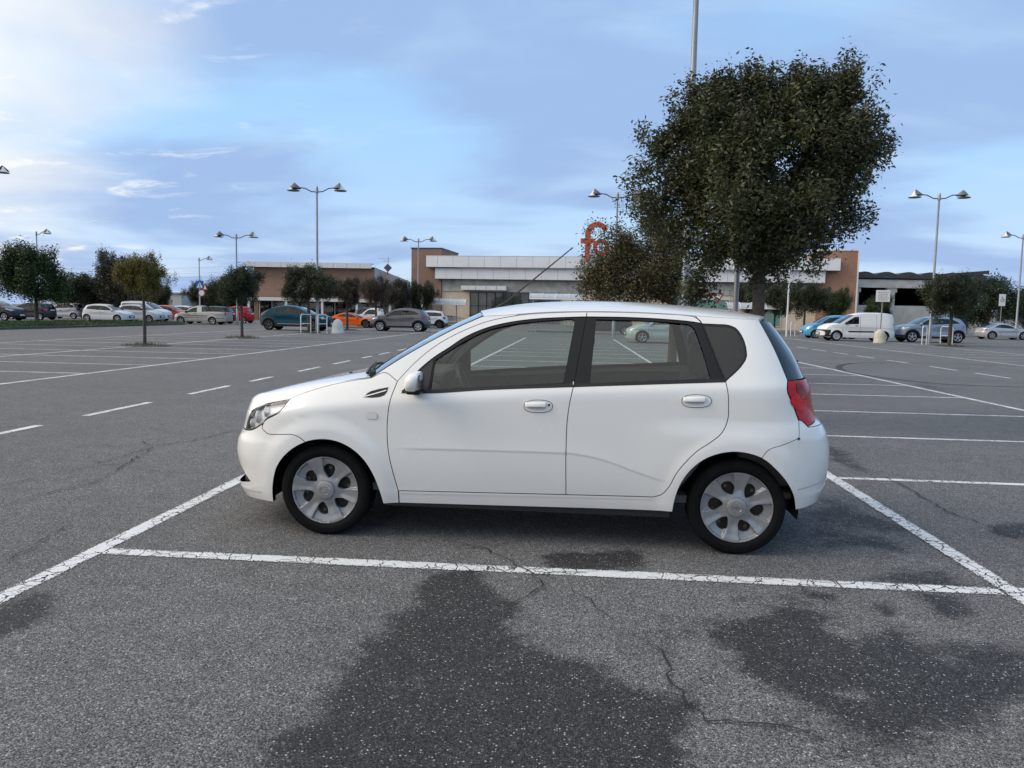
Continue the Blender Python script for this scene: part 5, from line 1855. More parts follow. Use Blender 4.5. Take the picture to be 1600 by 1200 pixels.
def suv(L_=4.1, H=1.57, W_=0.89, r=0.335, slope=0.0):
    kx, kz = L_ / 4.1, H / 1.57
    S = lambda pts: [(x * kx, z * kz) for x, z in pts]
    return dict(L=L_, W=W_, zb=0.26, wf=0.83 * kx, wr=3.44 * kx, r=r, clad=True, tumble=0.42,
                nose=[(0.2, 0.10), (0.35, 0.02), (0.5, 0.0), (0.75, 0.02), (0.95, 0.12), (1.3, 0.3), (1.8, 0.5)],
                tail=[(0.2, 0.14), (0.4, 0.02), (0.65, 0.0), (0.8, 0.03), (1.1 * kz, 0.12), (1.4 * kz, 0.42 + slope), (1.8, 0.7 + slope)],
                belt=((0.9 * kx, 1.0 * kz), (3.6 * kx, 1.12 * kz)),
                hood=S([(0.34, 0.90), (0.65, 0.99), (1.10, 1.06)]), ws=S([(1.10, 1.06), (1.42, 1.28), (1.76, 1.46)]),
                roof=S([(1.76, 1.46), (2.2, 1.53), (2.7, 1.535), (3.2 - slope, 1.48), (3.60 - slope, 1.42)]), back=S([(3.60 - slope, 1.42), (3.76 - slope * 0.6, 1.25), (3.88, 1.08)]),
                dlo=S([(1.22, 1.04), (1.46, 1.22), (1.80, 1.395), (2.2, 1.44), (2.7, 1.44), (3.15 - slope, 1.39), (3.45 - slope * 0.8, 1.24), (3.50, 1.17), (2.4, 1.10)]),
                pillars=[(2.28 * kx, 2.30 * kx, 0.05), (3.12 * kx, 2.98 * kx, 0.035)], head=S([(0.14, 0.78), (0.32, 0.74), (0.72, 0.90), (0.60, 0.94), (0.30, 0.90)]),
                tl=S([(3.62, 1.06), (3.92, 1.08), (3.98, 0.96), (3.80, 0.90)]), mirror=(1.30 * kx, 1.09 * kz), handles=[(2.18 * kx, 0.95 * kz), (3.02 * kx, 1.0 * kz)],
                seams=[(1.16 * kx, 0.45, 1.0 * kz), (2.28 * kx, 0.45, 1.05 * kz), (3.10 * kx, 0.75, 1.1 * kz)], plz=0.75)


def van(L_=4.45, H=1.80, W_=0.90, windows=False):
    kx, kz = L_ / 4.45, H / 1.8
    S = lambda pts: [(x * kx, z * kz) for x, z in pts]
    d = dict(L=L_, W=W_, zb=0.24, wf=0.88 * kx, wr=3.62 * kx, r=0.325, tumble=0.20,
             nose=[(0.2, 0.08), (0.35, 0.0), (0.55, 0.0), (0.75, 0.04), (1.0, 0.18), (1.4, 0.35), (1.9, 0.5)],
             tail=[(0.2, 0.08), (0.35, 0.0), (0.55, 0.0), (0.7, 0.05), (1.2, 0.08), (1.7, 0.16), (1.9, 0.3)],
             belt=((0.9 * kx, 1.02 * kz), (4.2 * kx, 1.06 * kz)),
             hood=S([(0.34, 0.88), (0.65, 1.01), (1.02, 1.09)]), ws=S([(1.02, 1.09), (1.40, 1.36), (1.85, 1.63)]),
             roof=S([(1.85, 1.63), (2.3, 1.735), (3.0, 1.76), (3.8, 1.75), (4.18, 1.70)]), back=S([(4.18, 1.70), (4.26, 1.45), (4.31, 1.15)]),
             dlo=S([(1.28, 1.06), (1.50, 1.26), (1.92, 1.53), (2.12, 1.55), (2.16, 1.50), (2.16, 1.08)]),
             pillars=[], head=S([(0.18, 0.80), (0.36, 0.76), (0.76, 0.98), (0.60, 1.0), (0.32, 0.90)]),
             tl=S([(4.20, 1.18), (4.34, 1.18), (4.38, 0.82), (4.26, 0.82)]), mirror=(1.42 * kx, 1.12 * kz), handles=[(2.02 * kx, 0.98 * kz)], hmat=TRIM, mirmat=TRIM,
             seams=[(1.22 * kx, 0.45, 1.05 * kz), (2.24 * kx, 0.34, 1.60 * kz), (3.18 * kx, 0.40, 1.68 * kz)], plz=0.8, seats=(0.45,))
    if windows:
        d['dlo'] = S([(1.28, 1.06), (1.50, 1.26), (1.92, 1.53), (2.3, 1.60), (4.0, 1.60), (4.08, 1.50), (4.08, 1.12), (2.2, 1.08)])
        d['pillars'] = [(2.22 * kx, 2.22 * kx, 0.06), (3.18 * kx, 3.18 * kx, 0.06)]
        d['seats'] = (0.45, 0.68)
    return d


def coupe(L_=4.05, H=1.35):
    kx, kz = L_ / 4.05, H / 1.35
    S = lambda pts: [(x * kx, z * kz) for x, z in pts]
    return dict(L=L_, W=0.88, zb=0.18, wf=0.86 * kx, wr=3.28 * kx, r=0.325, tumble=0.55,
                nose=[(0.1, 0.10), (0.25, 0.02), (0.45, 0.0), (0.6, 0.06), (0.8, 0.2), (1.4, 0.5)],
                tail=[(0.1, 0.14), (0.3, 0.03), (0.55, 0.0), (0.7, 0.04), (0.9, 0.10), (1.4, 0.5)],
                belt=((0.9 * kx, 0.82 * kz), (3.4 * kx, 0.90 * kz)),
                hood=S([(0.40, 0.66), (0.75, 0.78), (1.25, 0.86)]), ws=S([(1.25, 0.86), (1.60, 1.06), (1.98, 1.22)]),
                roof=S([(1.98, 1.22), (2.25, 1.27), (2.55, 1.28), (2.85, 1.24)]), back=S([(2.85, 1.24), (3.20, 1.10), (3.55, 0.93)]), deck=S([(3.55, 0.93), (3.72, 0.90), (3.85, 0.86)]),
                dlo=S([(1.42, 0.88), (1.66, 1.02), (2.0, 1.16), (2.3, 1.205), (2.6, 1.20), (2.95, 1.08), (3.12, 0.97), (2.4, 0.92)]),
                pillars=[(2.55 * kx, 2.50 * kx, 0.035)], head=S([(0.20, 0.56), (0.36, 0.54), (0.72, 0.70), (0.55, 0.72), (0.32, 0.66)]),
                tl=S([(3.66, 0.84), (3.94, 0.80), (3.96, 0.68), (3.72, 0.72)]), mirror=(1.52 * kx, 0.92 * kz), handles=[(2.45 * kx, 0.78 * kz)],
                seams=[(1.42 * kx, 0.32, 0.84 * kz), (2.62 * kx, 0.34, 0.88 * kz)], plz=0.6, seats=(0.55,))


def pickup(L_=4.45, H=1.5):
    S = lambda pts: pts
    return dict(L=L_, W=0.83, zb=0.24, wf=0.75, wr=3.35, r=0.30, tumble=0.40, nr=6.0,
                nose=[(0.1, 0.08), (0.3, 0.0), (0.5, 0.0), (0.65, 0.05), (0.85, 0.16), (1.5, 0.4)],
                tail=[(0.1, 0.06), (0.3, 0.0), (0.55, 0.0), (0.8, 0.02), (1.0, 0.04), (1.6, 0.1)],
                belt=((0.9, 0.90), (3.4, 0.96)),
                hood=[(0.36, 0.76), (0.65, 0.86), (1.0, 0.95)], ws=[(1.0, 0.95), (1.35, 1.18), (1.68, 1.36)],
                roof=[(1.68, 1.36), (1.9, 1.42), (2.2, 1.44), (2.42, 1.42)], back=[(2.42, 1.42), (2.46, 1.2), (2.50, 1.01)], deck=[(2.50, 1.01), (3.4, 1.01), (4.40, 1.00)],
                dlo=[(1.16, 0.95), (1.40, 1.12), (1.72, 1.30), (2.06, 1.35), (2.10, 0.97)],
                pillars=[], head=[(0.14, 0.62), (0.30, 0.60), (0.52, 0.76), (0.40, 0.78), (0.22, 0.74)],
                tl=[(4.33, 0.98), (4.42, 0.98), (4.42, 0.72), (4.33, 0.72)], mirror=(1.22, 1.0), handles=[(1.98, 0.86)], hmat=TRIM, mirmat=TRIM,
                seams=[(1.06, 0.35, 0.9), (2.16, 0.32, 0.95), (2.52, 0.36, 0.98)], plz=0.45, seats=(0.47,), strips=[(0.2, 4.3, 0.52, 0.02, TRIM)])


def mini(L_=3.8):
    d = hatch(L_, 1.43, 0.86, 0.31)
    kx = L_ / 3.8
    S = lambda pts: [(x * kx, z) for x, z in pts]
    d.update(hood=S([(0.32, 0.78), (0.62, 0.90), (1.15, 0.98)]), ws=S([(1.15, 0.98), (1.38, 1.18), (1.62, 1.34)]), roof=S([(1.62, 1.34), (2.2, 1.395), (2.9, 1.38), (3.42, 1.33)]), back=S([(3.42, 1.33), (3.52, 1.15), (3.60, 1.0)]),
             dlo=S([(1.26, 0.97), (1.42, 1.12), (1.66, 1.27), (2.2, 1.315), (2.9, 1.30), (3.34, 1.24), (3.42, 1.0), (2.2, 0.97)]), clad=True)
    return d


def tall(L_=2.7, H=1.55):
    d = hatch(L_, H, 0.80, 0.29)
    k = L_ / 2.7
    S = lambda pts: [(x * k, z) for x, z in pts]
    d.update(wf=0.42 * k, wr=2.22 * k, hood=S([(0.22, 0.86), (0.42, 0.96), (0.62, 1.02)]), ws=S([(0.62, 1.02), (0.86, 1.26), (1.10, 1.46)]), roof=S([(1.10, 1.46), (1.5, 1.52), (1.95, 1.51), (2.30, 1.44)]), back=S([(2.30, 1.44), (2.46, 1.2), (2.54, 1.02)]),
             dlo=S([(0.78, 1.02), (0.96, 1.22), (1.16, 1.40), (1.5, 1.44), (1.78, 1.42), (1.98, 1.20), (1.9, 1.04)]), pillars=[(1.72 * k, 1.66 * k, 0.05)], head=S([(0.10, 0.72), (0.22, 0.70), (0.36, 0.90), (0.28, 0.92), (0.16, 0.86)]),
             tl=S([(2.44, 1.0), (2.58, 0.98), (2.60, 0.80), (2.48, 0.80)]), mirror=(0.86 * k, 1.08), handles=[(1.66 * k, 0.9)], seams=[(0.72 * k, 0.4, 1.0), (1.80 * k, 0.36, 1.02)])
    return d


def wagon(L_=4.4):
    d = hatch(L_, 1.45, 0.86, 0.30)
    k = L_ / 3.8
    S = lambda pts: [(x * k, z) for x, z in pts]
    d.update(roof=S([(1.68, 1.35), (2.1, 1.41), (2.7, 1.415), (3.2, 1.39), (3.55, 1.34)]), ws=S([(0.98, 0.95), (1.32, 1.17), (1.68, 1.35)]), hood=S([(0.36, 0.72), (0.62, 0.85), (0.98, 0.95)]), back=S([(3.55, 1.34), (3.64, 1.15), (3.68, 0.98)]),
             dlo=S([(1.10, 0.95), (1.35, 1.10), (1.70, 1.28), (2.15, 1.33), (2.9, 1.33), (3.44, 1.28), (3.52, 1.02), (2.2, 0.98)]))
    return d


WH, SILV = (0.74, 0.74, 0.73), (0.42, 0.43, 0.44)
C_R = 'cars at the far right'
C_L = 'cars behind the grass island'
C_M = 'cars near the left lamp'
bg_car('parked_car', 'dark slate car cut off by the left edge of the picture', -46.2, 57.6, True, suv(4.4, 1.62), (0.045, 0.055, 0.07), 0.4, group=C_L)
bg_car('parked_car', 'dark grey hatchback behind the trunk on the grass island', -47.6, 63.5, False, hatch(4.1, 1.5), (0.05, 0.052, 0.058), 0.4, group=C_L)
bg_car('parked_car', 'silver hatchback facing left, right of the trunk on the island', -49.2, 70.5, False, hatch(3.8, 1.52), (0.46, 0.47, 0.50), 0.5, group=C_L)
bg_car('parked_car', 'pearl white hatchback facing right at the end of the grass island', -38.6, 60.6, True, hatch(4.05, 1.46, 0.87, 0.30), (0.66, 0.67, 0.66), 0.0, group=C_L)
bg_car('parked_car', 'white people carrier with tall roof behind the olive-yellow tree', -39.4, 67.6, True, van(4.6, 1.80, 0.90, True), WH, 0.0, 'van', group=C_L)
bg_car('parked_car', 'pale grey hatchback nosing out in front of the white people carrier', -37.9, 64.2, True, hatch(4.0, 1.50), (0.52, 0.55, 0.55), 0.0, group=C_L)
bg_car('parked_car', 'orange-red car half hidden behind the white people carrier', -41.6, 76.0, True, hatch(4.0, 1.48), (0.50, 0.09, 0.05), 0.0, group=C_L)
bg_car('parked_car', 'white car behind the cab of the silver pickup', -42.2, 81.0, True, hatch(4.2, 1.48), (0.66, 0.66, 0.66), 0.0, group=C_L)
bg_car('pickup_truck', 'silver-beige pickup facing left with a closed bed', -29.7, 59.1, False, pickup(), (0.44, 0.42, 0.38), 0.35, 'pickup', group=C_L)
bg_car('parked_car', 'dark green estate car behind the pickup tail', -31.2, 63.2, False, wagon(4.3), (0.018, 0.030, 0.028), 0.3, group=C_L)
bg_car('parked_car', 'small red hatchback beside the sparse young tree', -31.0, 67.6, False, hatch(3.6, 1.5, 0.82, 0.28), (0.48, 0.012, 0.02), 0.0, group=C_L)
teal = suv(4.62, 1.58, 0.91, 0.36, 0.28)
teal['strips'] = [(1.5, 3.3, 0.42, 0.016, CHROMEB)]
bg_car('parked_car', 'dark teal sloping-roof crossover facing right behind the twin lamp', -17.9, 48.0, True, teal, (0.002, 0.050, 0.080), 0.0, dark_rim=True, group=C_M)
spt = coupe(4.15, 1.20)
bg_car('sports_car', 'bright orange low sports car with black roof', -17.3, 58.9, True, spt, (0.75, 0.115, 0.012), 0.0, 'sports car', dark_rim=True, roof=(0.02, 0.02, 0.022), group=C_M)
bg_car('parked_car', 'tiny white city car behind the orange sports car', -17.3, 64.6, False, tall(2.75, 1.56), WH, 0.0, group=C_M)
bg_car('parked_car', 'dark grey car behind the tiny white city car', -18.0, 68.4, True, hatch(4.0, 1.62), (0.05, 0.055, 0.06), 0.3, group=C_M)
cap = suv(4.08, 1.56, 0.89, 0.345)
cap['strips'] = [(1.25, 3.0, 0.42, 0.018, CHROMEB)]
bg_car('parked_car', 'grey crossover with black roof facing left near the trolley shelter', -11.75, 51.0, False, cap, (0.17, 0.165, 0.17), 0.5, spokes=7, roof=(0.018, 0.018, 0.02), group=C_M)
bg_car('parked_car', 'white boxy small car with black arches behind the grey crossover', -12.55, 64.1, False, mini(3.85), WH, 0.0, dark_rim=True, group=C_M)
bg_car('parked_car', 'silver hatchback seen through the rear door window', 4.75, 39.4, False, hatch(4.1, 1.44, 0.86, 0.30), (0.50, 0.54, 0.53), 0.4, group='cars seen through the hatchback windows')
bg_car('parked_car', 'dark car seen through the rear window left of the silver hatchback', 2.3, 56.0, False, hatch(4.1, 1.5), (0.04, 0.045, 0.05), 0.3, group='cars seen through the hatchback windows')
blu = hatch(3.95, 1.66, 0.85, 0.29)
bg_car('parked_car', 'light-blue hatchback left of the white van', 18.5, 56.6, False, blu, (0.10, 0.33, 0.52), 0.2, group=C_R)
vn = van(4.75, 1.84)
vn['strips'] = [(1.65, 3.25, 0.62, 0.045, TRIM)]
vn['front_black'] = (0.50, 0.22)
bg_car('delivery_van', 'plain white panel van with black bumper behind the notice board', 18.4, 51.1, False, vn, (0.76, 0.76, 0.76), 0.0, 'van', spokes=0, group=C_R)
rav = suv(4.45, 1.69, 0.92, 0.37)
bg_car('parked_car', 'blue-grey off-roader with black arches behind the lamp pole', 23.25, 51.7, False, rav, (0.28, 0.33, 0.40), 0.5, group=C_R, dark_rim=False)
bg_car('parked_car', 'silver coupe facing right at the right edge of the picture', 35.2, 65.3, True, coupe(4.1, 1.36), (0.46, 0.48, 0.50), 0.5, group=C_R)
# ------------------------------------------------------------------ the white hatchback in front
def build_hero():
    white = paint('white_car_paint', (0.81, 0.795, 0.76), rough=0.24, dirt=0.45)
    black = principled('black_trim', (0.009, 0.009, 0.010), 0.42, spec=0.3, var=0.15, vscale=20)
    seal = principled('rubber_seal', (0.008, 0.008, 0.009), 0.6)
    gapm = principled('panel_gap', (0.006, 0.006, 0.006), 0.9)
    side_gl = glass('side_glass', (0.80, 0.86, 0.82))
    dark_gl = glass('tinted_glass', (0.10, 0.12, 0.13))
    ws_gl = glass('windscreen_glass', (0.72, 0.80, 0.78))
    lens = glass('clear_lens', (0.95, 0.96, 0.97), 1.28)
    chrome = principled('chrome', (0.78, 0.79, 0.80), 0.12, 1.0)
    grey_in = principled('interior_grey', (0.095, 0.093, 0.090), 0.8, var=0.2, vscale=30, bump=0.15, bscale=200)
    fabric = principled('seat_fabric', (0.105, 0.103, 0.105), 0.95, var=0.3, vscale=60, bump=0.3, bscale=400)
    plast = principled('black_plastic', (0.016, 0.016, 0.017), 0.55, var=0.2, vscale=40)

    root = empty('parked_car', (-0.231, 5.353, 0.0), R(-1.13))
    tag(root, 'white five-door hatchback parked alone in the near bay, seen side-on', 'car')

    # ---- body surface
    cfn = smooth_fn([-2.05, -1.526, -0.856, -0.256, 0.237, 0.873, 1.5, 1.9], [0.70, 0.772, 0.859, 0.900, 0.939, 0.972, 1.002, 1.015])
    zcr = smooth_fn([-0.9, -0.327, 0.225, 0.361, 0.475, 0.626, 0.814, 0.95], [0.573, 0.581, 0.583, 0.569, 0.543, 0.491, 0.434, 0.40])
    HUB = ((-1.257, 0.285), (1.235, 0.285))

    def sp(t, k=0.012):
        return k * np.log1p(np.exp(np.clip(t / k, -40, 40)))

    def w0(x, z):
        x, z = np.asarray(x, float), np.asarray(z, float)
        w = 0.84 - 0.35 * np.maximum(0, 0.6 - z)**2.2 - 0.05 * np.maximum(0, z - 0.6)**2
        t = z - cfn(x)
        bl = sstep(-0.72, -1.50, x)
        w = w - (0.55 + 0.34 * bl) * sp(t) + 0.10 * (1 - bl) * sp(t - 0.05) - 0.20 * np.maximum(0, t - 0.1)**2
        for (hx, hz), amp in zip(HUB, (0.013, 0.009)):
            d = np.hypot(x - hx, z - hz)
            w = w + amp * sstep(0.475, 0.375, d)
        w = w + 0.017 * sstep(0.55, 1.15, x) * sstep(0.81, 0.69, z) * sstep(1.75, 1.45, x)
        tc = z - zcr(x)
        e = sstep(-0.84, -0.60, x) * sstep(0.86, 0.72, x)
        led = np.where(tc >= 0, np.exp(-np.maximum(tc, 0) / 0.05), np.clip(1 + tc / 0.012, 0, 1))
        return w + 0.0045 * e * led

    xf = smooth_fn([0.1, 0.17, 0.25, 0.36, 0.46, 0.54, 0.60, 0.66, 0.78, 0.9, 1.1],
                   [-1.95, -1.985, -2.02, -2.015, -2.03, -2.02, -1.985, -1.965, -1.94, -1.915, -1.87])
    xr = smooth_fn([0.2, 0.28, 0.43, 0.57, 0.69, 0.76, 0.80, 0.86, 0.99, 1.06, 1.16, 1.30, 1.40, 1.5],
                   [1.80, 1.825, 1.865, 1.875, 1.855, 1.82, 1.775, 1.75, 1.725, 1.69, 1.645, 1.55, 1.47, 1.40])
    sh = Shape(w0, xf, xr, -1.20, 1.18, 3.0, 3.4)
    SMIN, SMAX = sh.smin, sh.smax

    # ---- traced lines (x, z)
    farch = cr([(-1.607, 0.186), (-1.597, 0.30), (-1.556, 0.428), (-1.493, 0.508), (-1.408, 0.570), (-1.326, 0.602), (-1.253, 0.611), (-1.172, 0.602), (-1.084, 0.565), (-0.996, 0.488), (-0.94, 0.393), (-0.907, 0.299), (-0.887, 0.217)])
    rarch = cr([(0.862, 0.248), (0.872, 0.329), (0.903, 0.43), (0.959, 0.516), (1.03, 0.577), (1.116, 0.614), (1.203, 0.627), (1.29, 0.617), (1.364, 0.590), (1.44, 0.528), (1.503, 0.459), (1.553, 0.375), (1.578, 0.283)])

    def split(c, p):
        i = int(np.argmin([np.hypot(*(q - np.array(p))) for q in c]))
        return i
    ifs = split(farch, (-1.371, 0.590))
    irs = split(rarch, (1.364, 0.590))
    dfront = cr([(-0.811, 0.973), (-0.840, 0.867), (-0.854, 0.766), (-0.857, 0.645), (-0.845, 0.523), (-0.82, 0.414), (-0.792, 0.304)])
    dtop = cr([(-0.811, 0.973), (-0.734, 1.066), (-0.595, 1.192), (-0.444, 1.281), (-0.289, 1.345), (-0.133, 1.381), (0.024, 1.400), (0.181, 1.410), (0.326, 1.416)])
    rdtop = cr([(0.326, 1.416), (0.647, 1.416), (0.80, 1.411), (0.93, 1.404), (0.985, 1.393), (1.013, 1.365)])
    fblk = cr([(-0.775, 0.905), (-0.733, 0.983), (-0.597, 1.123), (-0.514, 1.180), (-0.440, 1.234), (-0.286, 1.307), (-0.131, 1.346), (0.026, 1.368), (0.182, 1.379), (0.3235, 1.386)])
    belt1 = cr([(-0.775, 0.905), (-0.61, 0.910), (-0.26, 0.940), (0.259, 0.973)])
    belt2 = cr([(0.259, 0.973), (0.65, 0.997), (1.139, 1.026)])
    bs_top = cr([(0.326, 1.416), (0.3235, 1.386)], 0.01)
    bs_mid = cr([(0.3235, 1.386), (0.29, 1.175), (0.259, 0.973)])
    bs_low = cr([(0.259, 0.973), (0.240, 0.877), (0.228, 0.763), (0.226, 0.61), (0.232, 0.324)])
    rd_hi = cr([(1.013, 1.365), (1.027, 1.327), (1.069, 1.208), (1.111, 1.091), (1.139, 1.026)])
    rd_lo = cr([(1.139, 1.026), (1.151, 0.961), (1.157, 0.882), (1.155, 0.809), (1.128, 0.741), (1.062, 0.678), (0.991, 0.627), (0.921, 0.552), (0.872, 0.482), (0.831, 0.396), (0.792, 0.350), (0.744, 0.333)])
    dbot1 = cr([(-0.792, 0.304), (0.232, 0.324)])
    dbot2 = cr([(0.232, 0.324), (0.744, 0.333)])
    rblk = cr([(0.3235, 1.386), (0.57, 1.387), (0.80, 1.380), (0.952, 1.369), (1.013, 1.361)])
    qwin = cr([(1.016, 1.358), (1.10, 1.356), (1.185, 1.349), (1.215, 1.335), (1.24, 1.302), (1.266, 1.213), (1.265, 1.168), (1.245, 1.134), (1.139, 1.029)])
    ws = cr([(-0.985, 0.985), (-0.899, 1.046), (-0.675, 1.190), (-0.47, 1.305), (-0.316, 1.378)])
    roof_e = cr([(-0.316, 1.378), (-0.20, 1.386), (-0.10, 1.3955), (0.024, 1.407), (0.326, 1.4205), (0.647, 1.4205), (0.80, 1.416), (0.95, 1.408), (1.05, 1.402), (1.2, 1.395), (1.355, 1.388)])
    hshut = cr([(-0.985, 0.985), (-1.068, 0.972), (-1.20, 0.945), (-1.32, 0.912), (-1.42, 0.876), (-1.493, 0.842)])
    head = join(cr([(-1.493, 0.842), (-1.616, 0.812), (-1.715, 0.784), (-1.784, 0.738)]), cr([(-1.784, 0.738), (-1.822, 0.69), (-1.841, 0.622)]), cr([(-1.841, 0.622), (-1.790, 0.628), (-1.739, 0.644), (-1.665, 0.684), (-1.543, 0.765), (-1.493, 0.842)]))
    head_low = cr([(-1.493, 0.842), (-1.543, 0.765), (-1.665, 0.684), (-1.676, 0.652)])
    fbs = cr([(-1.676, 0.652), (-1.637, 0.626), (-1.54, 0.626), (-1.433, 0.629), (-1.371, 0.600)])
    fbs[-1] = np.array(farch[ifs])
    tail_in = cr([(1.498, 1.040), (1.490, 0.991), (1.53, 0.90), (1.568, 0.811)])
    rgl = cr([(1.355, 1.388), (1.43, 1.225), (1.498, 1.040)])
    rbs = cr([(1.572, 0.806), (1.569, 0.711)]) + cr([(1.569, 0.711), (1.47, 0.672), (1.39, 0.645), (1.356, 0.61)])[1:]
    rbs[-1] = np.array(rarch[irs])

    # extra points that carry the crease and shoulder shading
    ex = []
    for xx in np.arange(-0.84, 0.86, 0.014):
        for dz in (0.022, 0.006, 0.0005, -0.006, -0.012, -0.018):
            ex.append((xx, float(zcr(xx)) + dz))
    for xx in np.arange(-1.9, 1.55, 0.022):
        for dz in (-0.03, -0.016, 0.0, 0.012, 0.024):
            ex.append((float(sh.s_of(np.array([xx]), np.array([cfn(xx)]))[0]), float(cfn(xx)) + dz))
    ex = np.array(ex)

    # ---- panels
    fender = join(hshut, head_low, fbs, farch[ifs:], cr([(-0.887, 0.217), (-0.792, 0.224)]), cr([(-0.792, 0.224), (-0.792, 0.304)]), dfront[::-1], cr([(-0.811, 0.973), (-0.90, 1.022), (-0.985, 0.985)], 0.02))
    panel(sh, 'fender', fender, white, root, extra=ex)
    # fender vent, repeater
    vent_poly = join(cr([(-1.010, 0.874), (-0.985, 0.900), (-0.940, 0.917), (-0.865, 0.935)]), cr([(-0.865, 0.935), (-0.868, 0.905), (-0.96, 0.872), (-1.010, 0.874)]))
    panel(sh, 'fender_vent', vent_poly, black, root, gap=0, off=0.0025, depth=0.006, step=0.015)
    ribbon(sh, 'vent_trim', cr([(-1.006, 0.876), (-0.950, 0.892), (-0.872, 0.917)], 0.012), 0.0032, chrome, root, off=0.0045)
    ribbon(sh, 'vent_frame', cr([(-1.012, 0.872), (-0.987, 0.902), (-0.940, 0.920), (-0.862, 0.938)], 0.012), 0.0035, white, root, off=0.005)
    rep = [(-0.952 + 0.034 * math.copysign(abs(math.cos(a))**0.6, math.cos(a)), 0.763 + 0.019 * math.copysign(abs(math.sin(a))**0.6, math.sin(a))) for a in np.linspace(0, 2 * math.pi, 24, endpoint=False)]
    panel(sh, 'side_repeater', rep, principled('repeater_lens', (0.72, 0.70, 0.66), 0.15), root, gap=0, off=0.005, depth=0.006, step=0.012)
    # pillar between windscreen and front door
    pil = join(cr([(-0.985, 0.985), (-0.90, 1.022), (-0.811, 0.973)], 0.02), [p for p in dtop if p[0] < -0.115], cr([(-0.105, 1.387), (-0.10, 1.394)], 0.01), cr([(-0.10, 1.394), (-0.20, 1.3845), (-0.316, 1.3765)], 0.02), ws[::-1])
    panel(sh, 'windscreen_pillar', pil, white, root, gap=0.0012, step=0.02)

    # doors
    fdoor = join(bs_low, dbot1[::-1], dfront[::-1], dtop, bs_top, fblk[::-1], belt1)
    near_fd, far_fd = panel(sh, 'door', fdoor, white, root, extra=ex)
    tag(near_fd, 'white front door with oval pull handle')
    rdoor_low = join(bs_low, dbot2, rd_lo[::-1], belt2[::-1])
    rdoor_top = join(rblk, rdtop[::-1], bs_top)
    near_rd, far_rd = panel(sh, 'door', rdoor_low, white, root, extra=ex, islands=(rdoor_top,))
    tag(near_rd, 'white rear door with oval pull handle')

    fgl = join(cr([(-0.590, 1.104), (-0.513, 1.159), (-0.438, 1.209), (-0.285, 1.290), (-0.13, 1.330), (0.027, 1.353), (0.183, 1.366)]), cr([(0.183, 1.366), (0.238, 1.369), (0.252, 1.358)], 0.01), cr([(0.252, 1.358), (0.197, 0.996)]), cr([(0.197, 0.996), (-0.261, 0.961), (-0.600, 0.932)]), cr([(-0.600, 0.932), (-0.590, 1.104)]))
    ftrim = join(fblk, bs_mid, belt1[::-1])
    for side, nd, fd, trim, gl in ((0, near_fd, far_fd, ftrim, fgl),):
        panel(sh, 'window_trim', trim, black, root, holes=(gl,), gap=0.0015, off=-0.003, near_parent=nd, far_parent=fd)
        panel(sh, 'window_pane', offset_poly(gl, -0.008), side_gl, root, gap=0, off=-0.013, skirt=False, near_parent=nd, far_parent=fd)
    rgls = join(cr([(0.385, 1.371), (0.60, 1.370), (0.80, 1.364), (0.935, 1.354)]), cr([(0.935, 1.354), (0.965, 1.335), (0.985, 1.285), (1.053, 1.045)]), cr([(1.053, 1.045), (0.70, 1.022), (0.357, 1.000)]), cr([(0.357, 1.000), (0.385, 1.371)]))
    rtrim = join(rblk, rd_hi, belt2[::-1], bs_mid[::-1])
    panel(sh, 'window_trim', rtrim, black, root, holes=(rgls,), gap=0.0015, off=-0.003, near_parent=near_rd, far_parent=far_rd)
    panel(sh, 'window_pane', offset_poly(rgls, -0.008), side_gl, root, gap=0, off=-0.013, skirt=False, near_parent=near_rd, far_parent=far_rd)
    for nd, fd, bl in ((near_fd, far_fd, belt1), (near_rd, far_rd, belt2)):
        a, b = ribbon(sh, 'belt_seal', [p + np.array([0, 0.008]) for p in bl], 0.009, seal, root, off=0.0025)
        a.parent, b.parent = nd, fd
    # little white clip at the foot of the door pillar
    for s in (-1, 1):
        MB().box(0.2555, 0.262, s * 0.816 - 0.004, s * 0.816 + 0.004, 0.985, 1.005, 0.002).build('pillar_clip', white, near_rd if s < 0 else far_rd)

    # flank behind the doors with the sill
    roofq = [p for p in roof_e if p[0] > 1.0]
    quarter = join(cr([(0.985, 1.405), tuple(roofq[0])], 0.02), roofq, rgl, tail_in, cr([tuple(tail_in[-1]), tuple(rbs[0])], 0.01), rbs, rarch[:irs + 1][::-1], cr([(0.862, 0.248), (0.635, 0.246), (-0.168, 0.234), (-0.789, 0.224)]), cr([(-0.789, 0.224), (-0.789, 0.304)]), dbot1, dbot2, rd_lo[::-1], qwin[::-1], cr([(1.016, 1.358), (1.013, 1.368), (0.985, 1.400), (0.985, 1.405)], 0.01))
    panel(sh, 'body_side', quarter, white, root, extra=ex, gap=0.0022)
    panel(sh, 'quarter_window', join(qwin, rd_hi[::-1]), dark_gl, root, gap=0.003, off=-0.004, skirt=False)
    qb = join(qwin, rd_hi[::-1])
    panel(sh, 'quarter_window_seal', qb, seal, root, holes=(offset_poly(qb, 0.011),), gap=0.001, off=-0.002, step=0.02)
    ribbon(sh, 'sill_edge', cr([(-0.785, 0.296), (0.232, 0.316), (0.735, 0.325)]), 0.007, white, root, off=0.004)

    # nose
    bz0, bz1 = 0.184, 0.60
    bump_top = [(SMIN, 0.640), (SMIN + 0.30, 0.640)]
    s_hl = sh.s_of(np.array([-1.841]), np.array([0.618]))[0]
    top_s = cr([(SMIN, 0.622), (SMIN + 0.25, 0.621), (s_hl, 0.618)])
    under_h = sh.to_s(cr([(-1.841, 0.618), (-1.790, 0.624), (-1.739, 0.640), (-1.697, 0.663), (-1.671, 0.679), (-1.676, 0.652)]))
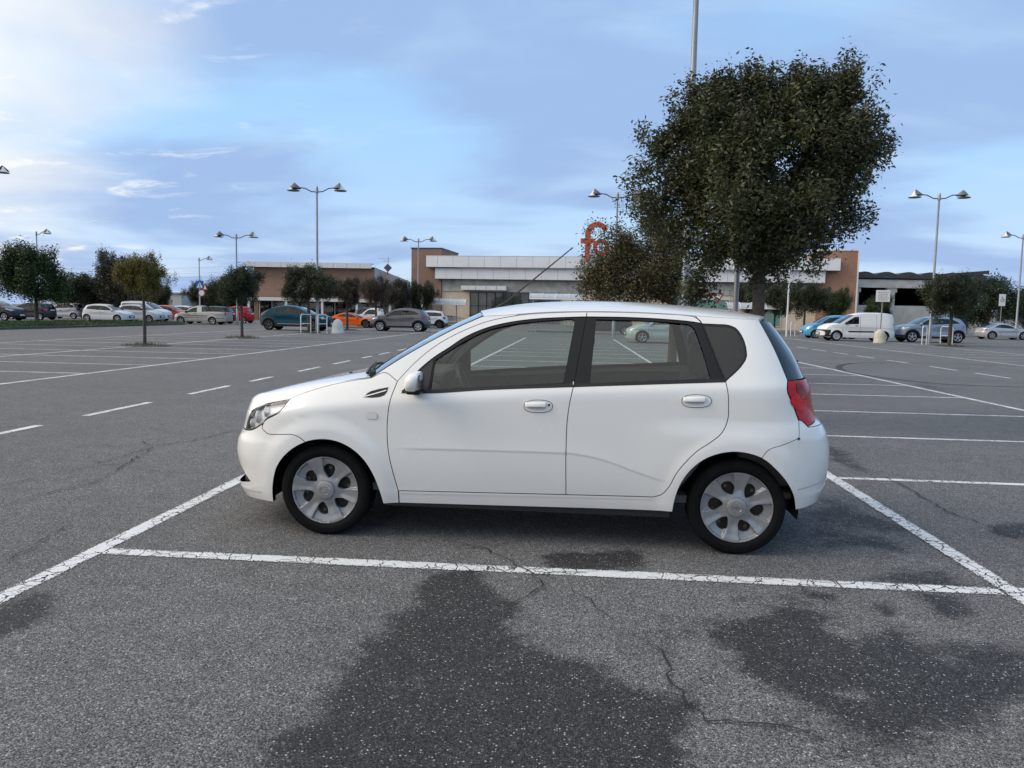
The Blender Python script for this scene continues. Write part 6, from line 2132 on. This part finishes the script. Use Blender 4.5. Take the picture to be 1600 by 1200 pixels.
    fb = join(top_s, [p for p in under_h], sh.to_s(fbs), sh.to_s(farch[:ifs + 1][::-1]), sh.to_s(cr([(-1.607, 0.186), (-1.735, 0.182), (-1.85, 0.176)])), cr([(sh.s_of(np.array([-1.85]), np.array([0.176]))[0], 0.176), (SMIN, 0.168)]), cr([(SMIN, 0.168), (SMIN, 0.622)]))
    s_in = sh.s_of(np.array([-1.785]), np.array([0.31]))[0]
    s_in2 = sh.s_of(np.array([-1.895]), np.array([0.38]))[0]
    intake = join(cr([(s_in, 0.296), (s_in2, 0.382), (SMIN + 0.004, 0.415)]), cr([(SMIN + 0.004, 0.415), (SMIN + 0.004, 0.255)]), cr([(SMIN + 0.004, 0.255), (s_in2, 0.268), (s_in, 0.296)]))
    panel(sh, 'front_bumper', fb, white, root, holes=(intake,), in_s=True, mode='center', extra=ex, depth=0.03, gap=0.002)
    panel(sh, 'lower_intake', offset_poly(intake, -0.01), plast, root, in_s=True, mode='center', gap=0, off=-0.035, skirt=False)
    ribbon(sh, 'bumper_lip', cr([(SMIN, 0.222), (s_in2, 0.222), (s_in + 0.10, 0.238)], 0.03), 0.0026, principled('groove', (0.42, 0.42, 0.42), 0.6), root, off=0.0012, in_s=True, mode='merge')
    # upper grille between the headlights
    hl_in = sh.s_of(np.array([-1.850]), np.array([0.68]))[0]
    gr = join(cr([(hl_in, 0.630), (hl_in + 0.01, 0.735), (SMIN, 0.765)]), cr([(SMIN, 0.765), (SMIN, 0.628)]), cr([(SMIN, 0.628), (hl_in, 0.630)]))
    gh = join(cr([(hl_in - 0.20, 0.648), (hl_in - 0.19, 0.735), (SMIN + 0.004, 0.748)]), cr([(SMIN + 0.004, 0.748), (SMIN + 0.004, 0.645)]), cr([(SMIN + 0.004, 0.645), (hl_in - 0.20, 0.648)]))
    hl_edge = sh.to_s(cr([(-1.786, 0.742), (-1.824, 0.69), (-1.843, 0.622)]))
    gs = join([p for p in hl_edge], cr([tuple(hl_edge[-1]), (SMIN + 0.25, 0.624), (SMIN, 0.626)]), cr([(SMIN, 0.626), (SMIN, 0.766)]), cr([(SMIN, 0.766), (SMIN + 0.22, 0.757), tuple(hl_edge[0])]))
    panel(sh, 'grille_surround', gs, white, root, holes=(gh,), in_s=True, mode='center', gap=0.001, depth=0.02, step=0.02)
    panel(sh, 'grille', gr, plast, root, in_s=True, mode='center', gap=0.004, off=-0.024)
    ribbon(sh, 'grille_bar', cr([(SMIN, 0.690), (SMIN + 0.15, 0.692), (hl_in - 0.21, 0.690)], 0.03), 0.017, chrome, root, off=-0.006, in_s=True, mode='merge')
    MB().box(-2.036, -2.028, -0.26, 0.26, 0.44, 0.55, 0.002).build('number_plate', principled('plate_white', (0.75, 0.75, 0.72), 0.4), root)
    # headlights
    bowl = principled('reflector', (0.80, 0.80, 0.80), 0.30, 0.0)
    hb, hb2 = panel(sh, 'headlight', offset_poly(np.array(head), -0.002), bowl, root, gap=0.003, off=-0.028, skirt=True, depth=-0.020)
    a, b = panel(sh, 'lens', np.array(head), lens, root, gap=0.004, off=-0.001, skirt=False)
    a.parent, b.parent = hb, hb2
    hp = np.array(head)
    a, b = panel(sh, 'lamp_seal', hp, principled('lamp_seal', (0.10, 0.10, 0.105), 0.5), root, holes=(offset_poly(hp, 0.007),), gap=0.0005, off=-0.0015, step=0.02, depth=0.02)
    a.parent, b.parent = hb, hb2
    for s, hx in ((-1, hb), (1, hb2)):
        for (cx, cz, yy, rr) in ((-1.735, 0.715, 0.690, 0.042), (-1.665, 0.752, 0.725, 0.035), (-1.79, 0.668, 0.655, 0.030)):
            m = MB()
            m.lathe([(rr, 0.0), (rr * 0.96, 0.012), (rr * 0.55, 0.03), (rr * 0.3, 0.034), (0.001, 0.022)], 20, axis='X')
            m.v = [(cx + p[0] * 0.9, s * yy + p[1] + s * p[0] * 0.0, cz + p[2]) for p in m.v]
            m.build('lamp_bowl', principled('bowl_chrome', (0.80, 0.80, 0.80), 0.30, 0.15), hx, angle=60)

    # bonnet
    hv = np.linspace(-1, 1, 41)
    hc = smooth_fn([-1.98, -1.94, -1.85, -1.72, -1.5, -1.3, -1.12, -0.98], [0.752, 0.786, 0.822, 0.862, 0.921, 0.966, 0.998, 1.012])
    ledge = [tuple(p) for p in sh.to_s(np.array([(-1.493, 0.842), (-1.560, 0.829), (-1.616, 0.816), (-1.715, 0.788), (-1.786, 0.746)]))]
    ledge += [(SMIN + f, 0.746 + 0.022 * (1 - f / 0.45)) for f in (0.42, 0.32, 0.22, 0.12, 0.06, 0.0)]
    lc = np.array(cr(ledge, 0.02))
    L3 = sh.P(np.clip(lc[:, 0], SMIN, SMAX), lc[:, 1])
    lead = curve_by_y(L3, hv)
    rows = []
    hs = hshut
    e3 = sh.P(*sh.to_s(hs).T)
    cow = np.stack([np.full(41, 0.0)] * 3, 1)
    for i in range(41):
        v = hv[i]
        cow[i] = (-0.985 - 0.165 * (1 - abs(v)**2.2), v * -e3[0][1], 0.985 + 0.012 * (1 - abs(v)**2))
    nrow = 40
    for r in range(nrow):
        u = r / (nrow - 1)
        ei = u * (len(e3) - 1)
        i0 = min(int(ei), len(e3) - 2)
        edge = e3[i0] + (e3[i0 + 1] - e3[i0]) * (ei - i0)
        row = []
        for j in range(41):
            v = hv[j]
            x = cow[j][0] + (lead[j][0] - cow[j][0]) * u
            y = cow[j][1] + (lead[j][1] - cow[j][1]) * u
            ze = edge[2]
            ye = edge[1]
            lin = cow[j][2] + (lead[j][2] - cow[j][2]) * u
            ctr = float(hc(x))
            b = 1 - abs(v)**6
            z = ctr * b + (1 - b) * ze if 0 < u < 1 else lin
            # bonnet skin drops toward its sides
            z = ctr - (ctr - ze) * abs(v)**2.6
            q = sstep(0.80, 1.0, u)
            z = z * (1 - q) + q * (lead[j][2] + (z - lead[j][2]) * 0.15 * (1 - q))
            y = v * -ye if abs(v) == 1 else v * (-ye * (1 - q) + q * -lead[0][1])
            if abs(v) == 1:
                x, z = edge[0], ze
            else:
                xe = edge[0]
                x = xe + ((cow[20][0] + (lead[20][0] - cow[20][0]) * u) - xe) * (1 - abs(v)**(2.2 + 0.6 * u))
                ctr = float(hc(x))
                z2 = ctr - (ctr - ze) * abs(v)**2.6
                z = z2
            row.append((x, y, z))
        rows.append(np.array(row))
    hood_rows = rows
    # front roll of the bonnet down to the lamps
    last = rows[-1]
    for q in (0.25, 0.5, 0.75, 1.0):
        rows.append(np.array([last[j] + (lead[j] - last[j]) * q + np.array([-0.012 * math.sin(math.pi * q) * (1 - abs(hv[j])**4), 0, 0.010 * math.sin(math.pi * q) * (1 - abs(hv[j])**4)]) for j in range(41)]))
    loft('bonnet', rows, white, root, lip=0.010)
    # cowl, wipers, washer jets
    cowl_rows = []
    for q in (0, 0.5, 1.0):
        cowl_rows.append(np.array([(-0.985 - 0.165 * (1 - abs(v)**2.2) - 0.01 + q * 0.16, v * 0.735, 0.970 - 0.012 * q + 0.012 * (1 - v * v)) for v in hv]))
    loft('cowl', cowl_rows, plast, root)
    for y0, y1 in ((-0.62, -0.02), (-0.05, 0.50)):
        m = MB()
        pts = []
        for k in range(9):
            t = k / 8
            y = y0 + (y1 - y0) * t
            pts.append((-1.02 - 0.09 * (1 - (y / 0.74)**2) + 0.005 * t, y, 1.005 + 0.03 * math.sin(t * 2.2)))
        m.tube(pts, 0.008, 6)
        m.tube([(pts[0][0] + 0.02, y0, 0.985), (pts[4][0] + 0.02, pts[4][1], 1.05), pts[4]], 0.009, 6)
        m.box(-1.03, -0.99, y0 - 0.02, y0 + 0.03, 0.97, 1.02, 0.008)
        m.build('wiper', plast, root)
    for y in (-0.30, 0.25):
        MB().box(-1.262, -1.240, y - 0.012, y + 0.012, 0.966, 0.984, 0.005).build('washer_jet', plast, root)
    # windscreen
    wv = np.linspace(-1, 1, 31)
    e3 = sh.P(*sh.to_s(ws).T)
    rows = []
    for i, p in enumerate(e3):
        u = i / (len(e3) - 1)
        bul = 0.150 * (1 - u) + 0.075 * u
        rows.append(np.array([(p[0] - bul * (1 - abs(v)**2.2), v * -p[1] * 0.992, p[2] + (0.012 * (1 - u) + 0.030 * u) * (1 - v * v) - 0.002) for v in wv]))
    loft('windscreen', rows, ws_gl, root)
    rws = rows
    for sgn in (0, -1):
        pts = [tuple(r[sgn] + np.array([-0.002, 0, 0.001])) for r in rows]
        MB().tube(pts, 0.006, 5).build('windscreen_seal', seal, root)
    # roof
    rv = np.linspace(-1, 1, 45)
    rc = smooth_fn([-0.42, -0.33, -0.2, -0.02, 0.16, 0.34, 0.45, 0.68, 0.94, 1.2, 1.37, 1.44, 1.49], [1.402, 1.424, 1.450, 1.473, 1.484, 1.490, 1.491, 1.487, 1.472, 1.450, 1.427, 1.412, 1.398])
    e3 = sh.P(*sh.to_s(roof_e).T)
    rows = []
    for i, p in enumerate(e3):
        u = i / (len(e3) - 1)
        fwd = -0.075 * (1 - sstep(0.0, 0.16, u)) + 0.125 * sstep(0.72, 1.0, u)
        row = []
        for v in rv:
            x = p[0] + fwd * (1 - abs(v)**2.2)
            z = p[2] + (float(rc(x)) - p[2]) * (1 - abs(v)**3.4)
            row.append((x, v * -p[1], z))
        rows.append(np.array(row))
    loft('roof', rows, white, root, lip=0.016)
    # rear spoiler lip under the roof's end
    lastr = rows[-1]
    loft('roof_spoiler', [lastr + np.array([0.006, 0, -0.018]), lastr + np.array([-0.01, 0, -0.034]), lastr + np.array([-0.09, 0, -0.030])], white, root)
    # tail
    rg = sh.to_s(rgl)
    g_out = join(rg, cr([tuple(rg[-1]), (rg[-1][0] + 0.20, 1.045), (SMAX, 1.040)]), cr([(SMAX, 1.040), (SMAX, 1.376)]), cr([(SMAX, 1.376), (rg[0][0] + 0.2, 1.378), tuple(rg[0])]))
    panel(sh, 'rear_window', g_out, dark_gl, root, in_s=True, mode='center', gap=0.003, off=-0.003)
    s_t0 = sh.s_of(np.array([1.498]), np.array([1.04]))[0]
    ti = sh.to_s(tail_in)
    s_tb = sh.s_of(np.array([1.62]), np.array([0.78]))[0]
    t_rear = cr([(s_tb, 0.769), (s_tb + 0.21, 0.840), (s_tb + 0.20, 0.93), (s_t0 + 0.26, 1.020), (s_t0 + 0.20, 1.041)])
    t_low = cr([tuple(ti[-1]), (ti[-1][0] + 0.03, 0.803), (s_tb, 0.769)])
    tl_poly = join(ti, t_low, t_rear, cr([t_rear[-1], (s_t0, 1.040)]))
    red = principled('tail_lens', (0.46, 0.006, 0.012), 0.16, var=0.25, vscale=26, spec=0.3)
    tn, tf = panel(sh, 'tail_light', tl_poly, red, root, in_s=True, gap=0.003, off=0.004, depth=0.03, step=0.02)
    brt = principled('tail_inner', (0.62, 0.014, 0.02), 0.16, spec=0.3, var=0.3, vscale=60)
    dkr = principled('tail_dark', (0.20, 0.004, 0.008), 0.14, spec=0.3)
    for nm, cl, ds, dz, mt in (('brake_lamp', 0.055, 0.07, 0.915, brt), ('indicator_lamp', 0.10, 0.045, 0.975, dkr)):
        c0 = ti[int(len(ti) * 0.5)][0] + cl
        el = [(c0 + ds * math.cos(a) + (0.95 - dz) * 0.25 + 0.22 * (0.0 - math.sin(a)) * 0.07, dz + 0.05 * math.sin(a)) for a in np.linspace(0, 2 * math.pi, 20, endpoint=False)]
        a, b = panel(sh, nm, el, mt, root, in_s=True, gap=0, off=0.0065, depth=0.004, step=0.02)
        a.parent, b.parent = tn, tf
    # tailgate and rear bumper
    tg = join(cr([tuple(t_rear[0]), (SMAX, 0.769)]), cr([(SMAX, 0.769), (SMAX, 1.036)]), cr([(SMAX, 1.036), (t_rear[-1][0], 1.039)]), t_rear[::-1])
    panel(sh, 'tailgate', tg, white, root, in_s=True, mode='center', gap=0.001)
    rb = join(sh.to_s(rbs[:1] + rbs[1:]), sh.to_s(rarch[irs:]), cr([tuple(sh.to_s([(1.578, 0.283)])[0]), (sh.s_of(np.array([1.72]), np.array([0.30]))[0], 0.296), (SMAX, 0.30)]), cr([(SMAX, 0.30), (SMAX, 0.768)]), cr([(SMAX, 0.768), (s_tb, 0.768)]), t_low[::-1], cr([tuple(ti[-1]), tuple(sh.to_s([rbs[0]])[0])], 0.01))
    panel(sh, 'rear_bumper', rb, white, root, in_s=True, mode='center', gap=0.0012, depth=0.02)
    ribbon(sh, 'bumper_groove', cr([(sh.s_of(np.array([1.575]), np.array([0.41]))[0], 0.408), (sh.s_of(np.array([1.74]), np.array([0.43]))[0], 0.430), (SMAX, 0.436)], 0.03), 0.0028, principled('groove', (0.42, 0.42, 0.42), 0.6), root, off=0.0012, in_s=True, mode='merge')
    MB().box(1.893, 1.90, -0.26, 0.26, 0.52, 0.63, 0.002).build('number_plate', principled('plate_white', (0.75, 0.75, 0.72), 0.4), root)
    for s in (-1, 1):
        m = MB().lathe([(0.0005, -0.004), (0.007, -0.004), (0.007, 0.004), (0.0005, 0.005)], 12, axis='Y')
        p = sh.P(sh.s_of(np.array([1.566]), np.array([0.708])), np.array([0.708]))[0]
        m.v = [(q[0] + p[0], s * (-p[1]) + q[1] * s + s * 0.003, q[2] + p[2]) for q in m.v]
        m.build('bumper_plug', plast, root)
    m = MB()
    m.tube([(1.640, 0.0, 1.070), (1.690, -0.02, 1.075), (1.685, -0.18, 1.10), (1.660, -0.33, 1.13)], 0.009, 6)
    m.box(1.655, 1.70, -0.03, 0.03, 1.045, 1.085, 0.01)
    m.build('rear_wiper', plast, root)

    # dark backing behind every seam
    for ln, hw in ((dfront, 0.010), (bs_low, 0.010), (bs_mid, 0.010), (bs_top, 0.008), (rd_lo, 0.010), (rd_hi, 0.010), (dbot1, 0.010), (dbot2, 0.010), (dtop, 0.008), (rdtop, 0.008), (fbs, 0.010), (hshut, 0.012), (rbs, 0.010), (head_low, 0.014), (tail_in, 0.012), (rgl, 0.012)):
        ribbon(sh, 'seam_backing', ln, hw, gapm, root, off=-0.0105, mode='merge')

    # wheel wells, underbody, inner shell
    for (hx, hz) in HUB:
        for s in (-1, 1):
            m = MB()
            prof = [(0.368, 0.0), (0.368, 0.24), (0.05, 0.24)]
            b = len(m.v)
            n = 28
            for r_, h in prof:
                for k in range(n + 1):
                    a = R(-8 + 196 * k / n)
                    m.v.append((hx + r_ * math.cos(a), s * (0.748 - h), 0.262 + r_ * math.sin(a)))
            for i in range(2):
                for k in range(n):
                    a = b + i * (n + 1) + k
                    m.f.append((a, a + 1, a + n + 2, a + n + 1))
            m.build('wheel_well', plast, root)
    m = MB()
    m.box(-0.88, 0.85, -0.77, 0.77, 0.20, 0.28)
    m.box(-1.85, -1.60, -0.55, 0.55, 0.20, 0.26)
    m.box(-1.6, -0.88, -0.50, 0.50, 0.22, 0.62)
    m.box(0.85, 1.75, -0.50, 0.50, 0.28, 0.50)
    m.box(1.58, 1.74, -0.58, 0.58, 0.32, 0.50)
    m.build('underbody', plast, root)
    MB().tube([(1.52, -0.56, 0.33), (1.70, -0.55, 0.31)], 0.03, 10).build('exhaust', principled('steel', (0.35, 0.34, 0.32), 0.4, 0.8), root)
    # interior door cards and floor
    card = join(cr([(-0.80, 0.30), (0.84, 0.30)]), cr([(0.84, 0.30), (1.12, 0.70), (1.30, 0.98)]), cr([(1.30, 0.98), (0.65, 0.985), (0.259, 0.960), (-0.26, 0.928), (-0.80, 0.90)]))
    panel(sh, 'door_card', card, grey_in, root, gap=0, off=-0.055, depth=0.03, step=0.06)
    m = MB()
    m.box(-0.98, 1.45, -0.74, 0.74, 0.285, 0.33)
    m.box(1.25, 1.60, -0.70, 0.70, 0.40, 0.93, 0.02)
    m.build('cabin_floor', grey_in, root)
    m = MB()
    prof = [(-1.02, 0.93), (-0.86, 0.985), (-0.70, 0.985), (-0.60, 0.93), (-0.56, 0.80), (-0.62, 0.62), (-0.98, 0.55)]
    m.prism(prof, -0.72, 0.72)
    m.box(-0.72, -0.55, -0.52, -0.18, 0.93, 1.02, 0.03)
    m.build('dashboard', grey_in, root)
    m = MB()
    c = Vector((-0.43, -0.36, 0.90))
    ax = Vector((0.90, 0, 0.42)).normalized()
    u_ = Vector((0, 1, 0))
    v_ = ax.cross(u_)
    m.tube([tuple(c + (u_ * math.cos(a) + v_ * math.sin(a)) * 0.175) for a in np.linspace(0, 2 * math.pi, 33)], 0.014, 8, cap=False)
    for a in (R(90), R(200), R(340)):
        m.tube([tuple(c - ax * 0.02), tuple(c + (u_ * math.cos(a) + v_ * math.sin(a)) * 0.17)], 0.014, 6)
    m.tube([tuple(c - ax * 0.25), tuple(c - ax * 0.01)], [0.04, 0.06], 10)
    m.build('steering_wheel', plast, root, angle=50)

    def seat(y, x, wid, rear=False):
        m = MB()
        m.box(x - 0.26, x + 0.24, y - wid, y + wid, 0.42, 0.56, 0.05)
        bk = []
        for z, d in ((0.50, 0.0), (0.75, 0.06), (0.95, 0.12), (1.08, 0.16)):
            bk.append((x + 0.20 + d, z))
        b = MB().box(-0.055, 0.055, -wid, wid, 0, 0.56 if not rear else 0.50, 0.04)
        a = R(16)
        b.v = [(x + 0.24 + p[0] * math.cos(a) + p[2] * math.sin(a), y + p[1] * (1 - 0.25 * max(0, p[2] - 0.25)), 0.50 + p[2] * math.cos(a) - p[0] * math.sin(a)) for p in b.v]
        m.add(b.v, b.f)
        so = m.build('seat', fabric, root, angle=50)
        hr = MB().box(-0.045, 0.045, -0.125, 0.125, 0.0, 0.17, 0.035)
        z0, x0 = (1.10, x + 0.43) if not rear else (1.03, x + 0.40)
        hr.v = [(x0 + p[0] + p[2] * 0.2, y + p[1], z0 + p[2]) for p in hr.v]
        for dy in (-0.05, 0.05):
            hr.tube([(x0 - 0.02, y + dy, z0 - 0.10), (x0, y + dy, z0 + 0.03)], 0.007, 6)
        hr.build('headrest', fabric, so, angle=50)
    seat(-0.36, -0.12, 0.25)
    seat(0.36, -0.12, 0.25)
    for y in (-0.42, 0.0, 0.42):
        seat(y, 0.72, 0.215, True)

    # mirrors
    for s, dr in ((-1, near_fd), (1, far_fd)):
        m = MB()
        n1, n2 = 24, 14
        vs = []
        for i in range(n2 + 1):
            ph = -math.pi / 2 + math.pi * i / n2
            for k in range(n1):
                th = 2 * math.pi * k / n1
                cx, cy, cz = math.cos(ph) * math.cos(th), math.cos(ph) * math.sin(th), math.sin(ph)
                f = lambda t, e: math.copysign(abs(t)**e, t)
                X = f(cx, 0.85) * 0.052 if cx < 0 else f(cx, 0.5) * 0.040
                vs.append((-0.672 + X + 0.012 * cz, s * (0.925 + 0.098 * f(cy, 0.72)), 0.986 + 0.061 * f(cz, 0.8) * (1 - 0.10 * cy)))
        fs = [(i * n1 + k, i * n1 + (k + 1) % n1, (i + 1) * n1 + (k + 1) % n1, (i + 1) * n1 + k) for i in range(n2) for k in range(n1)]
        m.add(vs, fs)
        mo = m.build('mirror', white, dr, angle=70)
        g = MB().box(-0.634, -0.631, s * 0.925 - 0.082, s * 0.925 + 0.082, 0.945, 1.030)
        g.build('mirror_glass', chrome, mo)
        m = MB()
        m.tube([(-0.690, s * 0.795, 0.935), (-0.685, s * 0.85, 0.930), (-0.668, s * 0.90, 0.945)], [0.036, 0.032, 0.028], 12)
        m.box(-0.715, -0.632, s * 0.90 - 0.065, s * 0.90 + 0.065, 0.912, 0.938, 0.010)
        m.build('mirror_foot', black, mo, angle=50)
    sail = [(-0.772, 0.910), (-0.733, 0.978), (-0.600, 1.112), (-0.612, 0.935), (-0.62, 0.912)]
    a, b = panel(sh, 'mirror_sail', sail, plast, root, gap=0.001, off=0.001, depth=0.006, step=0.03)
    a.parent, b.parent = near_fd, far_fd

    # door handles
    for (cx, cz, nd, fd) in ((0.055, 0.853, near_fd, far_fd), (0.974, 0.912, near_rd, far_rd)):
        def ell(rx, rz, n=40, dz=0.0, e=0.8):
            return [(cx + rx * math.copysign(abs(math.cos(a))**e, math.cos(a)), cz + dz + rz * math.copysign(abs(math.sin(a))**e, math.sin(a)) + 0.025 * (rx * math.cos(a))) for a in np.linspace(0, 2 * math.pi, n, endpoint=False)]
        a, b = panel(sh, 'handle', ell(0.083, 0.036), white, root, gap=0, off=0.0022, depth=0.003, step=0.015)
        a.parent, b.parent = nd, fd
        r1, r2 = panel(sh, 'handle_rim', ell(0.0855, 0.0385), gapm, root, holes=(ell(0.0825, 0.0355),), gap=0, off=0.0026, step=0.012, depth=0.003)
        r1.parent, r2.parent = a, b
        sc1, sc2 = panel(sh, 'handle_recess_shade', [(cx - 0.070, cz - 0.006), (cx + 0.048, cz - 0.004), (cx + 0.040, cz - 0.016), (cx + 0.0, cz - 0.021), (cx - 0.045, cz - 0.017)], principled('recess_shadowed_paint', (0.55, 0.55, 0.55), 0.5), root, gap=0, off=0.0030, depth=0.002, step=0.015)  # flat grey crescent: shade under the pull put in as colour
        sc1.parent, sc2.parent = a, b
        for s, pr in ((-1, a), (1, b)):
            yb = -float(sh.P(np.array([cx]), np.array([cz]))[0][1])
            h = MB().box(-0.078, 0.048, -0.014, 0.014, -0.011, 0.017, 0.008)
            h.v = [(cx + p[0], s * (yb + 0.014 - (p[2] * 0.25) - 0.9 * p[0]**2) + p[1], cz + 0.008 + p[2] + 0.025 * p[0]) for p in h.v]
            h.build('pull', white, pr, angle=45)
            if nd is near_fd:
                lk = MB().lathe([(0.0005, 0.004), (0.0065, 0.004), (0.0075, 0.0)], 14, axis='Y')
                lk.v = [(cx + 0.064 + p[0], s * (yb + 0.001 + p[1]), cz + 0.010 + p[2]) for p in lk.v]
                lk.build('key_lock', principled('lock_dark', (0.05, 0.05, 0.05), 0.3, 0.6), pr)

    # aerial
    m = MB()
    m.tube([(-0.30, 0.0, 1.428), (-0.27, 0.0, 1.452), (-0.235, 0.0, 1.478)], [0.016, 0.011, 0.007], 10)
    m.tube([(-0.235, 0.0, 1.478), (0.205, 0.0, 1.846)], [0.0066, 0.004], 6)
    m.tube([(0.200, 0.0, 1.842), (0.216, 0.0, 1.855)], 0.005, 6)
    m.build('aerial', seal, root)

    # ---- wheels
    tyre_m = principled('tyre_rubber', (0.006, 0.006, 0.0065), 0.75, spec=0.16, var=0.35, vscale=12, bump=0.2, bscale=90)
    cap_m = principled('hubcap_silver', (0.31, 0.31, 0.315), 0.32, 0.5, var=0.05, vscale=9, coat=0.3)
    disc_m = principled('brake_dark', (0.020, 0.016, 0.014), 0.6, 0.3, var=0.5, vscale=18)

    def wheel(hx, s, spin):
        w = empty('wheel', (hx, s * 0.715, 0.285), 0.0, root)
        if s > 0:
            w.rotation_euler = (0, 0, math.pi)
        # local -y is outward
        m = MB()
        prof = [(0.204, -0.062), (0.208, -0.080), (0.216, -0.090), (0.232, -0.097), (0.250, -0.0985), (0.264, -0.095), (0.275, -0.086), (0.281, -0.077), (0.2835, -0.073), (0.2845, -0.060), (0.285, -0.03), (0.285, 0.03), (0.2845, 0.06), (0.281, 0.077), (0.264, 0.094), (0.24, 0.098), (0.21, 0.085), (0.20, 0.05)]
        m.lathe(prof, 72, axis='Y')
        m.lathe([(0.2365, -0.0990), (0.2380, -0.1000), (0.2395, -0.0993)], 72, axis='Y')
        m.lathe([(0.2605, -0.0978), (0.2620, -0.0985), (0.2635, -0.0968)], 72, axis='Y')
        m.build('tyre', tyre_m, w, angle=40)
        m = MB()
        m.lathe([(0.203, -0.050), (0.198, -0.03), (0.198, 0.06)], 48, axis='Y')
        m.lathe([(0.199, -0.045), (0.15, -0.030), (0.08, -0.036), (0.001, -0.036)], 40, axis='Y')
        m.build('brake_disc', disc_m, w, angle=40)
        m = MB()
        for k in range(4):
            a = R(45 + 90 * k + spin)
            m.tube([(0.06 * math.cos(a), -0.052, 0.06 * math.sin(a)), (0.06 * math.cos(a), -0.034, 0.06 * math.sin(a))], 0.010, 6)
        for k in range(10):
            a = R(36 * k + 10)
            m.tube([(0.135 * math.cos(a), -0.040, 0.135 * math.sin(a)), (0.135 * math.cos(a), -0.028, 0.135 * math.sin(a))], 0.012, 8)
        m.build('wheel_bolts', principled('bolt', (0.10, 0.085, 0.07), 0.5, 0.7), w)
        # hubcap: disc with six teardrop windows
        ro = 0.2095
        outer = [(ro * math.cos(a), ro * math.sin(a)) for a in np.linspace(0, 2 * math.pi, 120, endpoint=False)]
        holes = []
        for k in range(6):
            a0 = R(60 * k + spin)
            h = []
            for t in np.linspace(0, 2 * math.pi, 26, endpoint=False):
                rr = 0.120 + 0.042 * math.cos(t)
                wd = (0.034 + 0.016 * math.cos(t)) * math.sin(t)
                an = a0 + wd / rr + 0.10 * (rr - 0.120) / 0.042 * 0.5
                h.append((rr * math.cos(an), rr * math.sin(an)))
            holes.append(h)
        W, F, loops = tri2d(outer, holes, 0.0058)

        def dep(p):
            r = np.hypot(p[:, 0], p[:, 1])
            th = np.degrees(np.arctan2(p[:, 1], p[:, 0])) - spin
            ph = np.abs((th + 30) % 60 - 30)                       # 0 at a window's middle line
            d = -0.086 + 0.030 * (1 - (r / ro)**2)**2 * 0 + 0.010 * np.exp(-((r - 0.10) / 0.05)**2)
            d = d - 0.006 * sstep(0.16, 0.205, r)
            scoop = sstep(16.5, 13.8, ph) * sstep(0.118, 0.150, r) * sstep(0.2035, 0.1965, r)
            rib = 0.004 * np.exp(-((ph - 30) / 9.0)**2) * sstep(0.07, 0.11, r)
            return d + 0.026 * scoop + rib
        D = dep(W)
        V = np.stack([W[:, 0], D, W[:, 1]], 1)
        e = 0.0008
        gx = (dep(W + [e, 0]) - dep(W - [e, 0])) / (2 * e)
        gz = (dep(W + [0, e]) - dep(W - [0, e])) / (2 * e)
        Nn = np.stack([gx, -np.ones(len(W)), gz], 1)
        Nn /= np.linalg.norm(Nn, axis=1)[:, None]
        F = orient(V, F, Nn)
        VV, NN, FF, nb = [V], [Nn], [tuple(t) for t in F], len(V)
        for q, lp in enumerate(loops):
            a = np.asarray(lp)
            b = np.roll(a, -1, 0)
            Pa = np.stack([a[:, 0], dep(a), a[:, 1]], 1)
            Pb = np.stack([b[:, 0], dep(b), b[:, 1]], 1)
            k = len(a)
            cen = a.mean(0)
            dirv = (a - cen) * (1 if q == 0 else -1)
            sd = np.stack([dirv[:, 0], np.zeros(k), dirv[:, 1]], 1)
            sd /= np.linalg.norm(sd, axis=1)[:, None]
            dn = np.array([0, 0.022, 0])
            VV.append(np.concatenate([Pa, Pb, Pb + dn, Pa + dn]))
            NN.append(np.concatenate([sd] * 4))
            FF += [(nb + i, nb + k + i, nb + 2 * k + i, nb + 3 * k + i) for i in range(k)]
            nb += 4 * k
        hc_ = mesh_obj('hubcap', np.concatenate(VV), FF, cap_m, w, np.concatenate(NN))
        m = MB()
        m.lathe([(0.060, -0.070), (0.0595, -0.086), (0.056, -0.092), (0.050, -0.0945), (0.033, -0.0955), (0.0325, -0.0945), (0.0015, -0.0950), (0.0001, -0.0950)], 40, axis='Y')
        for k in range(6):
            a = R(60 * k + 30 + spin)
            m.tube([(0.060 * math.cos(a), -0.084, 0.060 * math.sin(a)), (0.060 * math.cos(a), -0.070, 0.060 * math.sin(a))], [0.006, 0.008], 8)
        m.build('hub_centre', cap_m, hc_, angle=35)
        m = MB()
        m.tube([(0.030 * math.cos(a), -0.0955, 0.030 * math.sin(a)) for a in np.linspace(0, 2 * math.pi, 33)], 0.0016, 6, cap=False)
        bow = [(-0.020, -0.0055), (-0.007, -0.0055), (-0.0055, -0.010), (0.0055, -0.010), (0.007, -0.0055), (0.020, -0.0055), (0.022, 0.0055), (0.009, 0.0055), (0.0075, 0.010), (-0.0035, 0.010), (-0.005, 0.0055), (-0.018, 0.0055)]
        ca, sa = math.cos(R(spin)), math.sin(R(spin))
        m.prism([(x * ca - z * sa, x * sa + z * ca) for x, z in bow], -0.0968, -0.0945)
        m.build('emblem', chrome, hc_, angle=40)
        return w
    wheel(HUB[0][0], -1, 20)
    wheel(HUB[1][0], -1, -7)
    wheel(HUB[0][0], 1, 5)
    wheel(HUB[1][0], 1, 40)
    return root


build_hero()
